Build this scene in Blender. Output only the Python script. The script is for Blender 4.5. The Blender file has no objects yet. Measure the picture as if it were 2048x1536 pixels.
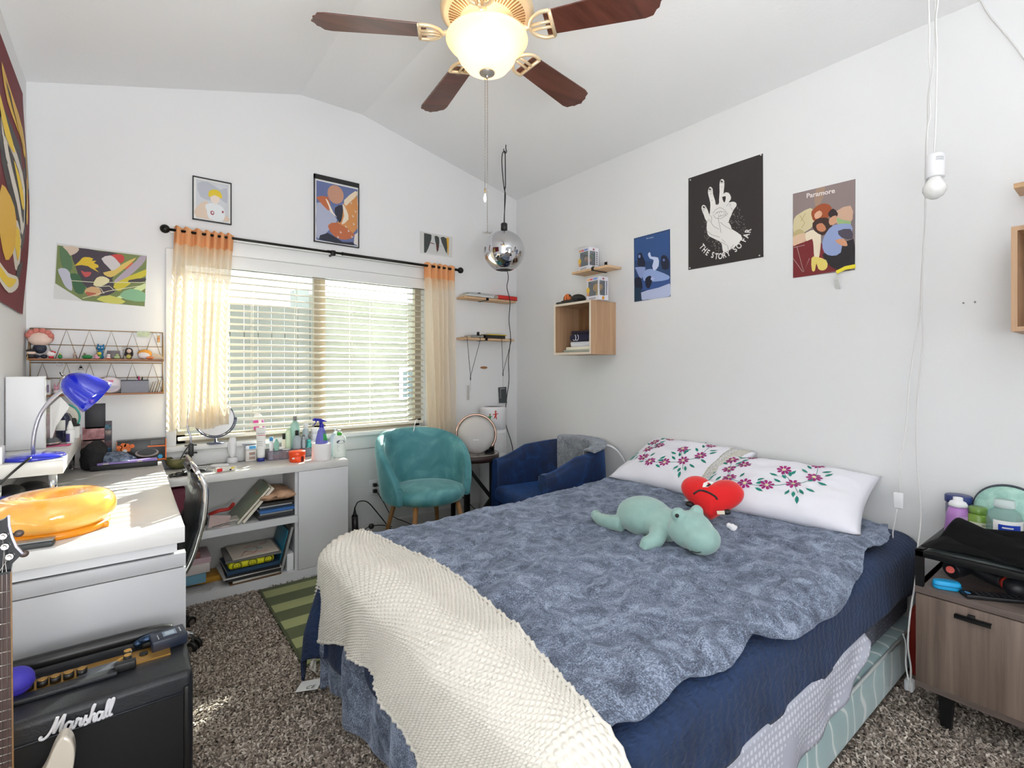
import bpy, bmesh, math, random
from mathutils import Vector, Matrix, Euler, noise
random.seed(7)
PI = math.pi
C = bpy.context.scene.collection

# ------------------------------------------------------------------ camera model (2048x1536)
F_PX = 991.0; CU = 1024.0; HZ = 735.0; YAW = math.radians(37.8); CAM_Z = 1.25
SN, CS = math.sin(YAW), math.cos(YAW)
def ray(u, v):
    r = (u - CU) / F_PX
    return (SN + CS * r, CS - SN * r, (HZ - v) / F_PX)
def onX(u, v, X):
    a = ray(u, v); d = X / a[0]; return Vector((X, a[1] * d, CAM_Z + a[2] * d))
def onY(u, v, Y):
    a = ray(u, v); d = Y / a[1]; return Vector((a[0] * d, Y, CAM_Z + a[2] * d))
def onZ(u, v, z):
    a = ray(u, v); d = (z - CAM_Z) / a[2]; return Vector((a[0] * d, a[1] * d, z))
def dep(p): return SN * p[0] + CS * p[1]
def zat(p, v): return CAM_Z + dep(p) * (HZ - v) / F_PX      # height seen at row v above the point p
def wpx(p, n): return n * dep(p) / F_PX                      # metres covered by n pixels at p

XR, YB, XL = 2.72, 3.44, -0.40

# ------------------------------------------------------------------ materials
def lin(c):
    if isinstance(c, str):
        c = c.lstrip('#'); c = [int(c[i:i+2], 16) / 255 for i in (0, 2, 4)]
    return tuple((x / 12.92 if x <= 0.04045 else ((x + 0.055) / 1.055) ** 2.4) for x in c) + (1.0,)
MATS = {}
def _new(name):
    m = bpy.data.materials.new(name); m.use_nodes = True
    nt = m.node_tree; b = nt.nodes['Principled BSDF']
    return m, nt, b
def _coord(nt, scale=(1, 1, 1), kind='Object'):
    tc = nt.nodes.new('ShaderNodeTexCoord'); mp = nt.nodes.new('ShaderNodeMapping')
    mp.inputs['Scale'].default_value = scale
    nt.links.new(tc.outputs[kind], mp.inputs['Vector']); return mp
def _noise(nt, mp, scale, detail=3, rough=.55, dist=0):
    n = nt.nodes.new('ShaderNodeTexNoise'); n.inputs['Scale'].default_value = scale
    n.inputs['Detail'].default_value = detail; n.inputs['Roughness'].default_value = rough
    n.inputs['Distortion'].default_value = dist
    nt.links.new(mp.outputs[0], n.inputs['Vector']); return n
def _ramp(nt, src, stops):
    r = nt.nodes.new('ShaderNodeValToRGB'); e = r.color_ramp.elements
    while len(e) < len(stops): e.new(.5)
    for i, (p, c) in enumerate(stops): e[i].position = p; e[i].color = lin(c) if not (isinstance(c, tuple) and len(c) == 4) else c
    nt.links.new(src, r.inputs[0]); return r
def _bump(nt, b, src, strength, dist=.01):
    k = nt.nodes.new('ShaderNodeBump'); k.inputs['Strength'].default_value = strength; k.inputs['Distance'].default_value = dist
    nt.links.new(src, k.inputs['Height']); nt.links.new(k.outputs[0], b.inputs['Normal']); return k
def mat(name, col='#808080', rough=.5, metal=0, spec=None, bump=0, bscale=200, bdist=.002, var=None, vscale=8, coat=0, sheen=0, alpha=1, trans=0, ior=1.45, emit=None, estr=0, stretch=(1,1,1)):
    if name in MATS: return MATS[name]
    m, nt, b = _new(name)
    b.inputs['Base Color'].default_value = lin(col); b.inputs['Roughness'].default_value = rough; b.inputs['Metallic'].default_value = metal
    if spec is not None: b.inputs['Specular IOR Level'].default_value = spec
    if coat: b.inputs['Coat Weight'].default_value = coat; b.inputs['Coat Roughness'].default_value = .08
    if sheen: b.inputs['Sheen Weight'].default_value = sheen; b.inputs['Sheen Roughness'].default_value = .45
    if trans: b.inputs['Transmission Weight'].default_value = trans; b.inputs['IOR'].default_value = ior
    if alpha < 1: b.inputs['Alpha'].default_value = alpha
    if emit: b.inputs['Emission Color'].default_value = lin(emit); b.inputs['Emission Strength'].default_value = estr
    mp = None
    if bump or var: mp = _coord(nt, stretch)
    if bump:
        n = _noise(nt, mp, bscale); _bump(nt, b, n.outputs['Fac'], bump, bdist)
    if var:
        n = _noise(nt, mp, vscale, 5, .6)
        r = _ramp(nt, n.outputs['Fac'], [(.3, col), (.7, var)]); nt.links.new(r.outputs[0], b.inputs['Base Color'])
    MATS[name] = m; return m
def wood(name, c1, c2, axis='X', scale=6, rough=.5, planks=0):
    if name in MATS: return MATS[name]
    m, nt, b = _new(name)
    st = {'X': (.6, 12, 12), 'Y': (12, .6, 12), 'Z': (12, 12, .6)}[axis]
    mp = _coord(nt, st); n = _noise(nt, mp, scale, 6, .62, .6)
    mp2 = _coord(nt, tuple(s * .25 for s in st)); n2 = _noise(nt, mp2, scale, 2)
    mx = nt.nodes.new('ShaderNodeMath'); mx.operation = 'ADD'
    h = nt.nodes.new('ShaderNodeMath'); h.operation = 'MULTIPLY'; h.inputs[1].default_value = .5
    nt.links.new(n.outputs['Fac'], mx.inputs[0]); nt.links.new(n2.outputs['Fac'], mx.inputs[1]); nt.links.new(mx.outputs[0], h.inputs[0])
    r = _ramp(nt, h.outputs[0], [(.38, c1), (.62, c2)])
    nt.links.new(r.outputs[0], b.inputs['Base Color']); b.inputs['Roughness'].default_value = rough
    _bump(nt, b, n.outputs['Fac'], .15, .001)
    MATS[name] = m; return m
def glassy(name, col='#ffffff', a=.25, rough=.08):
    """thin see-through plastic or glass: mix of transparent and glossy"""
    if name in MATS: return MATS[name]
    m = bpy.data.materials.new(name); m.use_nodes = True; nt = m.node_tree; nt.nodes.clear()
    o = nt.nodes.new('ShaderNodeOutputMaterial'); mix = nt.nodes.new('ShaderNodeMixShader')
    t = nt.nodes.new('ShaderNodeBsdfTransparent'); p = nt.nodes.new('ShaderNodeBsdfPrincipled')
    t.inputs[0].default_value = lin(col); p.inputs['Base Color'].default_value = lin(col); p.inputs['Roughness'].default_value = rough
    mix.inputs[0].default_value = a
    nt.links.new(t.outputs[0], mix.inputs[1]); nt.links.new(p.outputs[0], mix.inputs[2]); nt.links.new(mix.outputs[0], o.inputs[0])
    MATS[name] = m; return m

# ------------------------------------------------------------------ mesh builder
class MB:
    def __init__(s): s.bm = bmesh.new(); s.mats = []; s.smooth_all = False; s.uv = None
    def mi(s, m):
        if m is None: return 0
        if m not in s.mats: s.mats.append(m)
        return s.mats.index(m)
    def _fin(s, faces, m, smooth):
        i = s.mi(m)
        for f in faces: f.material_index = i; f.smooth = smooth
    def box(s, a, b, m=None, bev=0, seg=2, M=None):
        t = bmesh.new(); bmesh.ops.create_cube(t, size=1)
        a = Vector(a); b = Vector(b); sz = b - a; c = (a + b) / 2
        for v in t.verts: v.co = Vector((v.co.x * sz.x, v.co.y * sz.y, v.co.z * sz.z)) + c
        if bev: bmesh.ops.bevel(t, geom=t.edges[:], offset=bev, segments=seg, profile=.5, affect='EDGES')
        s.merge(t, m, M, smooth=bool(bev)); return s
    def cbox(s, c, sz, m=None, bev=0, M=None, seg=2):
        c = Vector(c); h = Vector(sz) / 2; return s.box(c - h, c + h, m, bev, seg, M)
    def merge(s, t, m=None, M=None, smooth=True):
        vm = {}
        for v in t.verts: vm[v] = s.bm.verts.new(M @ v.co if M is not None else v.co)
        i = s.mi(m)
        flip = M is not None and M.determinant() < 0
        for f in t.faces:
            vs = [vm[v] for v in f.verts]
            if flip: vs.reverse()
            try: g = s.bm.faces.new(vs)
            except ValueError: continue
            g.material_index = i; g.smooth = smooth
        t.free()
    def rings(s, rings, m=None, cap=True, closed=True, smooth=True, capm=None):
        R = [[s.bm.verts.new(p) for p in r] for r in rings]; i = s.mi(m); n = len(R[0])
        for a, b in zip(R, R[1:]):
            for k in range(n if closed else n - 1):
                j = (k + 1) % n
                try: f = s.bm.faces.new((a[k], a[j], b[j], b[k])); f.material_index = i; f.smooth = smooth
                except ValueError: pass
        if cap and closed:
            for r, rev in ((R[0], True), (R[-1], False)):
                try:
                    f = s.bm.faces.new(list(reversed(r)) if rev else r); f.material_index = s.mi(capm) if capm else i; f.smooth = False
                except ValueError: pass
        return s
    def cyl(s, p0, p1, r0, r1=None, m=None, n=20, smooth=True):
        p0 = Vector(p0); p1 = Vector(p1); r1 = r0 if r1 is None else r1
        z = (p1 - p0).normalized(); x = z.orthogonal().normalized(); y = z.cross(x)
        rs = [[p + (x * math.cos(2*PI*k/n) + y * math.sin(2*PI*k/n)) * r for k in range(n)] for p, r in ((p0, r0), (p1, r1))]
        return s.rings(rs, m, smooth=smooth)
    def lathe(s, prof, o=(0,0,0), m=None, n=28, M=None, sx=1, sy=1, smooth=True, cap=True):
        """prof: (radius, height) pairs from bottom to top"""
        o = Vector(o); rs = []
        for r, h in prof:
            r = max(r, 1e-5)
            rs.append([(M @ Vector((r*sx*math.cos(2*PI*k/n), r*sy*math.sin(2*PI*k/n), h)) if M is not None else Vector((r*sx*math.cos(2*PI*k/n), r*sy*math.sin(2*PI*k/n), h))) + o for k in range(n)])
        return s.rings(rs, m, smooth=smooth, cap=cap)
    def ball(s, c, r, m=None, n=20, M=None):
        """ellipsoid, r a number or three radii"""
        if not hasattr(r, '__len__'): r = (r, r, r)
        t = bmesh.new(); bmesh.ops.create_uvsphere(t, u_segments=n, v_segments=max(6, n * 2 // 3), radius=1)
        X = Matrix.Translation(c) @ (M.to_4x4() if M is not None else Matrix()) @ Matrix.Diagonal((*r, 1))
        s.merge(t, m, X); return s
    def tube(s, pts, r, m=None, n=8, cap=True, smooth=True, sub=0):
        pts = [Vector(p) for p in pts]
        if sub: pts = spline(pts, sub)
        rr = r if hasattr(r, '__len__') else [r] * len(pts)
        if len(rr) != len(pts):
            rr = [rr[0] + (rr[-1] - rr[0]) * i / (len(pts) - 1) for i in range(len(pts))]
        T = []
        for i in range(len(pts)):
            a = pts[max(0, i-1)]; b = pts[min(len(pts)-1, i+1)]; d = (b - a)
            T.append(d.normalized() if d.length > 1e-9 else Vector((0,0,1)))
        x = T[0].orthogonal().normalized(); rs = []
        for p, t, q in zip(pts, T, rr):
            x = (x - t * x.dot(t)); x = x.normalized() if x.length > 1e-6 else t.orthogonal().normalized()
            y = t.cross(x)
            rs.append([p + (x * math.cos(2*PI*k/n) + y * math.sin(2*PI*k/n)) * q for k in range(n)])
        return s.rings(rs, m, cap=cap, smooth=smooth)
    def poly(s, pts, m=None, smooth=False):
        vs = [s.bm.verts.new(p) for p in pts]
        try: f = s.bm.faces.new(vs)
        except ValueError: return s
        f.material_index = s.mi(m); f.smooth = smooth; return s
    def prism(s, pts, off, m=None, smooth=False):
        """flat outline pts (3-D) pushed by vector off"""
        off = Vector(off); a = [s.bm.verts.new(Vector(p)) for p in pts]; b = [s.bm.verts.new(Vector(p) + off) for p in pts]
        i = s.mi(m); n = len(a)
        fs = [s.bm.faces.new(list(reversed(a))), s.bm.faces.new(b)]
        for k in range(n): fs.append(s.bm.faces.new((a[k], a[(k+1) % n], b[(k+1) % n], b[k])))
        for f in fs: f.material_index = i; f.smooth = smooth
        return s
    def grid(s, fn, nu, nv, m=None, smooth=True, keep=None, uvfn=None):
        V = {}; i = s.mi(m)
        for a in range(nu + 1):
            for b in range(nv + 1): V[a, b] = s.bm.verts.new(fn(a / nu, b / nv))
        for a in range(nu):
            for b in range(nv):
                if keep and not keep((a + .5) / nu, (b + .5) / nv): continue
                try: f = s.bm.faces.new((V[a, b], V[a+1, b], V[a+1, b+1], V[a, b+1]))
                except ValueError: continue
                f.material_index = i; f.smooth = smooth
        if keep:
            for v in [v for v in s.bm.verts if not v.link_faces]: s.bm.verts.remove(v)
        return s
    def text(s, body, M, size, m=None, depth=0, align='LEFT', shear=0, bold=0):
        cu = bpy.data.curves.new('t', 'FONT'); cu.body = body; cu.size = size; cu.align_x = align; cu.align_y = 'CENTER'; cu.extrude = depth; cu.shear = shear
        cu.resolution_u = 3; cu.offset = bold
        ob = bpy.data.objects.new('t', cu); C.objects.link(ob); bpy.context.view_layer.update()
        me = bpy.data.meshes.new_from_object(ob); t = bmesh.new(); t.from_mesh(me)
        bpy.data.objects.remove(ob); bpy.data.curves.remove(cu); bpy.data.meshes.remove(me)
        s.merge(t, m, M, smooth=False); return s
def spline(pts, k=4, closed=False):
    out = []; n = len(pts)
    for i in range(n if closed else n - 1):
        if closed: p0, p1, p2, p3 = pts[i-1], pts[i], pts[(i+1) % n], pts[(i+2) % n]
        else: p0, p1, p2, p3 = pts[max(0, i-1)], pts[i], pts[i+1], pts[min(n-1, i+2)]
        for j in range(k):
            t = j / k; t2, t3 = t*t, t*t*t
            out.append(.5 * ((2*p1) + (p2 - p0)*t + (2*p0 - 5*p1 + 4*p2 - p3)*t2 + (3*p1 - p0 - 3*p2 + p3)*t3))
    if not closed: out.append(pts[-1].copy() if hasattr(pts[-1], 'copy') else pts[-1])
    return out
def V2(*p): return [Vector(q) for q in p]
def RZ(a): return Matrix.Rotation(a, 4, 'Z')
def TR(x, y, z): return Matrix.Translation((x, y, z))
def fbm(x, y, z=0, o=4):
    return noise.fractal(Vector((x, y, z)), 1.0, 2.0, o)

USED = []
def _link(o): C.objects.link(o); return o
def thing(name, label, cat, loc=(0,0,0), rotz=0, group=None):
    o = bpy.data.objects.new(name, None); _link(o); o.empty_display_size = .05
    o.location = loc; o.rotation_euler = (0, 0, rotz); o['label'] = label; o['category'] = cat
    if group: o['group'] = group
    return o
def mtx(o): return Matrix.Translation(o.location) @ o.rotation_euler.to_matrix().to_4x4()
def world_m(o):
    m = mtx(o)
    while o.parent: o = o.parent; m = mtx(o) @ m
    return m
def obj(name, mb, parent=None, m=None, local=True, label=None, sub=0, solid=0, soff=-1, bevel=0, angle=None, weld=0, recalc=True, kind=None):
    """turn a builder into ONE mesh object. local=True: geometry is in the parent's own frame"""
    if m is not None and not mb.mats: mb.mats.append(m)
    if weld: bmesh.ops.remove_doubles(mb.bm, verts=mb.bm.verts[:], dist=weld)
    if recalc: bmesh.ops.recalc_face_normals(mb.bm, faces=mb.bm.faces[:])
    me = bpy.data.meshes.new(name); mb.bm.to_mesh(me); mb.bm.free()
    for q in mb.mats: me.materials.append(q)
    o = bpy.data.objects.new(name, me); _link(o)
    if parent is not None:
        o.parent = parent
        root = parent
        while root.parent: root = root.parent
        if local:
            if root is not parent: me.transform((world_m(root).inverted() @ world_m(parent)).inverted())
        else: me.transform(world_m(parent).inverted())
        # the part's own origin goes to the centre of its geometry
        co = [v.co for v in me.vertices]
        if co:
            c = sum(co, Vector()) / len(co); me.transform(Matrix.Translation(-c)); o.location = c
    else:
        co = [v.co for v in me.vertices]
        c = Vector(((min(p.x for p in co) + max(p.x for p in co)) / 2, (min(p.y for p in co) + max(p.y for p in co)) / 2, min(p.z for p in co)))
        me.transform(Matrix.Translation(-c)); o.location = c
    if bevel:
        k = o.modifiers.new('bevel', 'BEVEL'); k.width = bevel; k.segments = 2; k.limit_method = 'ANGLE'
    if solid:
        k = o.modifiers.new('solid', 'SOLIDIFY'); k.thickness = solid; k.offset = soff
    if sub:
        k = o.modifiers.new('sub', 'SUBSURF'); k.levels = sub; k.render_levels = sub
    if label: o['label'] = label
    if kind: o['kind'] = kind
    return o
def single(name, label, cat, mb, m=None, group=None, kind=None, **k):
    o = obj(name, mb, None, m, **k); o['label'] = label; o['category'] = cat
    if group: o['group'] = group
    if kind: o['kind'] = kind
    return o
def struct(name, mb, m=None, parent=None, **k):
    o = obj(name, mb, parent, m, **k)
    if parent is None: o['kind'] = 'structure'
    return o
def plane_M(o, ux, uy):
    """matrix whose local x,y run along ux,uy at o"""
    ux = Vector(ux).normalized(); uy = Vector(uy).normalized(); uz = ux.cross(uy)
    return Matrix(((ux.x, uy.x, uz.x, o[0]), (ux.y, uy.y, uz.y, o[1]), (ux.z, uy.z, uz.z, o[2]), (0, 0, 0, 1)))
# ------------------------------------------------------------------ materials of the room
WALL = mat('wall_paint', '#e4e4e4', .75, bump=.12, bscale=90, bdist=.002)
CEIL = mat('ceiling_paint', '#ebebeb', .85, bump=.25, bscale=60, bdist=.003)
TRIM = mat('trim_white', '#e8e8e6', .45)
GREYTRIM = mat('trim_base', '#cfcfcd', .5)
WHITE = mat('white_laminate', '#cfcfd1', .38)
BLACK = mat('black_plastic', '#141414', .4)
BLACKM = mat('black_metal', '#1a1a1a', .4, metal=.5)
CHROME = mat('chrome', '#d8d8da', .12, metal=1)
STEEL = mat('brushed_steel', '#b9b4ae', .3, metal=1)

def carpet_mat():
    m, nt, b = _new('carpet')
    mp = _coord(nt); n = _noise(nt, mp, 60, 5, .7); n2 = _noise(nt, mp, 240, 3, .6)
    r = _ramp(nt, n.outputs['Fac'], [(.30, '#57493f'), (.5, '#9a8c80'), (.72, '#cdc1b4')])
    nt.links.new(r.outputs[0], b.inputs['Base Color']); b.inputs['Roughness'].default_value = .95
    _bump(nt, b, n2.outputs['Fac'], .9, .02); return m
CARPET = carpet_mat()
Y0 = -3.0                              # rear end of the room, behind the camera
# ceiling profile from the gable wall
ZE_L, ZE_R, ZF, XF0, XF1 = 2.676, 2.73, 3.05, .90, 1.32
# window opening
WX0, WX1, WZ0, WZ1 = .22, 1.82, .80, 1.93

fl = MB(); fl.box((XL-.1, Y0-.1, -.1), (XR+.1, YB+.12, 0), CARPET); struct('floor', fl)

wb = MB()
T = .12
def gable(y, mb, m):
    pass
xs = [XL-.1, WX0, XF0, XF1, WX1, XR+.1]
def ceil_z(x):
    if x <= XF0: return ZE_L + (ZF - ZE_L) * (x - XL) / (XF0 - XL)
    if x <= XF1: return ZF
    return ZF + (ZE_R - ZF) * (x - XF1) / (XR - XF1)
wb.box((XL-.1, YB, 0), (WX0, YB+T, WZ0), WALL); wb.box((WX1, YB, 0), (XR+.1, YB+T, WZ0), WALL); wb.box((WX0, YB, 0), (WX1, YB+T, WZ0), WALL)
wb.box((XL-.1, YB, WZ0), (WX0, YB+T, WZ1), WALL); wb.box((WX1, YB, WZ0), (XR+.1, YB+T, WZ1), WALL)
wb.prism([(x, YB, z) for x, z in ((XL-.1, WZ1), (XR+.1, WZ1), (XR+.1, ceil_z(XR+.1)), (XF1, ZF), (XF0, ZF), (XL-.1, ceil_z(XL-.1)))], (0, T, 0), WALL)
struct('wall_back', wb, weld=.0005)
wl = MB(); wl.box((XL-.1, Y0, 0), (XL, YB, 2.9), WALL); struct('wall_left', wl)
wr = MB(); wr.box((XR, Y0, 0), (XR+.1, YB, 2.95), WALL); struct('wall_right', wr)
# rear wall (behind the camera) with an added opening, sized for the fill light it lets in
RX0, RX1, RZ1 = 1.0, 1.9, 2.1
wf = MB()
wf.box((XL-.1, Y0-.1, 0), (RX0, Y0, 2.7), WALL); wf.box((RX1, Y0-.1, 0), (XR+.1, Y0, 2.7), WALL)
wf.prism([(x, Y0, z) for x, z in ((RX0, RZ1), (RX1, RZ1), (RX1, 2.7), (XR+.1, 2.7), (XR+.1, ceil_z(XR+.1)), (XF1, ZF), (XF0, ZF), (XL-.1, ceil_z(XL-.1)), (XL-.1, 2.7), (RX0, 2.7))], (0, -.1, 0), WALL)
struct('wall_front', wf)
ce = MB()
pf = [(XL-.1, ceil_z(XL-.1)), (XF0, ZF), (XF1, ZF), (XR+.1, ceil_z(XR+.1))]
ce.prism([(x, Y0-.1, z) for x, z in pf] + [(x, Y0-.1, z + .12) for x, z in reversed(pf)], (0, YB + T - Y0 + .1, 0), CEIL)
struct('ceiling', ce)
# faint ceiling seams are the creases of the vault itself

bb = MB(); bb.box((XL, YB-.014, 0), (XR, YB, .13), GREYTRIM, .004); struct('baseboard_back', bb)
bb = MB(); bb.box((XR-.014, Y0, 0), (XR, YB-.015, .13), GREYTRIM, .004); struct('baseboard_right', bb)

# window: casing, frame, panes, sill, apron
wt = MB()
wt.box((WX0-.01, YB-.018, WZ1), (WX1+.06, YB, WZ1+.085), TRIM, .006)
wt.box((WX0-.03, YB-.03, WZ1+.085), (WX1+.08, YB, WZ1+.105), TRIM, .005)
wt.box((WX0-.05, YB-.016, WZ0), (WX0-.0, YB, WZ1), TRIM, .004); wt.box((WX1, YB-.016, WZ0), (WX1+.05, YB, WZ1), TRIM, .004)
struct('trim_1', wt)
ws = MB(); ws.box((WX0-.07, YB-.055, WZ0-.03), (WX1+.06, YB+.07, WZ0), TRIM, .005); struct('trim_2', ws)
wa = MB(); wa.box((WX0-.05, YB-.016, WZ0-.125), (WX1+.04, YB, WZ0-.03), TRIM, .004); struct('trim_3', wa)
VINYL = mat('vinyl_beige', '#a89c88', .5)
win = MB()
yb0, yb1 = YB+.075, YB+.118
for a, b in (((WX0, WZ0), (WX0+.05, WZ1)), ((WX1-.05, WZ0), (WX1, WZ1)), ((WX0, WZ0), (WX1, WZ0+.05)), ((WX0, WZ1-.05), (WX1, WZ1))):
    win.box((a[0], yb0, a[1]), (b[0], yb1, b[1]), VINYL)
xm = 1.01
win.box((xm, yb0, WZ0), (xm+.075, yb1, WZ1), VINYL)
wo = struct('window_1', win)
GLASS = glassy('window_glass', '#f4faf8', .06, .03)
gp = MB(); gp.box((WX0+.05, YB+.095, WZ0+.05), (xm, YB+.1, WZ1-.05), GLASS); obj('glass_pane', gp, wo, local=False)
gp = MB(); gp.box((xm+.075, YB+.095, WZ0+.05), (WX1-.05, YB+.1, WZ1-.05), GLASS); obj('glass_pane', gp, wo, local=False)

# ------------------------------------------------------------------ outside: the neighbour's wall and the ground
def siding_mat():
    m, nt, b = _new('siding')
    mp = _coord(nt); n = _noise(nt, mp, 3, 3)
    r = _ramp(nt, n.outputs['Fac'], [(.3, '#8d8a7c'), (.7, '#a09c8e')]); nt.links.new(r.outputs[0], b.inputs['Base Color']); b.inputs['Roughness'].default_value = .8
    return m
SID = siding_mat()
NY = 7.0
sd = MB()
for k in range(13):
    z = -.4 + k * .2
    sd.prism([(1.9, NY, z), (7.5, NY, z), (7.5, NY+.012, z+.2), (1.9, NY+.012, z+.2)], (0, .03, 0), SID)
sd.box((1.9, NY+.03, -.4), (7.5, NY+.3, 2.25), SID)
nh = thing('neighbour_house', 'pale sided house wall seen through the slats of the blind', 'house', (4.7, NY, -.4))
obj('siding_wall', sd, nh, local=False)
tr = MB(); tr.box((1.78, NY-.05, -.4), (1.93, NY+.3, 2.3), mat('post_grey', '#9fa3a2', .7)); obj('corner_post', tr, nh, local=False)
wn = MB(); wn.box((3.25, NY-.03, .75), (4.25, NY-.001, 1.25), mat('white_vinyl', '#e6e6e0', .5), .01); wn.box((3.31, NY-.04, .8), (3.72, NY-.03, 1.2), mat('dark_glass', '#6a7c84', .1)); wn.box((3.78, NY-.04, .8), (4.2, NY-.03, 1.2), mat('dark_glass')); obj('window_frame', wn, nh, local=False)
fe = MB()
FN = mat('fence_boards', '#6c6b66', .8, var='#7f7d77', vscale=3)
for k in range(40):
    fe.box((-4 + k * .15, NY-.4, -.4), (-4 + k * .15 + .14, NY-.37, 2.0), FN)
fe.box((-4, NY-.37, 1.6), (2.0, NY-.33, 1.7), FN); fe.box((-4, NY-.37, .3), (2.0, NY-.33, .4), FN)
single('yard_fence', 'grey board fence seen through the left half of the window', 'fence', fe)
gr = MB(); gr.box((-8, YB+.6, -.5), (10, 12, -.4), mat('yard_gravel', '#6a6762', .9, bump=.5, bscale=40)); struct('trim_9', gr)
bpy.data.objects['trim_9'].name = 'floor_outside'

# ------------------------------------------------------------------ camera, light, view
cam = bpy.data.cameras.new('camera'); co = bpy.data.objects.new('camera', cam); _link(co)
co.location = (0, 0, CAM_Z); co.rotation_euler = (PI/2, 0, -YAW)
cam.sensor_width = 36; cam.lens = 36 * F_PX / 2048; cam.shift_y = -(768 - HZ) / 2048; cam.clip_start = .05
bpy.context.scene.camera = co
w = bpy.data.worlds.new('sky'); bpy.context.scene.world = w; w.use_nodes = True
bg = w.node_tree.nodes['Background']; bg.inputs[0].default_value = (.92, .96, 1.0, 1); bg.inputs[1].default_value = 2.4
sun = bpy.data.lights.new('sun', 'SUN'); sun.energy = 28; sun.angle = math.radians(.8); sun.color = (1, .95, .86)
so = bpy.data.objects.new('sun', sun); _link(so)
so.rotation_euler = Vector((.95, 1.0, .62)).to_track_quat('Z', 'Y').to_euler(); so.location = (6, 9, 6)
def area(name, loc, rot, sx, sy, e, col=(1,1,1)):
    l = bpy.data.lights.new(name, 'AREA'); l.shape = 'RECTANGLE'; l.size = sx; l.size_y = sy; l.energy = e; l.color = col
    o = bpy.data.objects.new(name, l); _link(o); o.location = loc; o.rotation_euler = rot; return o
# added fill lamp outside the rear opening, unseen behind the camera
area('rear_fill', (1.3, Y0-.2, .9), Vector((-.20, -.80, -.58)).to_track_quat('Z', 'Y').to_euler(), 1.2, 1.5, 14, (.95, .975, 1))
# added fill without a fixture, behind the camera: washes the vaulted ceiling
area('ceiling_fill', (.12, -.6, .95), Vector((.50, -.35, -1)).to_track_quat('Z', 'Y').to_euler(), .95, 1.3, 104, (.945, .975, 1))
vs = bpy.context.scene.view_settings; vs.view_transform = 'Standard'; vs.look = 'None'; vs.exposure = .12; vs.gamma = 1; vs.use_curve_mapping = False
# ------------------------------------------------------------------ bed
BX0, BX1, BY0, BY1 = .66, 2.66, .635, 2.0
def boxspring_mat():
    m, nt, b = _new('boxspring_fabric')
    mp = _coord(nt, (1, 1, 1)); w = nt.nodes.new('ShaderNodeTexWave'); w.wave_type = 'BANDS'; w.bands_direction = 'X'
    w.inputs['Scale'].default_value = 3.2; w.inputs['Distortion'].default_value = 9; w.inputs['Detail'].default_value = 1; w.inputs['Detail Scale'].default_value = 1.3
    nt.links.new(mp.outputs[0], w.inputs['Vector'])
    r = _ramp(nt, w.outputs['Fac'], [(.0, '#93b0b3'), (.93, '#9ab6b8'), (.985, '#dfe8e6')]); nt.links.new(r.outputs[0], b.inputs['Base Color'])
    b.inputs['Roughness'].default_value = .6; b.inputs['Sheen Weight'].default_value = .3; return m
def dot_mat(name, base, dot, scale, thr=.3, bump=.5):
    m, nt, b = _new(name); mp = _coord(nt, (1, 1, 1.0))
    v = nt.nodes.new('ShaderNodeTexVoronoi'); v.inputs['Scale'].default_value = scale; v.inputs['Randomness'].default_value = .12
    nt.links.new(mp.outputs[0], v.inputs['Vector']); r = _ramp(nt, v.outputs['Distance'], [(thr, dot), (thr + .08, base)])
    nt.links.new(r.outputs[0], b.inputs['Base Color']); b.inputs['Roughness'].default_value = .85
    _bump(nt, b, v.outputs['Distance'], -bump, .004); MATS[name] = m; return m
bs = thing('box_spring', 'pale sea green quilted box spring under the mattress on the carpet', 'bed base', (1.66, 1.32, 0))
k = MB(); k.box((BX0+.02, BY0-.03, .012), (BX1, BY1+.02, .185), boxspring_mat(), .02, 3); obj('fabric_base', k, bs, local=False)
k = MB()
for z in (.183,): k.tube([(BX0+.03, BY0-.032, z), (BX1-.01, BY0-.032, z)], .006, mat('piping_white', '#cfd6d4', .7))
obj('piping', k, bs, local=False)
mt = thing('mattress', 'dark grey dotted mattress lying on the pale green box spring', 'mattress', (1.66, 1.32, .19))
k = MB(); k.box((BX0+.03, BY0+.002, .187), (BX1, BY1+.0, .515), dot_mat('mattress_knit', '#5d5f6b', '#c9ccd6', 62, .26), .035, 4); obj('cover', k, mt, local=False)

def far_y(x): return 1.93 + .09 * (x - .66) / 2.0
def drape(x, y, T, R=.05, flare=.06, x0=BX0+.045, y0=BY0+.05, pad=0, inc=None):
    """lay cloth point (x,y) over the bed block"""
    y1 = far_y(x)
    ox = max(0, x0 - x); oy = (y - y1) if y > y1 else ((y - y0) if y < y0 else 0)
    s = math.hypot(ox, oy)
    cx = max(x, x0); cy = min(max(y, y0), y1)
    if s < 1e-6: return Vector((x, y, T)), 0
    q = R * PI / 2
    if s < q: a = s / R; o = R * math.sin(a); d = R * (1 - math.cos(a))
    else: o = R + flare * (s - q); d = R + (s - q) * math.sqrt(1 - flare * flare)
    o += pad * sm(0, q, s)
    return Vector((cx - ox / s * o, cy + oy / s * o, T - d)), s
def sm(a, b, x):
    t = min(1, max(0, (x - a) / (b - a))); return t * t * (3 - 2 * t)
def ridge(x, y, s, k=1.0):
    n = noise.noise(Vector((x, y, s))); return (1 - abs(n) * 2.2) ** 2 * k if abs(n) < .45 else 0

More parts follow.
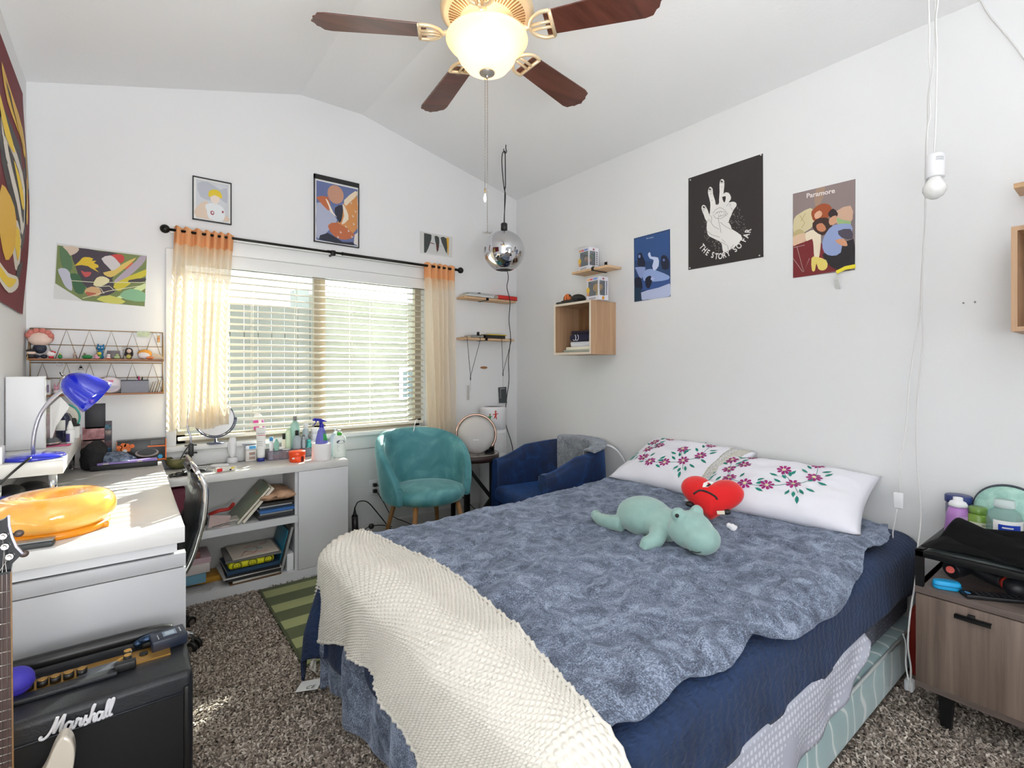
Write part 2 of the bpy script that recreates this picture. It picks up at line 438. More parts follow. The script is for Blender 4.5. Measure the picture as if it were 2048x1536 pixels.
# navy quilt
def quilt_mat():
    m, nt, b = _new('navy_quilt'); mp = _coord(nt, (1, 1, 1))
    w = nt.nodes.new('ShaderNodeTexWave'); w.wave_type = 'BANDS'; w.bands_direction = 'X'; w.inputs['Scale'].default_value = 26; w.inputs['Distortion'].default_value = 6; w.inputs['Detail'].default_value = 2; w.inputs['Detail Scale'].default_value = 2.2
    mp2 = _coord(nt, (.35, 1, 1)); nt.links.new(mp2.outputs[0], w.inputs['Vector'])
    n = _noise(nt, mp, 9, 3); r = _ramp(nt, n.outputs['Fac'], [(.3, '#0e2343'), (.7, '#173158')]); nt.links.new(r.outputs[0], b.inputs['Base Color'])
    b.inputs['Roughness'].default_value = .8; b.inputs['Sheen Weight'].default_value = .05
    _bump(nt, b, w.outputs['Fac'], .55, .004); return m
QM = quilt_mat()
TQ = .535
def quilt(u, v):
    x = .28 + u * (2.665 - .28); y = .36 + v * (2.28 - .36)
    hang = .0
    if y < BY0 + .05:    # near side hem rises and falls
        y = BY0 + .05 - (BY0 + .05 - y) * (.72 + .02 * math.sin(x * 5) + .01 * math.sin(x * 13))
    if x < BX0 and y < 1.7: x = BX0 - (BX0 - x) * .75
    p, s = drape(x, y, TQ, .06, .05, pad=.022)
    p.z += .006 * fbm(x * 3, y * 3, 4) * (1 if s < .1 else .3)
    if s > .08:
        w = sm(.08, .3, s)
        f = .005 * math.sin(x * 17 + 2 * math.sin(x * 5)) if (y < BY0 + .05 or y > far_y(x)) else .012 * math.sin(y * 16)
        if y < BY0 + .05 and x >= BX0: p.y += f * w
        elif y > far_y(x) and x >= BX0: p.y -= f * w
        else: p.x += f * w
    ox_ = max(0, BX0 + .045 - x); oy_ = max(0, y - far_y(x)); c_ = min(1, math.sqrt(ox_ * oy_) / .25); p.x -= .09 * c_; p.y += .05 * c_
    p.z = max(p.z, .03); return p
k = MB(); k.grid(quilt, 150, 120, QM)
q = single('quilt', 'navy blue stitched quilt hanging over the near side of the bed', 'quilt', k, recalc=False, solid=.008, soff=-1)
# crumpled pale sheet hanging out below the quilt on the near side
SHM = dot_mat('pale_sheet', '#a9abb8', '#d4d5de', 55, .3, .5)
def sheet(u, v):
    x = .62 + u * 1.36; lo = .135 + .045 * u + .010 * math.sin(u * 19) + .14 * max(0, (u - .72) / .28) ** 1.3
    z = .345 + (min(lo, .335) - .345) * v
    return Vector((x, BY0 - .036 - .012 * (v ** .5) - .008 * math.sin(v * 4 + u * 11) * v - .006 * math.sin(u * 47) * v, z))
k = MB(); k.grid(sheet, 90, 16, SHM); single('fitted_sheet', 'crumpled pale lilac grey sheet edge sticking out below the navy quilt', 'sheet', k, recalc=False, solid=.003)

# grey blue fleece blanket
def fleece_mat(name, c0, c1, c2, bs=260):
    m, nt, b = _new(name); mp = _coord(nt)
    n = _noise(nt, mp, 14, 7, .72, .8); n2 = _noise(nt, mp, bs, 2, .6)
    mx = nt.nodes.new('ShaderNodeMath'); mx.operation = 'MULTIPLY_ADD'; mx.inputs[1].default_value = .45; mx.inputs[2].default_value = 0
    nt.links.new(n2.outputs['Fac'], mx.inputs[0])
    ad = nt.nodes.new('ShaderNodeMath'); ad.operation = 'MULTIPLY_ADD'; ad.inputs[1].default_value = .55; nt.links.new(n.outputs['Fac'], ad.inputs[0]); nt.links.new(mx.outputs[0], ad.inputs[2])
    r = _ramp(nt, ad.outputs[0], [(.40, c0), (.5, c1), (.60, c2)]); nt.links.new(r.outputs[0], b.inputs['Base Color'])
    b.inputs['Roughness'].default_value = .85; b.inputs['Sheen Weight'].default_value = .5; b.inputs['Sheen Roughness'].default_value = .4; b.inputs['Sheen Tint'].default_value = lin('#b8c4dc')
    _bump(nt, b, n2.outputs['Fac'], .5, .004); MATS[name] = m; return m
FLM = fleece_mat('grey_fleece', '#353c4a', '#5f697b', '#98a3b8')
TF = .553
def wrinkle(x, y):
    """height of the creases in the fleece"""
    a = .8; xr = x * math.cos(a) + y * math.sin(a); yr = -x * math.sin(a) + y * math.cos(a)
    h = .009 * ridge(xr * 1.1, yr * 3.2 + .6 * fbm(x * 2, y * 2), 1.7)
    h += .008 * ridge(xr * 2.6 + 5, yr * 8 + .7 * fbm(x * 3, y * 3, 2), 3.1)
    h += .008 * fbm(x * 3.2, y * 3.2, 9, 3) + .006 * ridge(xr * 5, yr * 14 + fbm(x * 4, y * 4, 5), 8.2) + .003 * fbm(x * 16, y * 16, 3, 3)
    return h
FEDGE = [(.60, .63), (.75, .655), (1.0, .648), (1.285, .645), (1.55, .60), (1.84, .61), (2.05, .655), (2.25, .665), (2.45, .66), (2.56, .70), (2.62, .85)]
def fe_y(x):
    if x <= FEDGE[0][0]: return FEDGE[0][1]
    for (a, b), (c, d) in zip(FEDGE, FEDGE[1:]):
        if x <= c: return b + (d - b) * (x - a) / (c - a)
    return FEDGE[-1][1]
def fleece(u, v):
    x = .16 + u * (2.63 - .16); ya = fe_y(x) - .012 + .008 * math.sin(x * 21); yb = far_y(x) + .16 + .03 * math.sin(x * 4)
    y = ya + (yb - ya) * v
    p, s = drape(x, y, TF, .06, .035, pad=.03)
    top = 1 - sm(.02, .10, s)
    h = wrinkle(x, y)
    if x < BX0: w = sm(.05, .35, s); p.x += (.018 * math.sin(y * 15 + 3 * fbm(y, x)) + .012 * math.sin(y * 33)) * w + h * .6
    p.z += h * (top + .15) + .014 * math.exp(-((x - 2.35) / .25) ** 2) * top
    if y < BY0 + .07 and x > BX0: p.z += .004
    p.z = max(p.z, .022 + .008 * math.sin(y * 30)); return p
k = MB(); k.grid(fleece, 330, 230, FLM)
fb = single('fleece_blanket', 'wrinkled grey blue fleece blanket spread over the top of the bed', 'blanket', k, recalc=False, solid=.006, soff=1)
# narrow blue hem of the fleece by the floor at the foot end

# cream knitted throw across the foot of the bed
KM = mat('cream_knit', '#d9d4ca', .92, sheen=.05)
RE = spline(V2((.735, 1.99), (.785, 1.84), (.83, 1.50), (.81, 1.16), (.755, .86), (.715, .66), (.70, .44)), 12)
LE = spline(V2((.235, 2.15), (.32, 1.93), (.42, 1.62), (.425, 1.38), (.37, 1.1), (.34, .8), (.33, .44)), 12)
def pl(L, t):
    f = t * (len(L) - 1); i = min(int(f), len(L) - 2); return L[i] + (L[i+1] - L[i]) * (f - i)
NKU, NKV = 230, 740
def knit(u, v):
    a = pl(LE, v); b = pl(RE, v); p2 = a + (b - a) * u
    # far end edge bows outward a little
    x, y = p2.x, p2.y + .05 * math.sin(PI * u) * max(0, 1 - v * 5)
    # thick border and scalloped edge
    h = max(0, wrinkle(x, y)) * .3 + .006
    p, s = drape(x, y, TF + .016, .065, .04, pad=.045)
    big = .016 * ridge(y * 1.3 + .55 * x, x * .5, 6.3) + .008 * ridge(y * 2.3 + 1.2 * x, 3.3, 2.2)
    bx, by = u * .6 / .0150, v * 1.85 / .0135         # stitches about 12 mm
    row = math.floor(by)
    st = (.5 - .5 * math.cos(2*PI * (bx + (row % 2) * .5))) * (.5 - .5 * math.cos(2*PI * by))
    hgt = big + h + .0085 * st
    N = Vector((0, 0, 1))
    if s > 0:
        t = sm(0, .09, s); ox = max(0, BX0 + .045 - x); oy = y - far_y(x) if y > far_y(x) else (y - (BY0 + .05) if y < BY0 + .05 else 0)
        D = Vector((-ox, oy, 0)).normalized() if (ox or oy) else Vector((0, 0, 0))
        N = (Vector((0, 0, 1)) * (1 - t) + D * t).normalized()
        hgt += t * .014 * math.sin(v * 38) * sm(.1, .3, s)
    p += N * hgt; p.z = max(p.z, .035); return p
k = MB(); k.grid(knit, NKU, NKV, KM)
# rolled border
for e in (0, 1):
    k.tube([knit(e, j / 160) for j in range(161)], .0055, KM, 6)
k.tube([knit(j / 40, 0) for j in range(41)], .0055, KM, 6)
single('knit_throw', 'cream chunky knitted throw laid across the foot of the bed', 'throw', k, recalc=False)
# washing label on the rug below the foot end
k = MB(); k.prism([(.50, 1.985, .02), (.565, 1.93, .035), (.60, 1.96, .05), (.535, 2.02, .03)], (0, 0, .001), mat('label_white', '#d8d8d6', .7))
k.text('CE', plane_M((.535, 1.965, .0345), (.065, -.055, .015), (.03, .03, .0)), .03, BLACK)
single('care_label', 'small white washing label sticking out below the foot of the bed', 'label', k)

# ------------------------------------------------------------------ pillows
PILM = mat('pillow_cotton', '#e9e8f0', .8, sheen=.15, bump=.15, bscale=30, bdist=.004)
PUR = mat('embroidery_purple', '#99106c', .7); TEAL = mat('embroidery_teal', '#0a7f70', .7); CRM = mat('embroidery_cream', '#e4dfa8', .7)
def pil_surf(x, y, sx, sy, t, side=1):
    """x,y in -1..1"""
    ex = x * (1 - .07 * (1 - x*x) ) * (1 - .06 * (1 - y*y) ** 1); ey = y * (1 - .09 * (1 - x*x))
    prof = (max(0, 1 - abs(x) ** 2.4) * max(0, 1 - abs(y) ** 2.4)) ** .5
    z = side * t * prof
    edge = max(abs(x), abs(y))
    z += (.016 * ridge(x * 3.2 + sx * 20, y * 1.4, 2.5) * edge ** 3 * (1 - edge) * 5 + .007 * ridge(x * 2, y * 2.6, sx * 40) * (1 - edge)) * side
    return Vector((ex * sx, ey * sy, z + .012 * fbm(x * 2 + sx * 9, y * 2, side) * prof))
def flower(mb, S, cx, cy, r, rot, asp):
    """daisy on surface S"""
    def P(x, y, o=.0016):
        q = S(cx + x / asp[0], cy + y / asp[1]); q.z += o; return q
    for j in range(8):
        a = rot + j * PI / 4; ca, sa = math.cos(a), math.sin(a)
        pts = [(.18, 0), (.45, .16), (.8, .22), (1.0, .1), (1.0, -.1), (.8, -.22), (.45, -.16)]
        mb.poly([P(r * (px * ca - py * sa), r * (px * sa + py * ca)) for px, py in pts], PUR)
    mb.poly([P(.24 * r * math.cos(q * PI / 4), .24 * r * math.sin(q * PI / 4), .0022) for q in range(8)], CRM)
def leaf(mb, S, cx, cy, l, rot, asp):
    def P(x, y):
        q = S(cx + x / asp[0], cy + y / asp[1]); q.z += .0014; return q
    ca, sa = math.cos(rot), math.sin(rot)
    pts = [(0, 0), (.3, .16), (.6, .17), (1, 0), (.6, -.17), (.3, -.16)]
    mb.poly([P(l * (px * ca - py * sa), l * (px * sa + py * ca)) for px, py in pts], TEAL)
def pillow(label, loc, rot, sx, sy, t, lace):
    th = thing('pillow', label, 'pillow', loc, 0); th.rotation_euler = rot
    k = MB(); n = 36
    for side in (1, -1): k.grid(lambda u, v: pil_surf(u * 2 - 1, v * 2 - 1, sx, sy, t, side), n, n, PILM)
    obj('pillowcase', k, th, weld=.0004)
    S = lambda x, y: pil_surf(x, y, sx, sy, t); asp = (sx, sy); k = MB()
    cx0 = -.12
    FL = [(-.74, .52), (-.70, .10), (-.60, -.28), (-.33, -.50), (-.05, -.42), (.26, -.22), (.46, .12), (-.52, .30), (.06, .22), (-.50, .80), (.40, .72)]
    for i, (fx, fy) in enumerate(FL): flower(k, S, fx, fy, .036 if i not in (9, 10) else .030, i * .3, asp)
    LF = [(-.82,-.12,3.9),(-.84,-.22,4.3),(-.86,.02,3.6),(-.74,-.2,4.5),(-.66,.3,.8),(-.63,.22,.5),(-.58,.42,1.0),(-.78,.34,2.4),(-.66,.64,.9),(-.46,-.26,1.4),(-.48,-.46,3.4),(-.19,-.36,1.1),(-.18,-.56,5.9),(-.2,-.44,.6),
          (.1,-.24,2.6),(.14,-.1,2.2),(.18,.02,1.9),(.02,-.02,2.9),(.16,.1,1.2),(.36,-.38,5.3),(.30,-.46,4.9),(.42,-.30,5.9),(.36,-.6,4.9),(.24,-.42,4.5),(.40,-.05,.6),(.52,-.02,5.9),(.36,.25,2.4),(.56,.26,1.0),(.5,.4,.7),(.36,.5,2.2),(-.3,.86,.2),(-.1,.84,3.3),(.1,.86,0),(.28,.82,2.9),(-.6,.68,2.6)]
    for lx, ly, a in LF: leaf(k, S, lx, ly, .048, a, asp)
    for pts in ([(-.74,.52),(-.70,.10),(-.60,-.28),(-.33,-.50),(-.05,-.42),(.26,-.22),(.46,.12),(.40,.72)], [(.26,-.22),(.12,.02),(.06,.22)], [(-.6,-.28),(-.66,.1),(-.52,.3)], [(.26,-.22),(.36,-.5)]):
        q = spline(V2(*pts), 6); k.tube([S(p.x, p.y) + Vector((0, 0, .0008)) for p in q], .0012, TEAL, 5)
    obj('embroidery', k, th, recalc=False)
    if lace:
        LM = mat('lace', '#d2cfc4', .9, bump=.9, bscale=160, bdist=.004, var='#b9b6ab', vscale=90); k = MB()
        k.grid(lambda u, v: S(.74 + .20 * u, v * 1.96 - .98) + Vector((0, 0, .003 + .001 * math.sin(v * 90))), 8, 60, LM)
        obj('lace_trim', k, th, solid=.002, recalc=False)
        k = MB()
        for j in range(14):
            yy = -.86 + j * .132; e = .028
            k.tube([S(.80 + dx, yy + dy) + Vector((0, 0, .006)) for dx, dy in ((0, -e*2), (e, 0), (0, e*2), (-e, 0), (0, -e*2))], .0018, PILM, 5)
        obj('lace_diamonds', k, th, recalc=False)
    return th
# local x runs along -Y of the room, local y up the slope towards the wall
def pil_rot(tilt, yaw):
    m = Matrix(((0, 1, 0), (-1, 0, 0), (0, 0, 1)))            # x->-Y, y->+X
    r = Matrix.Rotation(yaw, 3, 'Z') @ Matrix.Rotation(-tilt, 3, 'Y') @ m
    return r.to_euler()
pillow('white pillow with purple flower embroidery and a lace edge, beside the armchair', (2.495, 1.655, .690), pil_rot(math.radians(25), math.radians(-2)), .345, .235, .075, True)
pillow('white pillow with purple flower embroidery and no lace, nearer the nightstand', (2.445, 1.085, .672), pil_rot(math.radians(20), math.radians(7)), .365, .24, .075, False)

# ------------------------------------------------------------------ soft toys on the bed
def remesh(o, vox=.006, smooth=3):
    k = o.modifiers.new('remesh', 'REMESH'); k.mode = 'VOXEL'; k.voxel_size = vox; k.use_smooth_shade = True
    k = o.modifiers.new('smooth', 'SMOOTH'); k.iterations = smooth; k.factor = .6; return o
MINT = mat('mint_plush', '#86a69e', .85, sheen=.4, var='#93b2a9', vscale=20, bump=.25, bscale=300, bdist=.002)
pd = thing('plush_toy', 'mint green plush dinosaur lying flat on the grey blanket', 'plush toy', (1.68, 1.22, .565), 0)
k = MB()
k.ball((1.70, 1.29, .632), (.100, .125, .080), MINT); k.ball((1.69, 1.19, .625), (.084, .09, .064), MINT)
k.tube(V2((1.64, 1.36, .595), (1.63, 1.43, .588), (1.645, 1.50, .585), (1.66, 1.525, .590)), [.036, .030, .024, .018], MINT, 14, sub=3); k.ball((1.655, 1.52, .59), .024, MINT)
k.tube(V2((1.76, 1.37, .61), (1.79, 1.42, .61), (1.80, 1.44, .62)), [.03, .022, .012], MINT, 12, sub=3)
k.tube(V2((1.63, 1.17, .62), (1.585, 1.15, .600), (1.555, 1.165, .585)), [.036, .034, .028], MINT, 14, sub=3); k.ball((1.552, 1.165, .585), .028, MINT)
k.ball((1.535, 1.18, .572), .011, MINT); k.ball((1.53, 1.16, .572), .011, MINT)
remesh(obj('body', k, pd, local=False))
k = MB()
k.ball((1.67, 1.06, .640), (.075, .088, .070), MINT); k.ball((1.655, 1.005, .625), (.070, .065, .056), MINT)
k.ball((1.628, 1.085, .700), (.030, .026, .026), MINT); k.ball((1.705, 1.055, .703), (.026, .024, .026), MINT)
remesh(obj('head', k, pd, local=False))
k = MB(); k.ball((1.603, 1.072, .703), .0075, BLACK); obj('eye', k, pd, local=False)
k = MB(); k.tube(spline(V2((1.615, .968, .603), (1.598, .985, .593), (1.588, 1.006, .595)), 4), .0018, BLACK, 5); obj('mouth', k, pd, local=False)
RED = mat('red_plush', '#d4070c', .85, sheen=.4, bump=.2, bscale=300, bdist=.002)
hp = thing('plush_heart', 'red plush heart with a frowning face leaning on the pillows', 'plush toy', (2.02, 1.20, .57), 0)
def heart2(t):
    x = 16 * math.sin(t) ** 3; y = 13 * math.cos(t) - 5 * math.cos(2*t) - 2 * math.cos(3*t) - math.cos(4*t)
    return .72 * x / 16 + .30 * math.sin(t), .78 * (y + 2.5) / 14.5 + .20 * math.cos(t)
Hx = Vector((.55, -.80, .02)).normalized(); Hn = Vector((-.55, -.40, .78)); Hn = (Hn - Hx * Hn.dot(Hx)).normalized(); Hy = Hn.cross(Hx)
HM = plane_M((2.04, 1.19, .675), Hx, Hy) @ Matrix.Rotation(math.radians(-6), 4, 'Z')
k = MB(); n = 48; rs = []
for a in [(math.sin(q_), math.cos(q_)) for q_ in [(-.5 + i / 14) * PI for i in range(15)]]:
    sc = max(a[1], .03)
    rs.append([HM @ Vector((heart2(2*PI*j/n)[0] * .130 * sc, heart2(2*PI*j/n)[1] * .112 * sc, a[0] * .055)) for j in range(n)])
k.rings(rs, RED); hb_ = remesh(obj('body', k, hp, local=False), .005, 4); bpy.context.view_layer.update(); hev = hb_.evaluated_get(bpy.context.evaluated_depsgraph_get()); hmw = world_m(hp) @ Matrix.Translation(hb_.location); hmi = hmw.inverted()
k = MB(); WHT = mat('felt_white', '#f0efec', .8)
def hp3(pts, z=0):
    out = []
    for x, y in pts:
        o_ = hmi @ (HM @ Vector((x, y, .3))); d_ = hmi.to_3x3() @ (HM.to_3x3() @ Vector((0, 0, -1))); hit, loc, nn, ix = hev.ray_cast(o_, d_.normalized())
        out.append((hmw @ loc if hit else HM @ Vector((x, y, .04))) + HM.to_3x3() @ Vector((0, 0, z)))
    return out
k.prism(hp3([(-.040, .010), (-.036, .032), (-.018, .050), (.006, .054), (-.002, .032), (-.018, .012)]), HM.to_3x3() @ Vector((0, 0, .004)), WHT)
k.prism(hp3([(-.027, .013), (-.016, .014), (-.005, .028), (-.010, .034), (-.018, .026)], .003), HM.to_3x3() @ Vector((0, 0, .0015)), BLACK); obj('eye', k, hp, local=False)
k = MB(); k.tube(spline(V2(*hp3([(-.075, -.020), (-.050, -.006), (-.020, -.012), (.012, -.028), (.022, -.040)], .001)), 5), .0042, BLACK, 8); obj('frown', k, hp, local=False)
for q in ((-.088, -.050), (.062, -.062)): k = MB(); k.ball(HM @ Vector((*q, .0)), (.019, .018, .012), BLACK); obj('felt_hand', k, hp, local=False)
k = MB(); k.prism(hp3([(.022, -.095), (.052, -.088), (.054, -.104), (.025, -.110)], .001), (0, 0, .002), mat('tag_cream', '#d8cdb8', .8)); obj('tag', k, hp, local=False)
a = onZ(1464, 1058, .575); k = MB()
CW = mat('white_plastic', '#e6e6e8', .4)
k.ball((a.x, a.y, .585), (.016, .011, .012), CW); k.ball((a.x - .004, a.y + .012, .587), (.012, .01, .012), CW); k.ball((a.x + .012, a.y - .010, .583), (.008, .007, .007), CW); k.ball((a.x, a.y - .004, .578), (.014, .014, .010), CW)
remesh(single('earbud_case', 'tiny white cloud shaped case lying beside the red plush heart', 'case', k), .003, 1)
# ------------------------------------------------------------------ ceiling fan
FX, FY = 1.117, 1.60
fan = thing('ceiling_fan', 'brown five-bladed ceiling fan with a lit frosted glass bowl', 'ceiling fan', (FX, FY, 2.39))
BRZ = mat('fan_cream_metal', '#dcc6a2', .35, metal=.35); DARKV = mat('vent_dark', '#7a5a38', .6)
GREYM = mat('fan_grey_metal', '#9b958e', .35, metal=.7)
def FA(r, z): return (r, z - 2.39)
k = MB(); k.lathe([FA(.07, 3.05), FA(.075, 3.03), FA(.08, 2.98), FA(.03, 2.96), FA(.03, 2.86), FA(.10, 2.84), FA(.155, 2.82), FA(.165, 2.80), FA(.165, 2.70), FA(.158, 2.66)][::-1], m=GREYM, n=40)
obj('motor_housing', k, fan)
k = MB(); k.lathe([FA(.06, 2.545), FA(.065, 2.60), FA(.12, 2.62), FA(.165, 2.632), FA(.182, 2.640), FA(.184, 2.65), FA(.172, 2.665), FA(.150, 2.668)], m=BRZ, n=56)
obj('motor_plate', k, fan)
k = MB()
for j in range(60):
    a = 2*PI*j/60; ca, sa = math.cos(a), math.sin(a)
    M = Matrix.Rotation(a, 4, 'Z') @ TR(.122, 0, 2.6205 - 2.39) @ Matrix.Rotation(-.22, 4, 'Y')
    k.cbox((0, 0, 0), (.058, .0055, .004), DARKV, M=M)
obj('vent_slots', k, fan)
BLW = wood('blade_wood', '#48261b', '#64372a', 'X', 5, .35)
BLW.node_tree.nodes['Principled BSDF'].inputs['Coat Weight'].default_value = .25
ANG = [10.6, 81, 149.6, 227, -55.5]
for a in ANG:
    R = Matrix.Rotation(math.radians(a), 4, 'Z') @ TR(0, 0, 2.552 - 2.39) @ Matrix.Rotation(math.radians(-11), 4, 'X')
    out = [(.235, -.052), (.60, -.068), (.628, -.062), (.640, -.040), (.650, -.034), (.655, -.012), (.664, 0), (.655, .012), (.650, .034), (.640, .040), (.628, .062), (.60, .068), (.235, .052)]
    k = MB(); k.prism([R @ Vector((x, y, 0)) for x, y in out], R.to_3x3() @ Vector((0, 0, .006)), BLW)
    b = obj('blade', k, fan, bevel=.0015)
    k = MB()
    def P(x, y, z=-.004): return R @ Vector((x, y, z))
    k.tube([Matrix.Rotation(math.radians(a), 4, 'Z') @ Vector(p) for p in ((.085, 0, 2.60 - 2.39), (.12, 0, 2.585 - 2.39), (.15, 0, 2.556 - 2.39), (.175, 0, 2.548 - 2.39))], [.011, .010, .009, .009], BRZ, 10)
    k.tube([P(.262, -.056), P(.262, .056)], .0075, BRZ, 8)
    k.tube(spline(V2(P(.262, .056), P(.225, .056), P(.190, .035), P(.176, 0), P(.190, -.035), P(.225, -.056), P(.262, -.056)), 5), .0072, BRZ, 8)
    k.tube([P(.176, .010), P(.262, .012)], .0062, BRZ, 8); k.tube([P(.176, -.010), P(.262, -.012)], .0062, BRZ, 8)
    obj('blade_iron', k, fan)
# lit bowl: frosted glass with two bulbs inside
FG = bpy.data.materials.new('frosted_bowl'); FG.use_nodes = True; nt = FG.node_tree; b = nt.nodes['Principled BSDF']
b.inputs['Base Color'].default_value = lin('#fdf3e2'); b.inputs['Roughness'].default_value = .35
tl = nt.nodes.new('ShaderNodeBsdfTranslucent'); tl.inputs[0].default_value = lin('#ffe9c8')
mx = nt.nodes.new('ShaderNodeMixShader'); mx.inputs[0].default_value = .55
nt.links.new(b.outputs[0], mx.inputs[1]); nt.links.new(tl.outputs[0], mx.inputs[2]); nt.links.new(mx.outputs[0], nt.nodes['Material Output'].inputs[0])
b.inputs['Emission Color'].default_value = lin('#ffe6bd'); b.inputs['Emission Strength'].default_value = .22
k = MB(); prof = [(.004, 2.405), (.05, 2.412), (.085, 2.430), (.108, 2.458), (.122, 2.488), (.136, 2.508), (.153, 2.524), (.161, 2.535), (.158, 2.541)]
k.lathe([FA(*p) for p in prof], m=FG, n=48, cap=False); obj('glass_bowl', k, fan, solid=.003)
k = MB(); k.lathe([FA(.004, 2.385), FA(.006, 2.392), FA(.010, 2.397), FA(.030, 2.405), (.031, 2.409 - 2.39), (.004, 2.412 - 2.39)], m=GREYM); obj('finial', k, fan)
for j, (dx, dy) in enumerate(((-.045, -.02), (.05, .025), (0, .06))):
    l = bpy.data.lights.new('fan_bulb', 'POINT'); l.energy = .9; l.color = (1, .87, .68); l.shadow_soft_size = .025
    o = bpy.data.objects.new('fan_bulb', l); _link(o); o.location = (FX + dx, FY + dy, 2.50)
BRASS = mat('brass', '#a88d5c', .3, metal=.9)
def chain(px, ztop, zbot, name, pend):
    k = MB(); k.tube([(px.x, px.y, ztop), (px.x, px.y, zbot)], .0011, mat('chain_metal', '#8d867c', .35, metal=.8), 6)
    n = int((ztop - zbot) / .012)
    for j in range(n): k.ball((px.x, px.y, ztop - j * .012), .0017, MATS['chain_metal'], 6)
    return obj(name, k, fan, local=False)
p1 = Vector((FX - .012, FY - .003, 0)); p2 = Vector((FX + .006, FY + .006, 0))
z1 = zat(p1, 377); z2 = zat(p2, 462)
chain(p1, 2.40, z1, 'pull_chain', 0); chain(p2, 2.40, z2, 'pull_chain', 0)
k = MB(); k.cyl((p1.x, p1.y, z1), (p1.x, p1.y, z1 - .018), .003, m=BRASS); k.lathe([(.001, -.055), (.006, -.050), (.0075, -.040), (.004, -.025), (.002, -.016)], (p1.x, p1.y, z1), CW, 14); obj('pull_knob', k, fan, local=False, label='white pull knob on a chain')
k = MB(); k.lathe([(.002, -.010), (.006, -.006), (.003, .0)], (p2.x, p2.y, z2), STEEL, 12)
for j in range(5):
    a = j * 2*PI/5 + .3; M = TR(p2.x, p2.y, z2 - .006) @ Matrix.Rotation(a, 4, 'Z'); k.cbox((.012, 0, 0), (.018, .006, .0012), STEEL, M=M)
obj('fan_charm', k, fan, local=False, label='little metal fan shaped charm on a chain')
l = bpy.data.objects['motor_housing']

# ------------------------------------------------------------------ chrome globe pendant hung from a ceiling hook
dr = ray(1010, 290); dd = 3.575; hx, hy, hz = dr[0]*dd, dr[1]*dd, 0
hz = ceil_z(hx)
pg = onY(1007, 503, hy); pg = Vector((hx - .008, hy, 2.088))
pn = thing('pendant_lamp', 'mirrored chrome globe pendant on a black cord hung from a ceiling hook', 'pendant lamp', (hx, hy, pg.z - .14))
k = MB(); r = .148; pr = []
for j in range(4, 31): a = -PI/2 + PI * j / 31; pr.append((r * math.cos(a), r * math.sin(a)))
pr[-1] = (.024, r * .985)
MIR = mat('mirror_chrome', '#cfcfd2', .03, metal=1)
k.lathe(pr, pg, MIR, 64, cap=False); obj('globe_shade', k, pn, local=False, solid=.002, sub=0)
k = MB(); rr = pr[0][0]; k.lathe([(rr - .003, pr[0][1] + .003), (rr - .02, pr[0][1] + .012), (.002, pr[0][1] + .05)], pg, mat('globe_inside', '#2c2c2c', .5), 40, cap=False); obj('inner_cone', k, pn, local=False)
k = MB(); k.lathe([(.004, .140), (.024, .142), (.024, .196), (.018, .202), (.004, .203)], pg, BLACK, 24); obj('socket', k, pn, local=False)
k = MB(); zt = hz - .05
k.tube(V2((pg.x + .002, pg.y, pg.z + .20), (hx - .001, hy, pg.z + .45), (hx + .004, hy, zt - .25), (hx + .002, hy, zt - .02), (hx, hy, zt)), .0036, BLACK, 8, sub=5)
k.tube(V2((hx, hy, zt), (hx - .022, hy, zt - .02), (hx - .028, hy, zt - .10), (hx - .010, hy, zt - .26), (hx + .004, hy, zt - .32), (hx - .008, hy, zt - .50), (hx + .004, hy, zt - .62), (hx + .012, hy + .002, pg.z + .20)), .0036, BLACK, 8, sub=5)
# the cord goes on behind the globe, over to the corner and down
cp = [Vector((hx + .012, hy + .002, pg.z + .20)), Vector((hx + .06, hy + .16, pg.z + .10)), onY(1016, 548, 3.35), onY(1014, 575, 3.355), onY(1020, 603, 3.29), onY(1018, 640, 3.38), onY(1021, 676, 3.28), onY(1017, 720, 3.38), onY(1018, 760, 3.4), onY(1013, 800, 3.4), onY(1011, 845, 3.4), Vector((2.66, 3.41, .5)), Vector((2.66, 3.41, .03))]
k.tube(cp, .0034, BLACK, 8, sub=6)
obj('cord', k, pn, local=False)
k = MB(); k.tube(V2((hx + .008, hy, hz + .004), (hx + .008, hy, hz - .03), (hx + .014, hy, hz - .05), (hx, hy, hz - .066), (hx - .012, hy, hz - .05), (hx - .010, hy, hz - .036)), .0034, BLACK, 8, sub=5); obj('ceiling_hook', k, pn, local=False)

# ------------------------------------------------------------------ curtain rod, curtains, blind
RY = 3.355
a = onY(336, 461, RY); bq = onY(918, 539, RY); zr = 2.02
rod = thing('curtain_rod', 'thin black curtain rod with ball ends above the window', 'curtain rod', (1.1, RY, zr))
BRM = mat('rod_black', '#17140f', .4, metal=.4)
k = MB(); k.cyl((a.x, RY, zr), (1.17, RY, zr), .0075, m=BRM); k.cyl((1.15, RY, zr), (bq.x, RY, zr), .0095, m=BRM); k.cyl((1.145, RY, zr), (1.155, RY, zr), .0115, m=BRM); obj('rod', k, rod, local=False)
k = MB(); k.ball((a.x - .014, RY, zr), .024, BRM); obj('finial', k, rod, local=False); k = MB(); k.ball((bq.x + .014, RY, zr), .024, BRM); obj('finial', k, rod, local=False)
k = MB(); xx = onY(666, 505, RY).x; k.box((xx - .006, RY - .004, zr - .018), (xx + .006, YB, zr - .008), BRM); k.box((xx - .012, YB - .004, zr - .04), (xx + .012, YB, zr + .03), BRM); k.box((xx - .014, RY - .014, zr - .022), (xx + .014, RY + .012, zr + .012), BRM, .003); obj('bracket', k, rod, local=False)
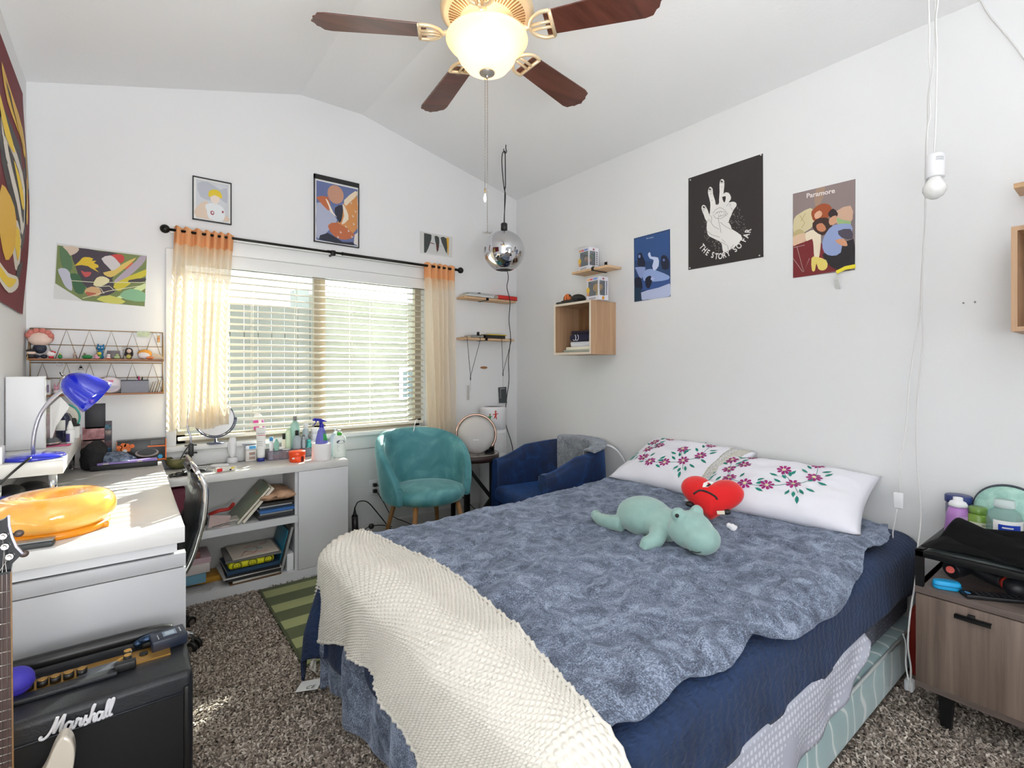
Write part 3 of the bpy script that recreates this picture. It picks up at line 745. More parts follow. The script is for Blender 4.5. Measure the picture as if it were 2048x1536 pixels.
def curtain_mat():
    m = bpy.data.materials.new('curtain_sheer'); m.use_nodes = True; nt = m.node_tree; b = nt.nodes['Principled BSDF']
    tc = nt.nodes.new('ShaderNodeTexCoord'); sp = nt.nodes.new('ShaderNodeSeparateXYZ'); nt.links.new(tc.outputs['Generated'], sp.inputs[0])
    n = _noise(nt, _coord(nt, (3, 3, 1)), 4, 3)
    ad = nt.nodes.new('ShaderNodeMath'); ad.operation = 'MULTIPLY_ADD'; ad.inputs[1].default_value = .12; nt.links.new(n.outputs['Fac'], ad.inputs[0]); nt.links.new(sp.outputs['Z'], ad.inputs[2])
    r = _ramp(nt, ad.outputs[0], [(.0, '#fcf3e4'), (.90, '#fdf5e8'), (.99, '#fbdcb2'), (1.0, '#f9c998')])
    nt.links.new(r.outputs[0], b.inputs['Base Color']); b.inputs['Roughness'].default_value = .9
    tl = nt.nodes.new('ShaderNodeBsdfTranslucent'); nt.links.new(r.outputs[0], tl.inputs[0])
    mx = nt.nodes.new('ShaderNodeMixShader'); mx.inputs[0].default_value = .7
    nt.links.new(b.outputs[0], mx.inputs[1]); nt.links.new(tl.outputs[0], mx.inputs[2])
    tp = nt.nodes.new('ShaderNodeBsdfTransparent'); m2 = nt.nodes.new('ShaderNodeMixShader'); m2.inputs[0].default_value = .10
    nt.links.new(mx.outputs[0], m2.inputs[1]); nt.links.new(tp.outputs[0], m2.inputs[2]); nt.links.new(m2.outputs[0], nt.nodes['Material Output'].inputs[0]); return m
CUM = curtain_mat(); CUM2 = mat('curtain_band', '#f4bd86', .85)
nt = CUM2.node_tree; b = nt.nodes['Principled BSDF']; tl = nt.nodes.new('ShaderNodeBsdfTranslucent'); tl.inputs[0].default_value = lin('#f9bf85'); mx = nt.nodes.new('ShaderNodeMixShader'); mx.inputs[0].default_value = .4
nt.links.new(b.outputs[0], mx.inputs[1]); nt.links.new(tl.outputs[0], mx.inputs[2]); nt.links.new(mx.outputs[0], nt.nodes['Material Output'].inputs[0])
def curtain(label, x0, x1, xb0, xb1, zb, nf, seed):
    th = thing('curtain', label, 'curtain', ((x0 + x1) / 2, RY, zb))
    def S(u, v, band=False):
        z = zr + .022 + (zb - zr - .022) * v
        t = v ** .8; X0 = x0 + (xb0 - x0) * t; X1 = x1 + (xb1 - x1) * t
        w = nf * PI * 2 * (u + .03 * math.sin(7 * u + seed)); amp = .016 + .016 * math.sin(min(1, v * 3) * PI / 2)
        x = X0 + (X1 - X0) * (u + .012 * math.sin(w * 1.0 + 1)) + .006 * math.sin(v * 5 + u * 9 + seed) * v
        y = RY - .004 + amp * math.sin(w + 1.2 * math.sin(v * 2.2 + seed) * v) + .010 * math.sin(w * 2.3 + seed) * v
        if v < .1: y = RY + (.0135 + .004 * math.sin(w*.5)) * math.sin(w)
        z += (-.012 * math.sin(u * 11 + seed) * v) - .006 * math.cos(w) * (1 - v)
        return Vector((x, y, z))
    k = MB(); k.grid(S, nf * 16, 60, CUM); obj('curtain_panel', k, th, local=False, recalc=False)
    k = MB(); k.grid(lambda u, v: S(u, v * .085) + Vector((0, -.002, 0)), nf * 16, 5, CUM2); k.grid(lambda u, v: S(u, v * .085) + Vector((0, .0035, 0)), nf * 16, 5, CUM2); obj('header_band', k, th, local=False, recalc=False, label='deep peach gathered header')
    return th
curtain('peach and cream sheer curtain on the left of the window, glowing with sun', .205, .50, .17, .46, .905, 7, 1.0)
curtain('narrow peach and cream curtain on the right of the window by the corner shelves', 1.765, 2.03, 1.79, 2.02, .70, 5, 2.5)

SLM = mat('blind_slat', '#efe9da', .5); b = SLM.node_tree.nodes['Principled BSDF']
bl = thing('window_blind', 'cream horizontal slat blind filling the window', 'blind', (1.02, YB+.035, WZ0))
k = MB(); k.box((WX0+.005, YB+.002, WZ1-.055), (WX1-.005, YB+.062, WZ1-.001), TRIM, .004); k.box((WX0-.005, YB-.010, WZ1-.075), (WX1+.005, YB+.0, WZ1-.0), TRIM, .004); obj('headrail', k, bl, local=False)
nsl = 25; zs = [WZ0 + .045 + j * (WZ1 - .075 - WZ0 - .045) / (nsl - 1) for j in range(nsl)]
for z in zs[1:]:
    k = MB(); n = 8; yc = YB + .034; rs = []
    prof = [(yc - .025 + .05 * i / n, z + .0035 * math.sin(PI * i / n) - .014 * (.5 - i / n)) for i in range(n + 1)]
    loop = [(y, q + .0013) for y, q in prof] + [(y, q - .0013) for y, q in reversed(prof)]
    for x in (WX0 + .01, WX1 - .01): rs.append([(x, y, q) for y, q in loop])
    k.rings(rs, SLM); obj('slat', k, bl, local=False)
k = MB(); k.box((WX0+.01, YB+.012, WZ0+.022), (WX1-.01, YB+.058, WZ0+.042), SLM, .004); obj('bottom_rail', k, bl, local=False)
for x in (WX0 + .12, WX0 + .40, WX0 + .66, 1.25, WX1 - .42, WX1 - .12):
    k = MB()
    for y in (YB+.006, YB+.062): k.tube([(x, y, WZ0+.04), (x, y, WZ1-.05)], .0013, SLM, 6)
    obj('ladder_cord', k, bl, local=False)

# ------------------------------------------------------------------ teal velvet chair
def velvet(name, c0, c1, c2, sh='#bfe0e0', sc=5):
    m, nt, b = _new(name); mp = _coord(nt); n = _noise(nt, mp, sc, 4, .55, 1.2); r = _ramp(nt, n.outputs['Fac'], [(.3, c0), (.5, c1), (.7, c2)])
    nt.links.new(r.outputs[0], b.inputs['Base Color']); b.inputs['Roughness'].default_value = .7; b.inputs['Sheen Weight'].default_value = .8; b.inputs['Sheen Roughness'].default_value = .35; b.inputs['Sheen Tint'].default_value = lin(sh)
    MATS[name] = m; return m
TV = velvet('teal_velvet', '#37767c', '#4d8b91', '#6ba5a9')
LEGW = wood('chair_leg_wood', '#8a5f35', '#a97b4a', 'Z', 8, .45)
tc_ = thing('accent_chair', 'teal velvet tub chair with wooden legs in front of the window', 'chair', (1.585, 3.02, 0))
sz = .455
k = MB(); prof = [(.02, sz-.085), (.20, sz-.085), (.235, sz-.078), (.252, sz-.055), (.256, sz-.03), (.245, sz-.008), (.215, sz+.006), (.12, sz+.016), (.005, sz+.018)]
k.lathe(prof, (0, -.045, 0), TV, 44, sy=.98); obj('seat', k, tc_)
def shell(u, side, r_in):
    pass
def back(u, v):
    """outer/inner loop of the wrap-around back; u along the wrap, v around the cross-section"""
    a = math.radians(-208 + 236 * u)                 # 0 = +x, 90 = +y (the wall side)
    a = math.radians(-28 + 236 * u)
    m = abs(u - .5) * 2
    top = sz - .03 + (.395) * (1 - m ** 2.6) ** .62
    bot = sz - .075
    th = .026 + .012 * (1 - m)
    lean = .05
    c = math.cos(2*PI*v); s = math.sin(2*PI*v)
    h = (bot + top) / 2; hh = (top - bot) / 2
    sg = lambda q, e: math.copysign(abs(q) ** e, q)
    zz = h + hh * sg(s, .35); rr = .262 + th * sg(c, .6) + lean * (zz - bot) / .45
    rr *= 1 - .02 * m
    return Vector((rr * 1.04 * math.cos(a), rr * math.sin(a) - .045, zz))
nU, nV = 60, 36; k = MB()
k.rings([[back(i / nU * .998 + .001, j / nV) for j in range(nV)] for i in range(nU + 1)], TV); obj('backrest', k, tc_, sub=1)
for u in (.012, .988):
    k = MB(); k.tube([back(u, v) for v in [.25 + i * .02 for i in range(-1, 14)]], .003, TV, 6); obj('piping', k, tc_)
for (x0, y0, x1, y1) in ((-.15, -.18, -.215, -.26), (.15, -.18, .215, -.26), (-.15, .11, -.22, .19), (.15, .11, .22, .19)):
    k = MB(); k.cyl((x1, y1, 0), (x0, y0, sz - .08), .0115, .017, LEGW, 16); obj('leg', k, tc_)
k = MB(); a = onY(832, 880, 3.22); k.tube(V2((1.60, 3.20, .80), (1.66, 3.28, .868), (1.71, 3.33, .85), (1.74, 3.36, .79)), .003, CW, 8, sub=6)
single('charging_cable', 'short white cable lying over the top of the teal chair back', 'cable', k)

# ------------------------------------------------------------------ blue velvet armchair
BV = velvet('blue_velvet', '#041a3c', '#072650', '#0d3a72', '#2f62b0', 8)
nt = BV.node_tree; b = nt.nodes['Principled BSDF']; w = nt.nodes.new('ShaderNodeTexWave'); w.bands_direction = 'Y'; w.inputs['Scale'].default_value = 30; w.inputs['Distortion'].default_value = 1; nt.links.new(_coord(nt).outputs[0], w.inputs['Vector']); _bump(nt, b, w.outputs['Fac'], .4, .003)
ac = thing('armchair', 'dark blue velvet tub armchair in the corner beside the bed', 'armchair', (2.36, 2.575, 0), math.radians(-8))
def acu(t):
    """centre line of the shell, t 0..1 from the window-side arm front round the back to the bed-side arm front; returns x,y and top height"""
    L = .295; W = .315
    if t < .3: f = t / .3; return (-L + f * (L * .9), W + .0, f)
    if t > .7: f = (1 - t) / .3; return (-L + f * (L * .9), -W, f)
    a = PI / 2 - (t - .3) / .4 * PI; return (-L * .1 + .33 * math.cos(a) ** .8 if math.cos(a) > 0 else -L*.1, W * math.copysign(abs(math.sin(a)) ** .8, math.sin(a)), 1)
pts = [acu(i / 60) for i in range(61)]
k = MB(); rs = []
for i, (x, y, f) in enumerate(pts):
    t = i / 60; a = Vector(pts[max(0, i-1)][:2]); c = Vector(pts[min(60, i+1)][:2]); d = (c - a).normalized(); nrm = Vector((-d.y, d.x))
    m = 1 - abs(t - .5) * 2                      # 0 at the arm fronts, 1 in the middle of the back
    top = .585 + .135 * sm(0, 1, m)
    th = .050 - .008 * m
    ring = []
    for j in range(24):
        q = 2*PI*j/24; cc = math.copysign(abs(math.cos(q)) ** .5, math.cos(q)); ss = math.copysign(abs(math.sin(q)) ** .28, math.sin(q))
        ring.append(Vector((x, y, 0)) + Vector((nrm.x, nrm.y, 0)) * th * cc * (1.1 - .2 * (ss > 0)) + Vector((0, 0, .06 + (top - .06) / 2 + (top - .06) / 2 * ss)))
    rs.append(ring)
k.rings(rs, BV); obj('frame', k, ac)
k = MB(); k.box((-.30, -.28, .06), (.25, .28, .29), BV, .02, 3); obj('seat_base', k, ac)
k = MB(); k.box((-.335, -.272, .29), (.24, .272, .405), BV, .045, 5); obj('seat_cushion', k, ac, sub=1)
for x, y in ((-.27, -.27), (-.27, .27), (.24, -.22), (.24, .22)):
    k = MB(); k.cyl((x, y, 0), (x, y, .062), .014, .02, mat('dark_wood', '#2a1c15', .5), 12); obj('leg', k, ac)
# grey heating pad folded over the chair back
GF = fleece_mat('pad_fleece', '#6c7076', '#85898f', '#9ea2a8', 120)
k = MB()
def padf(u, v):
    # u along the back (from window end to bed end), v from front hanging edge over the top and down behind
    t = .40 + .27 * u; i = t * 60; i0 = int(i); p = Vector(pts[i0][:2]).lerp(Vector(pts[min(60, i0+1)][:2]), i - i0)
    a = Vector(pts[max(0, i0-1)][:2]); c = Vector(pts[min(60, i0+2)][:2]); d = (c - a).normalized(); nrm = Vector((-d.y, d.x))
    m = 1 - abs(t - .5) * 2; top = .585 + .135 * sm(0, 1, m) + .014
    inward = -nrm if True else nrm
    L = .24 + .05 * math.sin(u * 3 + .5); s = v * (L + .12)
    wr = .006 * fbm(u * 9, v * 2.2, 3) + .004 * math.sin(u * 40 + v * 2) * (1 - v)
    if s < L: off = .052 + wr - .01 * (1 - s / L); z = top - (L - s) * .93
    else: f = (s - L) / .12; off = .05 - .10 * f; z = top + .006 * math.sin(f * PI) + wr
    base = p + (-nrm) * off
    return Vector((base.x, base.y, z))
sgn = 1
# find which side is inward: the shell opens to -x
q = padf(.5, 0)
k.grid(padf, 70, 40, GF)
hpad = single('heating_pad', 'soft grey heating pad folded over the back of the blue armchair', 'heating pad', MB().box((0,0,0),(.01,.01,.01), GF))
bpy.data.objects.remove(hpad)
hp_ = thing('heating_pad', 'soft grey heating pad folded over the back of the blue armchair', 'heating pad', (2.36, 2.575, 0), math.radians(-8))
obj('pad', k, hp_, recalc=False, solid=.012, soff=0)
k = MB(); e = mtx(hp_).inverted()
k.tube([e @ Vector(p) for p in ((2.60, 2.33, .715), (2.635, 2.285, .705), (2.67, 2.24, .66), (2.69, 2.20, .58), (2.685, 2.17, .45))], [.011, .008, .0045, .004, .004], CW, 10, sub=6)
obj('cord', k, hp_, label='white power cord')
k = MB(); k.box((2.28, 2.44, .41), (2.42, 2.66, .50), mat('cushion_grey', '#a9a8a4', .9), .035, 4); single('seat_pillow', 'small pale grey cushion on the seat of the blue armchair', 'cushion', k, sub=1)

# ------------------------------------------------------------------ round side table and what stands on it
MARB = mat('marble_grey', '#6e6662', .2, var='#b0a8a2', vscale=7); DKR = mat('dark_rim', '#2c1b18', .4)
TX, TY = 2.09, 3.188
st = thing('side_table', 'round marble topped side table with black angled frame', 'side table', (TX, TY, 0))
k = MB(); k.cyl((0, 0, .575), (0, 0, .602), .200, m=MARB, n=48); obj('tabletop', k, st, bevel=.003)
k = MB(); k.lathe([(.193, .548), (.203, .55), (.204, .598), (.200, .598)], m=DKR, n=48, cap=False); obj('rim', k, st, solid=.003)
def bar(k, a, b, w, m): 
    a = Vector(a); b = Vector(b); d = (b - a); L = d.length; M = Matrix.Translation((a + b) / 2) @ d.to_track_quat('X', 'Z').to_matrix().to_4x4(); k.cbox((0, 0, 0), (L, w, w), m, M=M)
k = MB()
la = Vector((-.135, -.125)); lb = Vector((.045, -.19)); 
for (p, q) in ((la, lb),):
    bar(k, (p.x, p.y, 0), (p.x, p.y, .56), .026, BLACKM); bar(k, (q.x, q.y, 0), (q.x, q.y, .56), .026, BLACKM)
    bar(k, (p.x, p.y, .53), (q.x, q.y, .28), .026, BLACKM); bar(k, (p.x, p.y, .03), (q.x, q.y, .28), .026, BLACKM)
bar(k, (.06, .16, 0), (.06, .16, .56), .026, BLACKM); bar(k, (-.10, .12, 0), (-.10, .12, .56), .026, BLACKM)
for a, b in (((la.x, la.y, .012), (lb.x, lb.y, .012)), ((lb.x, lb.y, .012), (.06, .16, .012)), ((la.x, la.y, .012), (-.10, .12, .012)), ((la.x, la.y, .56), (.06, .16, .56)), ((lb.x, lb.y, .56), (-.10, .12, .56))): bar(k, a, b, .022, BLACKM)
obj('frame', k, st)
SPW = mat('speaker_cloth', '#c3bfbc', .8, bump=.4, bscale=500, bdist=.001); RG = mat('rose_gold', '#b79b8c', .25, metal=.8)
a = onY(952, 875, 3.10); Fw = Vector((-.55, -.83, .12)).normalized(); Sx = Vector((0, 0, 1)).cross(Fw).normalized(); Sy = Fw.cross(Sx)
SPM = plane_M(a, Sx, Sy); a_z = .602 + .142
SPM[2][3] = a_z
sp = thing('speaker', 'round white fabric speaker with a rose gold ring on the side table', 'speaker', (a.x, a.y, .602))
k = MB(); n = 48; k.rings([[SPM @ Vector((r * math.cos(2*PI*j/n), r * math.sin(2*PI*j/n) * (1.0), z)) for j in range(n)] for r, z in ((.005, .056), (.06, .053), (.105, .040), (.130, .018), (.138, 0), (.132, -.02), (.10, -.045), (.005, -.06))], SPW, smooth=True); obj('body', k, sp, local=False)
k = MB(); k.tube([SPM @ Vector((.148 * math.cos(t), .148 * math.sin(t) + .004, .0)) for t in [math.radians(-40 + 260 * i / 40) for i in range(41)]], .009, RG, 10); obj('ring_handle', k, sp, local=False)
k = MB(); k.cbox((0, -.035, .0555), (.045, .005, .001), CW, M=SPM); obj('badge', k, sp, local=False)
pu = thing('air_purifier', 'tall white cylindrical air purifier with two figure stickers in the corner', 'air purifier', (2.34, 3.31, 0))
pu.location = (2.38, 3.325, 0)
k = MB(); k.lathe([(.104, 0), (.108, .01), (.108, .74), (.104, .742), (.104, .745), (.108, .748), (.108, .915), (.103, .928), (.090, .932), (.086, .925), (.05, .915), (.001, .912)], m=CW, n=48); obj('casing', k, pu)
k = MB(); k.lathe([(.001, .918), (.084, .926), (.086, .9265)], m=mat('dark_grille', '#4a4a4c', .6), n=40, cap=False); obj('top_grille', k, pu)
k = MB()
for row in range(18):
    for c in range(24):
        t = math.radians(180 + c * 5.2 + (row % 2) * 2.6); k.cbox((0, 0, 0), (.0012, .004, .004), mat('hole_grey', '#9a9a9c', .7), M=TR(.1085 * math.cos(t), .1085 * math.sin(t), .715 - row * .009) @ Matrix.Rotation(t, 4, 'Z'))
obj('perforations', k, pu)
def sticker(cx, cz, col, s):
    k = MB(); G = mat('sticker_' + col[1:], col, .5); SK = mat('sticker_skin', '#b5654a', .6)
    def q(x, z): 
        t = math.radians(cx) + x * s / .109; return Vector((.1092 * math.cos(t), .1092 * math.sin(t), cz + z * s))
    for (m, pts) in ((G, [(-.2, .5), (.2, .5), (.28, 0), (.15, -.1), (-.2, -.05)]), (G, [(-.2, 0), (.15, -.05), (.35, -.9), (.15, -.95), (0, -.4), (-.3, -.8), (-.45, -.7)]), (G, [(-.2, .45), (-.75, .2), (-.7, .05), (-.15, .25)]), (G, [(.2, .45), (.7, .5), (.7, .35), (.2, .25)]), (SK, [(-.18, .55), (.18, .55), (.22, .85), (0, 1.0), (-.22, .85)]), (G, [(-.25, .85), (.25, .85), (.1, 1.15), (-.1, 1.15)])):
        k.poly([q(*p) for p in pts], m)
    return k
obj('sticker', sticker(222, .845, '#2c8a4a', .030), pu, recalc=False, label='small green figure sticker'); obj('sticker', sticker(246, .865, '#c0201c', .034), pu, recalc=False, label='small red figure sticker')
mx_, my_ = 2.205, 3.08
k = MB(); k.lathe([(.036, 0), (.039, .003), (.040, .088), (.038, .09), (.035, .085), (.034, .01), (.001, .008)], m=mat('mug_black', '#0f0f11', .25), n=32)
mg = thing('tumbler', 'black cup standing beside the round speaker on the side table', 'cup', (2.185, 3.10, .602)); obj('body', k, mg)
k = MB(); k.cbox((-.028, -.029, .045), (.010, .001, .03), CW, M=Matrix.Rotation(0, 4, 'Z')); obj('logo', k, mg)
k = MB(); k.box((2.215, 3.13, .602), (2.25, 3.20, .70), CW, .002); k.box((2.214, 3.14, .61), (2.2155, 3.19, .69), mat('print_grey', '#8c8c8c', .7)); single('small_box', 'small white printed box behind the black cup on the side table', 'box', k)
k = MB(); k.cyl((2.15, 3.045, .602), (2.15, 3.045, .612), .038, m=BLACK, n=30); single('coaster', 'flat black disc on the front edge of the side table', 'coaster', k)

# ------------------------------------------------------------------ two small wall shelves between curtain and corner
PLY = wood('light_plank', '#c9a27a', '#dcbc96', 'X', 6, .6)
WBK = mat('paper_white', '#e4e2de', .6)
def plank(name, label, x0, x1, z, dp, parts=None):
    th = thing(name, label, 'shelf', ((x0+x1)/2, YB - dp/2, z)); k = MB(); k.box((x0, YB-dp, z), (x1, YB, z+.018), PLY, .002); obj('board', k, th, local=False)
    xc = (x0 + x1) / 2
    for xx in (xc - .04,):
        k = MB(); k.box((xx-.012, YB-.003, z), (xx+.012, YB, z+.075), BLACKM); k.box((xx-.012, YB-dp-.004, z-.003), (xx+.012, YB, z), BLACKM); k.box((xx-.012, YB-dp-.004, z-.003), (xx+.012, YB-dp-.001, z+.022), BLACKM); obj('bracket', k, th, local=False)
    return th
za = 1.80; plank('wall_shelf', 'upper small wooden wall shelf left of the corner holding a red book', 2.10, 2.62, za, .12)
zb_ = 1.472; plank('wall_shelf', 'lower small wooden wall shelf left of the corner with black cords looped over it', 2.10, 2.60, zb_, .12)
def book(name, label, x0, y0, z0, x1, y1, z1, cover, pages=True, group=None, rot=0, spine='front'):
    """flat lying book: covers and page block"""
    cx, cy = (x0+x1)/2, (y0+y1)/2
    th = thing(name, label, 'book', (cx, cy, z0), rot, group); w, d, h = (x1-x0)/2, (y1-y0)/2, z1 - z0; c = min(.0025, h*.15)
    k = MB(); k.box((-w, -d, 0), (w, d, c), cover); k.box((-w, -d, h-c), (w, d, h), cover)
    if spine == 'front': k.box((-w, -d, 0), (w, -d+.002, h), cover)
    elif spine == 'left': k.box((-w, -d, 0), (-w+.002, d, h), cover)
    elif spine == 'right': k.box((w-.002, -d, 0), (w, d, h), cover)
    obj('cover', k, th)
    i = .003
    k = MB(); k.box((-w+i, -d+i, c), (w-i, d-i, h-c), mat('book_pages', '#d9d2c2', .8)); obj('pages', k, th)
    return th
book('book', 'thin white book lying on the upper corner shelf', 2.11, YB-.13, za+.018, 2.38, YB-.02, za+.034, WBK)
book('book', 'second white book under the red one on the upper corner shelf', 2.14, YB-.115, za+.034, 2.40, YB-.02, za+.048, mat('paper_grey', '#c4c7c6', .6))
book('book', 'bright red book lying on the upper corner shelf', 2.42, YB-.135, za+.018, 2.62, YB-.02, za+.050, mat('book_red', '#c8241c', .45))
book('book', 'grey notebook on the lower corner shelf at the left', 2.16, YB-.125, zb_+.018, 2.30, YB-.02, zb_+.036, mat('book_grey', '#8f8e88', .6))
book('book', 'black and yellow book on the lower corner shelf', 2.28, YB-.125, zb_+.036 - .018, 2.50, YB-.02, zb_+.044, mat('book_dark', '#2a2a28', .5))
book('book', 'yellow booklet on top of the pile on the lower corner shelf', 2.32, YB-.12, zb_+.044, 2.52, YB-.03, zb_+.052, mat('book_yellow', '#d8b928', .5))
CRD = BLACK
for (u0, u1, ub, vb, tail) in ((934, 960, 941, 753, 0), (1003, 1022, 1006, 745, 0)):
    k = MB(); A = onY(u0, 678, YB-.125); Bp = onY(u1, 678, YB-.125); A.z = Bp.z = zb_ + .02; D = onY(ub, vb, YB-.09)
    mid = [Vector((A.x, YB-.02, zb_+.022)), A, D]; k.tube([Vector((A.x, YB-.03, zb_+.0205)), A + Vector((0, -.003, 0)), A + Vector((0, -.003, -.02)), D], .0022, CRD, 6); k.tube([Vector((Bp.x, YB-.03, zb_+.0205)), Bp + Vector((0, -.003, 0)), Bp + Vector((0, -.003, -.02)), D], .0022, CRD, 6)
    k.cyl(D, D + Vector((0, 0, -.03)), .004, m=CRD); k.tube([D + Vector((0, 0, -.03)), D + Vector((0, 0, -.12 - tail))], .0014, STEEL, 6)
    single('hanging_loop', 'black cord loop hanging from the left end of the lower corner shelf' if u0 < 950 else 'black cord loop hanging from the right end of the lower corner shelf', 'cord', k)
a = onY(967, 735, YB); k = MB(); k.prism([(a.x + .034*math.cos(t), YB-.001, a.z + .010*math.sin(t)*(1 if math.sin(t) > 0 else 1.2)) for t in [2*PI*i/20 for i in range(20)]], (0, -.010, 0), wood('lip_wood', '#b07c50', '#c8986a', 'X')); k.cbox((a.x, YB-.0115, a.z), (.05, .002, .003), DKR); single('wooden_hook', 'small almond shaped wooden hook on the wall below the corner shelf', 'hook', k)
a = onY(997, 775, YB-.012); b2 = onY(1014, 806, YB-.012); k = MB(); k.prism([(a.x, YB-.012, a.z), (b2.x-.01, YB-.016, a.z+.004), (b2.x, YB-.012, b2.z), (a.x+.01, YB-.010, b2.z+.003)], (0, .004, 0), mat('pouch_grey', '#43474a', .6))
for i in range(6): k.cbox((a.x + .018, YB-.0165, a.z - .018 - i*.014), (.012, .001, .003), WBK)
k.cbox((a.x+.04, YB-.0165, a.z-.010), (.05, .001, .003), WBK)
single('wall_card', 'dark grey printed card pinned on the wall above the air purifier', 'card', k)
a = onY(936, 785, YB); k = MB(); k.box((a.x-.012, YB-.014, a.z-.06), (a.x+.004, YB-.0005, a.z+.06), mat('paddle_grey', '#b4b1ad', .6), .003); single('cable_cover', 'slim pale grey cover on the wall right of the curtain', 'cover', k)

# ------------------------------------------------------------------ outlet, cables and hair dryer behind the chair
a = onY(747, 975, YB); ot = thing('wall_outlet', 'white double wall outlet with two black plugs by the teal chair', 'outlet', (a.x, YB, a.z))
k = MB(); k.box((-.036, -.006, -.058), (.036, -.0005, .058), CW, .003); obj('plate', k, ot)
for dz in (.022, -.022):
    k = MB(); k.box((-.014, -.0085, dz-.013), (.014, -.006, dz+.013), mat('outlet_face', '#cfcdc9', .5), .002); obj('socket', k, ot)
def cable(label, pts, r=.003, m=None, name='power_cable', plug=None):
    th = thing(name, label, 'cable', pts[0]); k = MB(); k.tube(V2(*pts), r, m or BLACK, 8, sub=8); obj('cord', k, th, local=False)
    if plug: k = MB(); k.box(*plug, m or BLACK, .003); obj('plug', k, th, local=False)
    return th
X = a.x; Z = a.z
cable('black cable with a pale tag running from the upper outlet behind the teal chair', [(X+.01, YB-.03, Z+.022), (X+.05, YB-.05, Z-.0), (X+.12, YB-.06, Z-.05), (X+.25, YB-.07, Z-.10), (X+.40, YB-.08, Z-.075), (X+.6, YB-.06, Z-.07), (X+.75, YB-.05, Z-.2), (X+.9, YB-.05, .03)], plug=((X-.010, YB-.034, Z+.010), (X+.016, YB-.009, Z+.034)))
k = MB(); k.cyl((X+.055, YB-.052, Z-.005), (X+.115, YB-.060, Z-.045), .007, m=mat('tag_clear', '#b9b8b8', .4)); obj('tag', k, bpy.data.objects['power_cable'], local=False)
cable('black cable drooping from the lower outlet down to the floor', [(X+.01, YB-.03, Z-.022), (X+.05, YB-.06, Z-.10), (X+.10, YB-.09, Z-.20), (X+.20, YB-.10, Z-.26), (X+.28, YB-.12, .08), (X+.42, YB-.14, .045), (X+.6, YB-.1, .03), (X+.85, YB-.14, .02)], plug=((X-.010, YB-.034, Z-.034), (X+.016, YB-.009, Z-.010)))
# hair dryer standing on its barrel
h0 = Vector((1.235, 3.30, .0)); PKM = mat('dryer_maroon', '#7a3f4b', .35, metal=.2); DKM = mat('dryer_dark', '#3b3638', .35, metal=.4)
hd = thing('hair_dryer', 'maroon hair dryer with a dark handle pointing up behind the cabinet', 'hair dryer', (h0.x, h0.y, 0))
k = MB(); k.cyl((-.07, -.02, .045), (.075, 0, .045), .040, m=PKM, n=28); k.cyl((.075, 0, .045), (.082, 0.001, .045), .034, m=DKM, n=28); obj('barrel', k, hd, bevel=.004)
k = MB(); k.cyl((-.02, -.01, .08), (-.025, -.01, .25), .021, m=DKM, n=24); k.lathe([(.021, .25), (.012, .262), (.006, .29), (.004, .31)], (-.025, -.01, 0), BLACK, 16); obj('handle', k, hd)
k = MB(); k.tube(V2((-.025, -.01, .30), (0, -.01, .34), (.06, -.02, .33), (.13, -.04, .24), (.20, -.06, .14), (.27, -.08, .06), (.34, -.1, .02)), .004, BLACK, 8, sub=8)
k.tube(V2((-.01, -.06, .03), (.0, -.06, .10), (.03, -.05, .155), (.07, -.05, .17), (.14, -.05, .165), (.22, -.06, .14)), .003, BLACK, 8, sub=8); k.ball((.075, -.05, .17), (.020, .016, .019), BLACK); obj('cord', k, hd)
k = MB()
for pts in ([(1.20, 3.10, .012), (1.35, 3.16, .02), (1.5, 3.12, .025), (1.7, 3.2, .02), (1.9, 3.28, .03), (2.0, 3.3, .02)], [(1.25, 3.18, .03), (1.4, 3.1, .04), (1.6, 3.18, .045), (1.72, 3.24, .05), (1.78, 3.25, .07), (1.80, 3.26, .04), (1.74, 3.28, .03)]): k.tube(V2(*pts), .005, BLACK, 8, sub=6)
single('cable_tangle', 'tangle of black cables on the carpet under the teal chair', 'cable', k)
# ------------------------------------------------------------------ white desk on the left
DX, DY, DZ = .145, 1.90, .74
dk = thing('desk', 'long white desk along the left wall with a marble-like worn top', 'desk', (-.12, 2.65, 0))
DPN = mat('desk_panel_shaded', '#adadaf', .4)  # white laminate darkened for the weaker light on the desk's near end
DTOP = mat('desk_top_white', '#d0cecb', .3, var='#dcdad8', vscale=3)
k = MB(); k.box((XL+.005, DY, .69), (DX, 3.425, DZ), DTOP, .0015); obj('tabletop', k, dk, local=False)
k = MB(); k.box((XL+.01, DY+.012, .66), (DX-.02, 3.40, .69), WHITE); obj('apron', k, dk, local=False)
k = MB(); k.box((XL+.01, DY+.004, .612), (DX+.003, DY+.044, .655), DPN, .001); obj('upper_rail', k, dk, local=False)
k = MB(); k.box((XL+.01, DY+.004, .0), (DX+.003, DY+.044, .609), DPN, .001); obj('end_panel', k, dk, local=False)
k = MB(); k.box((XL+.02, DY+.30, .0), (DX-.03, DY+.32, .66), WHITE); obj('inner_panel', k, dk, local=False)

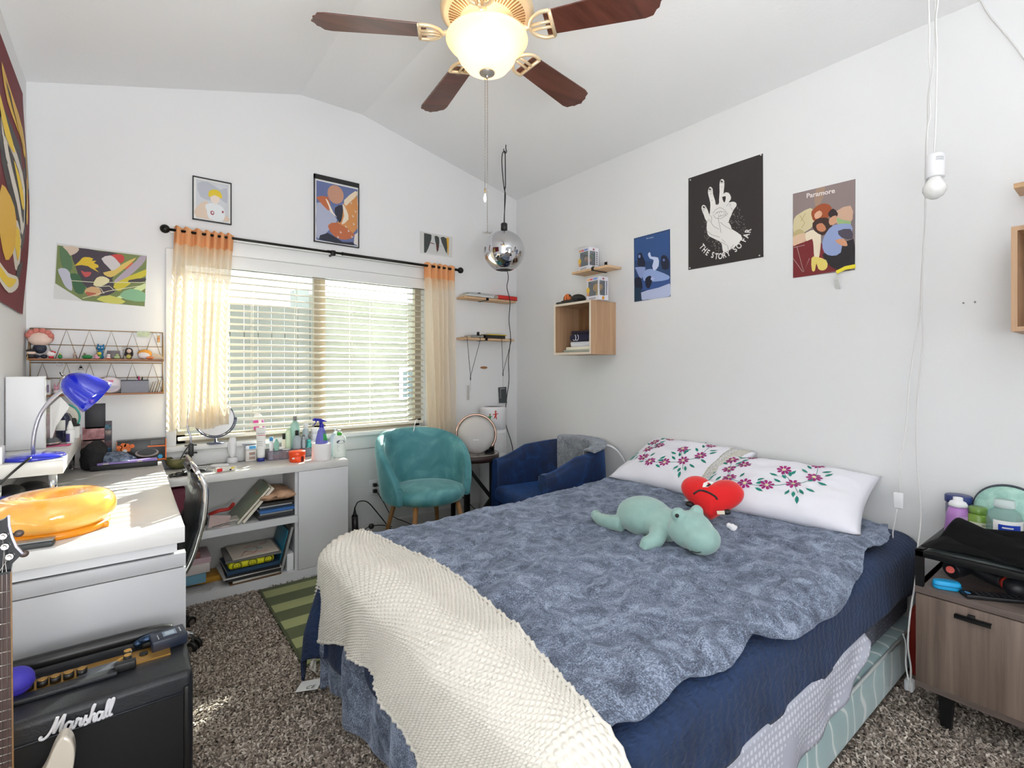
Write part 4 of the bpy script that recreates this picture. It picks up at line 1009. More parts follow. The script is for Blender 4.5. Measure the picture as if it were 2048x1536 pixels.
# ------------------------------------------------------------------ low white cabinet under the window
CX0, CX1, CY0, CY1, CZ = -.30, 1.084, 3.06, 3.375, .68
cb = thing('shelf_cabinet', 'low white cabinet under the window with open shelves and one door', 'cabinet', (.5, 3.2, 0))
T2 = .036
k = MB(); k.box((CX0, CY0-.004, CZ-.04), (CX1, CY1, CZ), DTOP, .0015); obj('top_board', k, cb, local=False)
k = MB(); k.box((CX0, CY0, 0), (CX1-.002, CY1, .06), WHITE); obj('bottom_board', k, cb, local=False)
k = MB(); k.box((CX0, CY0+.002, .345), (.79, CY1, .385), WHITE); obj('middle_shelf', k, cb, local=False)
for x0, x1 in ((CX0, CX0+.02), (.775, .795), (CX1-.02, CX1-.002)):
    k = MB(); k.box((x0, CY0+.018, .06), (x1, CY1, CZ-.04), WHITE); obj('side_panel', k, cb, local=False)
k = MB(); k.box((CX0, CY1-.008, .06), (CX1, CY1, CZ-.04), mat('back_panel', '#cfcdca', .6)); obj('back_panel', k, cb, local=False)
k = MB(); k.box((.792, CY0, .062), (CX1-.001, CY0+.018, CZ-.042), WHITE, .001); obj('door', k, cb, local=False)
SZ1, SZ0 = .385, .06
MAR = mat('maroon', '#6d1f35', .6)
# upper bay contents
def flat_box(name, label, cat, a, b, m, rot=0, group=None, bev=.002):
    c = ((a[0]+b[0])/2, (a[1]+b[1])/2, a[2]); th = MB(); th.cbox((0, 0, (b[2]-a[2])/2), (b[0]-a[0], b[1]-a[1], b[2]-a[2]), m, bev, M=TR(*c) @ RZ(rot)); return single(name, label, cat, th, group=group)
flat_box('storage_box', 'maroon box in the upper shelf behind the office chair', 'box', (.10, 3.12, SZ1), (.24, 3.33, SZ1+.23), MAR)
def leaning(name, label, cat, x, y0, y1, z, h, t, ang, m, pages=None):
    """upright slab leaning over by ang about Y, foot at x"""
    th = thing(name, label, cat, (x, (y0+y1)/2, z)); th.rotation_euler = (0, ang, 0); d = (y1-y0)/2
    lift = t * abs(math.sin(ang))
    k = MB(); k.box((-t/2, -d, lift*0), (t/2, d, h), m, min(.002, t/4)); obj('cover', k, th)
    if pages: k = MB(); k.box((-t/2+.001, -d-.0008, .003), (t/2-.001, -d+.001, h-.003), pages); obj('page_edge', k, th)
    return th
PG = mat('book_pages')
GREENF = mat('folder_green', '#6f7a62', .35, var='#8b937c', vscale=6)
leaning('folder', 'grey green sketchbook leaning across the upper shelf', 'book', .475, 3.075, 3.33, SZ1+.004, .245, .012, math.radians(43), GREENF, PG)
leaning('folder', 'cream pad leaning just behind the grey green sketchbook', 'book', .505, 3.08, 3.33, SZ1+.004, .232, .016, math.radians(42), mat('pad_cream', '#cfc6ae', .7), PG)
UB = [('#2a2c33', '#c9c4b8', .012, .585, .772), ('#3b3a3c', '#bdb6aa', .014, .587, .775), ('#aeb0ae', '#d8d2c4', .010, .590, .765), ('#3465a4', '#c9b79c', .020, .583, .774), ('#22374d', '#c0b8a8', .012, .592, .773), ('#d0d0ce', '#d6d0c2', .009, .588, .760), ('#33302e', '#9a948a', .018, .595, .770)]
UL = ['dark thin book at the bottom of the upper shelf stack', 'charcoal book second from the bottom of the upper shelf stack', 'pale grey book in the lower middle of the upper shelf stack', 'blue and tan folder in the middle of the upper shelf stack', 'navy book above the blue folder on the upper shelf', 'thin white book near the top of the upper shelf stack', 'black ring-bound book directly under the brown paper on the upper shelf']
z = SZ1
for i, (c, p, h, x0, x1) in enumerate(UB):
    book('book', UL[i], x0, 3.078 + .004*(i % 3), z, x1, 3.31, z+h, mat('cov' + c[1:], c, .5), group='books stacked on the upper cabinet shelf', rot=(.02, -.03, .01, .04, -.02, .03, 0)[i]); z += h
BRP = mat('brown_paper', '#a57f62', .55, var='#c09a7c', vscale=12, bump=.5, bscale=25, bdist=.01)
k = MB()
def crump(u, v, top=True):
    x = .585 + .195 * u; y = 3.065 + .25 * v; e = (1 - abs(2*u-1) ** 4) * (1 - abs(2*v-1) ** 4)
    return Vector((x + .006 * fbm(v*3, 1), y + .006 * fbm(u*3, 2), z + .028 + (1 if top else -1) * .026 * e ** .4 + (.012 * fbm(u * 4, v * 4, 5) if top else 0)))
k.grid(crump, 24, 24, BRP); k.grid(lambda u, v: crump(u, v, False), 24, 24, BRP)
single('paper_bundle', 'crumpled brown paper bundle lying on top of the upper shelf stack', 'paper bundle', k, weld=.0008)
# clutter at the left end of the upper bay
k = MB(); k.prism([(.34, 3.09, SZ1), (.44, 3.08, SZ1), (.46, 3.17, SZ1+.03), (.36, 3.19, SZ1+.045)], (0, 0, .003), mat('card_pink', '#cdb9b4', .6)); single('greeting_card', 'pale pink card lying tilted on the upper shelf', 'card', k)
k = MB(); k.tube(V2((.36, 3.2, SZ1+.05), (.40, 3.17, SZ1+.07), (.45, 3.18, SZ1+.07), (.47, 3.16, SZ1+.10)), .010, mat('red_plastic', '#a92a22', .5), 8, sub=4); single('red_ribbon', 'crumpled red ribbon among the clutter on the upper shelf', 'ribbon', k)
BAGL = 1
k = MB()
for i in range(5): k.tube([(.36+.03*i + .03*math.cos(t*2.2+i), 3.09+.012*math.sin(t*3+i), SZ1+.004+.004*i) for t in [j*.35 for j in range(14)]], .0022, mat('wire_silver', '#a8a5a0', .4, metal=.6), 6)
k.box((.355, 3.10, SZ1), (.365, 3.11, SZ1+.006), mat('wire_silver')); single('charger_cables', 'bundle of thin pale cables on the front edge of the upper shelf', 'cables', k)
k = MB(); k.prism([(.44, 3.10, SZ1), (.50, 3.085, SZ1), (.53, 3.16, SZ1), (.47, 3.18, SZ1)], (0, 0, .028), mat('clear_packet', '#b8b2a8', .4, bump=.8, bscale=40, bdist=.01)); single('plastic_packet', 'crinkled clear packet beside the leaning books on the upper shelf', 'packet', k)
# lower bay
def lbox(lab, x0, x1, y0, z0, h, c, rot=0, y1=3.32): return flat_box('storage_box', lab, 'box', (x0, y0, z0), (x1, y1, z0+h), mat('sb' + c[1:], c, .5), rot)
k = MB(); k.prism([(.17, 3.08, SZ0), (.35, 3.075, SZ0), (.38, 3.15, SZ0), (.20, 3.19, SZ0)], (0, 0, .010), mat('plastic_bag', '#a9a6a4', .35, bump=.9, bscale=25, bdist=.01)); single('plastic_sleeve', 'crumpled pale plastic sleeve on the bottom shelf at the left', 'plastic bag', k)
lbox('light blue box near the bottom of the left pile on the lower shelf', .13, .335, 3.13, SZ0+.030, .055, '#6b9bb0')
lbox('mustard yellow flat box behind the light blue one', .18, .42, 3.19, SZ0+.0, .030, '#b8862a')
lbox('white box on top of the light blue box', .13, .35, 3.12, SZ0+.085, .05, '#c4bbb8', .02)
lbox('pale pink box on the left pile of the lower shelf', .13, .36, 3.13, SZ0+.135, .028, '#b49aa0', -.02)
lbox('dusty red small box topping the left pile of the lower shelf', .20, .31, 3.14, SZ0+.163, .035, '#7e4f4c')
LB = [('#6b4b2a', .008, .44, .70), ('#c9c5bb', .012, .45, .69), ('#2b2a2c', .016, .43, .70), ('#cfcdc8', .008, .405, .70), ('#1c1e24', .014, .425, .695), ('#27435f', .022, .425, .69)]
LL = ['tan board at the very bottom of the lower shelf pile', 'white pad second from the bottom of the lower shelf pile', 'black sketchbook in the lower shelf pile', 'wide white portfolio sticking out of the lower shelf pile', 'black book above the white portfolio', 'dark blue book under the yellow cloth']
z = SZ0
for i, (c, h, x0, x1) in enumerate(LB):
    book('book', LL[i], x0, 3.072 + .003*(i % 2), z, x1, 3.32, z+h, mat('cov' + c[1:], c, .5), group='books in the middle pile of the lower cabinet shelf', rot=(0, .03, -.02, .03, -.03, .02)[i]); z += h
YEL = mat('yellow_print', '#d3cf12', .6); yc = thing('folded_cloth', 'folded yellow cloth with black smiling faces in the lower shelf pile', 'cloth', (.545, 3.19, z))
k = MB(); k.box((.435, 3.075, z), (.665, 3.31, z+.042), YEL, .018, 4); obj('cloth', k, yc, local=False)
k = MB()
for cx, zz in ((.475, z+.02), (.552, z+.022), (.632, z+.022)):
    for r0 in (.0185, .0235) if cx != .632 else (.0185, .0225): k.tube([(cx + r0 * math.cos(t), 3.0735 + .0012*(abs(math.sin(t))>.7), zz + r0 * .95 * math.sin(t)) for t in [2*PI*i/24 for i in range(25)]], .0013, BLACK, 5)
    for dx in (-.006, .006): k.cbox((cx+dx, 3.0738, zz+.005), (.003, .002, .004), BLACK)
    k.tube([(cx + .009 * math.cos(t), 3.0738, zz - .001 + .009 * math.sin(t)) for t in [PI + PI*i/8 for i in range(9)]], .0010, BLACK, 5)
obj('face_print', k, yc, local=False); z += .042
book('sketch_pad', 'large grey sketch pad under the loose drawings', .425, 3.072, z, .705, 3.325, z+.012, mat('pad_grey', '#6f6d6a', .6), rot=-.04); z += .012
PAPR = mat('drawing_paper', '#c6bcae', .8)
k = MB(); k.prism([(.455, 3.078, z), (.69, 3.085, z), (.69, 3.30, z+.004), (.45, 3.31, z+.006)], (0, 0, .004), PAPR)
for i, (c, pts) in enumerate((('#a86a58', [(.50, 3.10), (.53, 3.16), (.57, 3.13), (.60, 3.19), (.57, 3.23), (.53, 3.22)]), ('#6c8a90', [(.52, 3.16), (.56, 3.18), (.62, 3.17), (.58, 3.20), (.54, 3.20)]), ('#a86a58', [(.52, 3.105), (.58, 3.12), (.64, 3.11)]), ('#9a7f8a', [(.62, 3.24), (.66, 3.25), (.65, 3.27)]))):
    k.tube([(x, y, z + .0052 + (y-3.08)*.02) for x, y in pts], .0016, mat('crayon' + str(i), c, .8), 5, sub=3) if False else k.tube(spline(V2(*[(x, y, z + .0050 + (y-3.08)*.022) for x, y in pts]), 4), .0016, mat('crayon' + c[1:], c, .8), 5)
single('drawing', 'loose sheet of drawing paper with faint coloured sketches on the lower shelf pile', 'drawing', k)
leaning('folder', 'grey binder leaning at the right end of the lower shelf', 'folder', .70, 3.08, 3.33, SZ0+.003, .262, .014, math.radians(-0) + math.radians(14), mat('binder_grey', '#5c5c5a', .35), mat('pagew', '#8f9090', .5))
bpy.data.objects[-1] if False else None
flat_box('storage_box', 'white box standing at the right end of the lower shelf', 'box', (.735, 3.09, SZ0), (.772, 3.30, SZ0+.10), CW)
leaning('folder', 'teal folder leaning behind the grey binder', 'folder', .682, 3.10, 3.33, SZ0+.003, .24, .006, math.radians(15), mat('folder_teal', '#1c6f8a', .4))

# ------------------------------------------------------------------ riser shelf on the desk
rs_ = thing('desk_riser', 'white raised shelf on chrome legs standing on the desk', 'shelf', (-.29, 2.95, DZ))
RZT = .905
k = MB(); k.box((XL+.008, 2.485, .855), (-.19, 3.40, RZT), DTOP, .001); obj('board', k, rs_, local=False)
for x, y in ((-.222, 2.53), (-.222, 3.33), (-.37, 2.53), (-.37, 3.33)):
    k = MB(); k.cyl((x, y, DZ+.004), (x, y, .855), .0125, m=CHROME, n=24); k.cyl((x, y, DZ), (x, y, DZ+.004), .024, m=CHROME, n=24); obj('leg', k, rs_, local=False)
# white box on the riser
wp = thing('monitor', 'white back of a computer display standing on the desk riser', 'monitor', (-.34, 2.88, RZT))
k = MB(); k.box((XL+.004, 2.875, RZT), (-.276, 2.905, 1.212), mat('display_white', '#e3e3e3', .35), .004, 3); obj('housing', k, wp, local=False)
k = MB(); k.box((-.38, 2.905, RZT), (-.30, 3.0, RZT+.006), STEEL); obj('foot', k, wp, local=False)
k = MB(); k.prism([(-.27, 2.97, 1.08), (-.235, 2.96, 1.12), (-.205, 2.965, 1.075), (-.25, 2.97, .99), (-.27, 2.97, RZT+.002)], (0, .002, 0), mat('paper_white')); single('paper_sheet', 'folded white paper standing just right of the white display', 'paper', k)
flat_box('small_box', 'white carton at the left edge on the desk riser', 'box', (-.385, 2.50, RZT), (-.352, 2.56, RZT+.062), CW)
# blue desk lamp
LBL = mat('lamp_blue', '#0a22b8', .12, coat=1); GRT = mat('lamp_tube', '#b9bac8', .25, metal=.7)
bx, by = -.281, 2.60
lp = thing('desk_lamp', 'glossy blue gooseneck desk lamp standing on the riser', 'desk lamp', (bx, by, RZT))
k = MB(); k.lathe([(.001, .0), (.086, 0), (.092, .004), (.088, .012), (.05, .020), (.014, .024), (.001, .025)], m=LBL, n=40); obj('base', k, lp)
def q(u, v, d): a = ray(u, v); return Vector((a[0]*d, a[1]*d, CAM_Z + a[2]*d))
gp_ = [Vector((bx, by, RZT+.02)), q(66, 892, 1.87), q(70, 860, 1.87), q(80, 830, 1.88), q(97, 805, 1.89), q(115, 788, 1.90), q(133, 776, 1.91), q(146, 772, 1.92)]
k = MB(); k.tube(gp_, .0068, GRT, 12, sub=6); obj('gooseneck', k, lp, local=False)
c0 = q(134, 758, 1.90); c1 = q(192, 792, 1.965); ax = (c1 - c0).normalized(); LM_ = Matrix.Translation(c0) @ ax.to_track_quat('Z', 'Y').to_matrix().to_4x4(); L = (c1 - c0).length
k = MB(); prof = [(.012, -.010), (.024, -.006), (.038, .006), (.052, .03), (.060, .06), (.067, .09), (.074, L+.005), (.071, L+.006), (.064, .09), (.049, .03), (.02, .008)]
k.lathe(prof, (0, 0, 0), LBL, 40, M=LM_, cap=False); obj('lamp_shade', k, lp, local=False)
k = MB(); k.lathe([(.004, -.018), (.010, -.016), (.012, -.008)], (0, 0, 0), STEEL, 16, M=LM_); k.tube([LM_ @ Vector((0, 0, -.012)), LM_ @ Vector((0, .005, -.028)), LM_ @ Vector((.01, .008, -.030))], .0025, BLACK, 8); obj('switch', k, lp, local=False)
k = MB(); k.tube([q(62, 915, 1.80), q(45, 928, 1.77), q(25, 945, 1.74), q(4, 964, 1.72), q(-20, 985, 1.70)], .0040, BLACK, 8, sub=3); obj('cord', k, lp, local=False)

def bottle(name, label, cat, x, y, z, prof, m, cap=None, capm=None, lab=None, labm=None, n=24, sx=1, sy=1, rot=0, group=None):
    th = thing(name, label, cat, (x, y, z), rot, group)
    k = MB(); k.lathe(prof, m=m, n=n, sx=sx, sy=sy); obj('body', k, th)
    if cap: k = MB(); k.lathe(cap, m=capm, n=n, sx=sx if sx != 1 and cap[0][0] > .02 else 1, sy=1); obj('cap', k, th)
    if lab:
        r, z0, z1, a0, a1 = lab; k = MB()
        k.grid(lambda u, v: Vector((sx * (r + .0006) * math.cos(math.radians(a0 + (a1 - a0) * u)), sy * (r + .0006) * math.sin(math.radians(a0 + (a1 - a0) * u)), z0 + (z1 - z0) * v)), 16, 1, labm); obj('label', k, th)
    return th
def cylp(r, h, b=.003): return [(.001, 0), (r - b, 0), (r, b), (r, h - b), (r - b, h), (.001, h)]
# things on the riser behind the display (bases at z .905)
INK = mat('ink_blue', '#171c3a', .2, coat=.5); CWH = mat('matte_white', '#e9e9e6', .5); LBW = mat('label_paper', '#e4e4dc', .6)
a = onZ(112, 872, RZT); s = wpx(a, 1)
bottle('ink_bottle', 'dark blue ink bottle with white cap and handwritten label on the riser', 'bottle', -.235, 3.10, RZT, [(.001, 0), (.026, 0), (.029, .004), (.029, .115), (.022, .128), (.012, .134), (.001, .135)], INK, [(.012, .130), (.012, .142), (.017, .144), (.017, .158), (.010, .165), (.001, .166)], CWH, (.029, .055, .102, 200, 285), LBW)
bottle('dropper_bottle', 'small white dropper bottle at the front edge of the riser', 'bottle', -.207, 3.02, RZT, [(.001, 0), (.014, 0), (.0155, .003), (.0155, .055), (.010, .062), (.001, .063)], CWH, [(.010, .060), (.013, .063), (.011, .075), (.005, .098), (.003, .102), (.001, .1025)], CWH, (.0155, .008, .045, 200, 270), mat('label_violet', '#4a4480', .6))
bottle('dropper_bottle', 'white bottle with a black stubby cap at the back of the riser', 'bottle', -.208, 3.22, RZT, [(.001, 0), (.021, 0), (.022, .004), (.022, .055), (.016, .062), (.001, .063)], CWH, [(.024, .060), (.024, .068), (.012, .071), (.012, .085), (.010, .094), (.006, .098), (.001, .099)], BLACK)
ms = thing('computer_mouse', 'grey and black computer mouse on a pink pad on the riser', 'mouse', (-.235, 2.99, RZT))
k = MB(); k.ball((0, 0, .012), (.032, .055, .024), mat('mouse_grey', '#5a5c60', .35)); obj('shell', k, ms); k = MB(); k.tube([(.030*math.cos(t), .054*math.sin(t), .012) for t in [2*PI*i/30 for i in range(31)]], .004, STEEL, 6); obj('trim_ring', k, ms)
bpy.data.objects['computer_mouse'].location.x = -.268
flat_box('mouse_pad', 'pink pad edge under the mouse on the riser', 'mouse pad', (-.30, 2.92, RZT), (-.20, 2.985, RZT+.003), mat('pink_pad', '#c8507e', .7))
fm = thing('desk_fan', 'small white round desk fan with green blue rim at the back of the riser', 'fan', (-.262, 3.30, RZT), math.radians(-140) )
fm.rotation_euler = (0, 0, 0)
k = MB(); M = TR(0, 0, .095) @ Matrix.Rotation(math.radians(90), 4, 'X')
k.lathe([(.001, .02), (.045, .018), (.066, .008), (.070, -.004), (.060, -.02), (.001, -.026)], (0, 0, 0), mat('fan_cream', '#cdc9bb', .45), 36, M=M); obj('housing', k, fm)
k = MB(); k.tube([M @ Vector((.072*math.cos(t), .072*math.sin(t), 0)) for t in [math.radians(-75 + 140*i/20) for i in range(21)]], .004, mat('rim_green', '#1f9a8c', .3), 8); obj('rim', k, fm, label='green blue rim')
k = MB(); k.box((-.04, -.02, 0), (.04, .03, .008), CWH, .003); k.cyl((0, .01, .008), (0, .01, .05), .008, m=CWH); obj('stand', k, fm)
flat_box('manga_book', 'pink and white book standing behind the ink bottle', 'book', (-.30, 3.16, RZT), (-.245, 3.19, RZT+.13), mat('book_rose', '#c9a7b0', .6, var='#e6dcdc', vscale=30))
# under the riser
flat_box('lens_case', 'glossy blue and white case on the desk beneath the riser', 'case', (-.395, 2.42, DZ), (-.29, 2.50, DZ+.055), mat('case_blue', '#1d36c0', .3, coat=.5), 0, bev=.012)
k = MB(); k.ball((-.35, 2.62, DZ+.035), (.045, .07, .035), mat('headphone_black', '#16161a', .5)); k.ball((-.30, 2.72, DZ+.03), (.05, .05, .03), mat('headphone_black')); remesh(single('headphones', 'black headphones lying on the desk under the riser', 'headphones', k), .006, 2)
k = MB(); k.box((-.38, 2.30, DZ), (-.36, 2.36, DZ+.10), mat('mask_teal', '#4f8d90', .6), .004); single('spray_can', 'teal slim can at the left edge behind the donut lamp', 'can', k)
# cables at the back of the desk: white power cable
k = MB(); k.tube([(-.38, 2.66, DZ+.006), (-.2, 2.75, DZ+.006), (-.12, 2.62, DZ+.006), (-.06, 2.58, DZ+.008), (0, 2.62, DZ+.006)], .0028, mat('cable_grey', '#8d8a88', .5), 8, sub=6); single('charger_cable', 'grey cable lying across the desk behind the donut lamp', 'cable', k)

# ------------------------------------------------------------------ orange glass donut lamp
dn = thing('donut_lamp', 'glossy orange glass ring lamp lying on the near end of the desk', 'lamp', (-.182, 2.105, DZ))
m, nt, b = _new('orange_glass'); b.inputs['Base Color'].default_value = lin('#fbbd5c'); b.inputs['Roughness'].default_value = .1; b.inputs['Coat Weight'].default_value = 1; b.inputs['Subsurface Weight'].default_value = .8; b.inputs['Subsurface Radius'].default_value = (.06, .035, .01); b.inputs['Subsurface Scale'].default_value = 1.0
b.inputs['Subsurface Radius'].default_value = (.06, .035, .01)
OG = m
k = MB(); rs = []
for i in range(72):
    a = 2*PI*i/72; ring = []
    for j in range(28):
        t = 2*PI*j/28; rr = .095 + .060 * math.cos(t); zz = .066 + .052 * math.copysign(abs(math.sin(t)) ** .95, math.sin(t)); ring.append((rr*math.cos(a), rr*math.sin(a), zz))
    rs.append(ring)
rs.append(rs[0]); k.rings(rs, OG, cap=False); obj('glass_ring', k, dn, weld=.0001)
k = MB(); k.lathe([(.030, .0), (.132, 0), (.136, .004), (.138, .020), (.120, .024), (.030, .024)], m=mat('lamp_base_orange', '#e08a08', .35), n=60, cap=False); obj('base', k, dn, solid=.001)
k = MB(); k.box((.10, -.06, 0), (.135, -.03, .018), mat('lamp_base_orange'), .003); obj('foot', k, dn)
gd = thing('pocket_recorder', 'small grey oval gadget lying on the front edge of the desk', 'gadget', (-.205, 1.935, DZ), math.radians(-6))
k = MB(); k.box((-.055, -.017, 0), (.04, .017, .018), mat('gadget_dark', '#3e4040', .5), .008, 4); obj('body', k, gd)
k = MB(); k.box((-.054, -.016, .0175), (.039, .016, .021), mat('gadget_top', '#8f9090', .3), .0015); obj('lid', k, gd)

# ------------------------------------------------------------------ back of the desk by the wall
nb = thing('glove_box', 'black glove box with orange hexagons leaning at the back of the desk', 'box', (.02, 3.36, DZ))
A = onY(233, 880, 3.33); B = onY(333, 873, 3.33)
k = MB(); k.box((A.x, 3.335, DZ), (B.x, 3.41, DZ+.118), mat('box_black', '#1f1d1e', .4), .0015); obj('carton', k, nb, local=False)
OR_ = mat('hex_orange', '#e8701c', .5); k = MB()
def hexa(k, x, z, r, m, y=3.3345): k.prism([(x + r*math.cos(t), y, z + r*math.sin(t)) for t in [i*PI/3 for i in range(6)]], (0, -.0006, 0), m)
w = B.x - A.x
for fx, fz, r in ((.06, .086, .013), (.13, .098, .013), (.13, .075, .013), (.20, .094, .013), (.22, .074, .013), (.30, .090, .012), (.06, .066, .011)): hexa(k, A.x + fx*w, DZ + fz, r, OR_)
hexa(k, A.x + .16*w, DZ + .066, .011, CWH, 3.3335); k.prism([(A.x, 3.334, DZ), (A.x+.003, 3.334, DZ), (A.x+.003, 3.334, DZ+.118), (A.x, 3.334, DZ+.118)], (0, -.001, 0), OR_); k.prism([(B.x-.005, 3.334, DZ), (B.x, 3.334, DZ), (B.x, 3.334, DZ+.118), (B.x-.005, 3.334, DZ+.118)], (0, -.001, 0), OR_); k.prism([(A.x+.1*w, 3.334, DZ+.004), (B.x, 3.334, DZ+.004), (B.x, 3.334, DZ+.010), (A.x+.1*w, 3.334, DZ+.010)], (0, -.001, 0), OR_)
for i in range(5): k.cbox((B.x - .040, 3.334, DZ + .112 - i*.005), (.062, .001, .0018), mat('print_light', '#8f8c88', .6))
k.prism([(A.x + x*w, 3.334, DZ + zz) for x, zz in ((.72, .078), (.97, .076), (.97, .083), (.62, .086), (.60, .079))], (0, -.001, 0), OR_)
k.prism([(A.x + (.60 + .24*math.cos(t))*w, 3.334, DZ + .048 + .022*math.sin(t)) for t in [2*PI*i/24 for i in range(24)]], (0, -.0006, 0), mat('hole_lip', '#9b8f8a', .5)); k.prism([(A.x + (.60 + .20*math.cos(t))*w, 3.333, DZ + .052 + .018*math.sin(t)) for t in [2*PI*i/24 for i in range(24)]], (0, -.0006, 0), BLACK)
hexa(k, A.x + .87*w, DZ + .022, .012, mat('hex_blue', '#2a9bd0', .5))
obj('print', k, nb, local=False)
pb = thing('keyboard_case', 'long black case with a purple strip lying at the back of the desk', 'case', (.02, 3.12, DZ), math.radians(4))
A = onZ(180, 944, DZ); B = onZ(316, 931, DZ)
k = MB(); hw = (B - A).length / 2; pb.location = ((A.x+B.x)/2, (A.y+B.y)/2 + .045, DZ); pb.rotation_euler = (0, 0, math.atan2(B.y-A.y, B.x-A.x))
k.box((-hw, -.045, 0), (hw, .045, .026), mat('case_black', '#1b1b1d', .5), .003); obj('case_body', k, pb)
k = MB(); k.box((-hw*.80, -.04, .0262), (hw*.98, .012, .036), mat('purple_strip', '#9580c4', .5), .001); obj('purple_strip', k, pb, label='flat purple box with small pale logos')
k = MB()
for fx in (-.55, .45): k.cbox((fx*hw, -.0405, .031), (.022, .001, .006), mat('logo_cream', '#c9c4ae', .6))
obj('logo', k, pb)
# dark bag and folded clothes between riser and glove box
DKC = mat('dark_cloth', '#17161a', .85, bump=.6, bscale=30, bdist=.01)
def heap(name, label, cat, c, r, m, seed, n=28, vox=None, rough=.25):
    k = MB(); t = bmesh.new(); bmesh.ops.create_uvsphere(t, u_segments=n, v_segments=n//2, radius=1)
    for v in t.verts:
        f = 1 + rough * fbm(v.co.x*1.6 + seed, v.co.y*1.6, v.co.z*1.6) + rough*.4*ridge(v.co.x*3, v.co.y*3 + seed, v.co.z*3)
        v.co = Vector((v.co.x*r[0]*f, v.co.y*r[1]*f, max(v.co.z, -.55)*r[2]*f)); 
    zmin = min(v.co.z for v in t.verts)
    for v in t.verts: v.co.z = (v.co.z - zmin)
    k.merge(t, m, TR(*c)); return single(name, label, cat, k, sub=1)
heap('dark_cloth', 'black crumpled cloth pile at the back of the desk beside the riser leg', 'cloth', (-.135, 3.27, DZ), (.06, .09, .08), DKC, 3)
heap('patterned_cloth', 'navy and white patterned cloth pile in front of the glove box', 'cloth', (-.055, 3.24, DZ), (.085, .05, .045), mat('navy_pattern', '#1c2740', .8, var='#8794a8', vscale=60), 8)
k = MB(); k.tube([(-.01 + .018*math.cos(t), 3.19, DZ+.022 + .016*math.sin(t)) for t in [2*PI*i/20 for i in range(21)]], .005, mat('pale_blue', '#9fb4c4', .4), 8); single('tape_ring', 'pale blue ring lying on the patterned cloth', 'ring', k)
for lab, u0, v0, u1, v1, c0, c1 in (('black square pouch pinned high on the wall behind the desk', 170, 808, 211, 856, '#1b1a1e', '#232229'), ('pink and white photo print below the black pouch', 165, 855, 209, 880, '#d9a3a3', '#7c3b46'), ('pale photo print at the bottom of the collage on the wall', 162, 880, 209, 902, '#c8a69c', '#5a3f40'), ('narrow dark photo strip right of the pink prints', 209, 842, 224, 905, '#6f5a5e', '#2c3442')):
    A = onY(u0, v0, YB); B = onY(u1, v1, YB); k = MB(); k.box((A.x, YB-.006, B.z), (B.x, YB-.0005, A.z), mat('photo' + c0[1:], c0, .5, var=c1, vscale=26), .001)
    if 'strip' in lab:
        for i in range(5): k.box((A.x+.003, YB-.0075, B.z+.006+i*.031), (B.x-.003, YB-.0062, B.z+.028+i*.031), mat('frame%d' % i, ('#3f7fb0', '#8a4f56', '#2a2f3a', '#b8a59c', '#55a0b8')[i], .5, var='#201d20', vscale=60))
    single('photo_print' if 'print' in lab or 'strip' in lab else 'pouch', lab, 'photo' if 'pr' in lab or 'strip' in lab else 'pouch', k)

heap('drawstring_bag', 'small black bag at the left end of the upper shelf', 'bag', (.295, 3.19, SZ1), (.05, .07, .06), mat('bag_black', '#1c1b1d', .6, bump=.8, bscale=30, bdist=.01), 11, rough=.5)
# ------------------------------------------------------------------ things on the low cabinet and the window sill
SILL = WZ0; YS = YB - .03
mr = thing('makeup_mirror', 'round tilting vanity mirror on the window sill', 'mirror', (.405, 3.40, SILL))
MRF = mat('mirror_frame', '#5c6078', .25, metal=.6)
Cc = onY(431, 838, 3.40); r = wpx(Cc, 33); nrm = Vector((-.30, -1, .10)).normalized(); M = Matrix.Translation(Cc) @ nrm.to_track_quat('Z', 'Y').to_matrix().to_4x4()
k = MB(); k.lathe([(.001, -.006), (r, -.006), (r+.004, 0), (r, .005)], (0,0,0), MRF, 48, M=M, cap=False); obj('frame', k, mr, local=False)
k = MB(); k.lathe([(.001, .0052), (r-.001, .005)], (0,0,0), mat('mirror_glass', '#f2f2f2', .02, metal=1), 48, M=M, cap=False); obj('glass', k, mr, local=False)
k = MB(); k.tube([M @ Vector(((r+.010)*math.cos(t), (r+.010)*math.sin(t), -.002)) for t in [PI + PI*i/24 for i in range(25)]], .0045, MRF, 8); k.ball(M @ Vector((r+.008, 0, 0)), .007, MRF); k.lathe([(.001, 0), (.045, 0), (.046, .003), (.02, .008), (.006, .012), (.005, .03)], (Cc.x, 3.40, SILL), MRF, 30); obj('stand', k, mr, local=False)
cl = thing('clip_lamp', 'white clip-on lamp arm clamped to the window sill with a black clamp', 'lamp', (.20, 3.37, .77))
A = onY(382, 892, 3.36)
k = MB(); k.box((A.x-.03, 3.35, .803), (A.x+.028, 3.375, .809), BLACK, .001); k.box((A.x-.03, 3.35, .758), (A.x+.03, 3.375, .765), BLACK, .001); k.box((A.x-.012, 3.345, .745), (A.x+.012, 3.372, .815), BLACK, .004); obj('clamp', k, cl, local=False)
k = MB(); k.tube([(A.x, 3.362, .815), (A.x-.002, 3.362, .86), (A.x-.014, 3.37, .90), (A.x-.01, 3.385, 1.0), (A.x+.01, 3.392, 1.25)], .0055, GRT, 10, sub=5); obj('gooseneck', k, cl, local=False)
k = MB(); k.tube([(A.x-.015, 3.352, .80), (A.x-.035, 3.34, .77), (A.x-.055, 3.33, .73), (A.x-.065, 3.325, .695)], .0028, BLACK, 8, sub=5); obj('cord', k, cl, local=False)
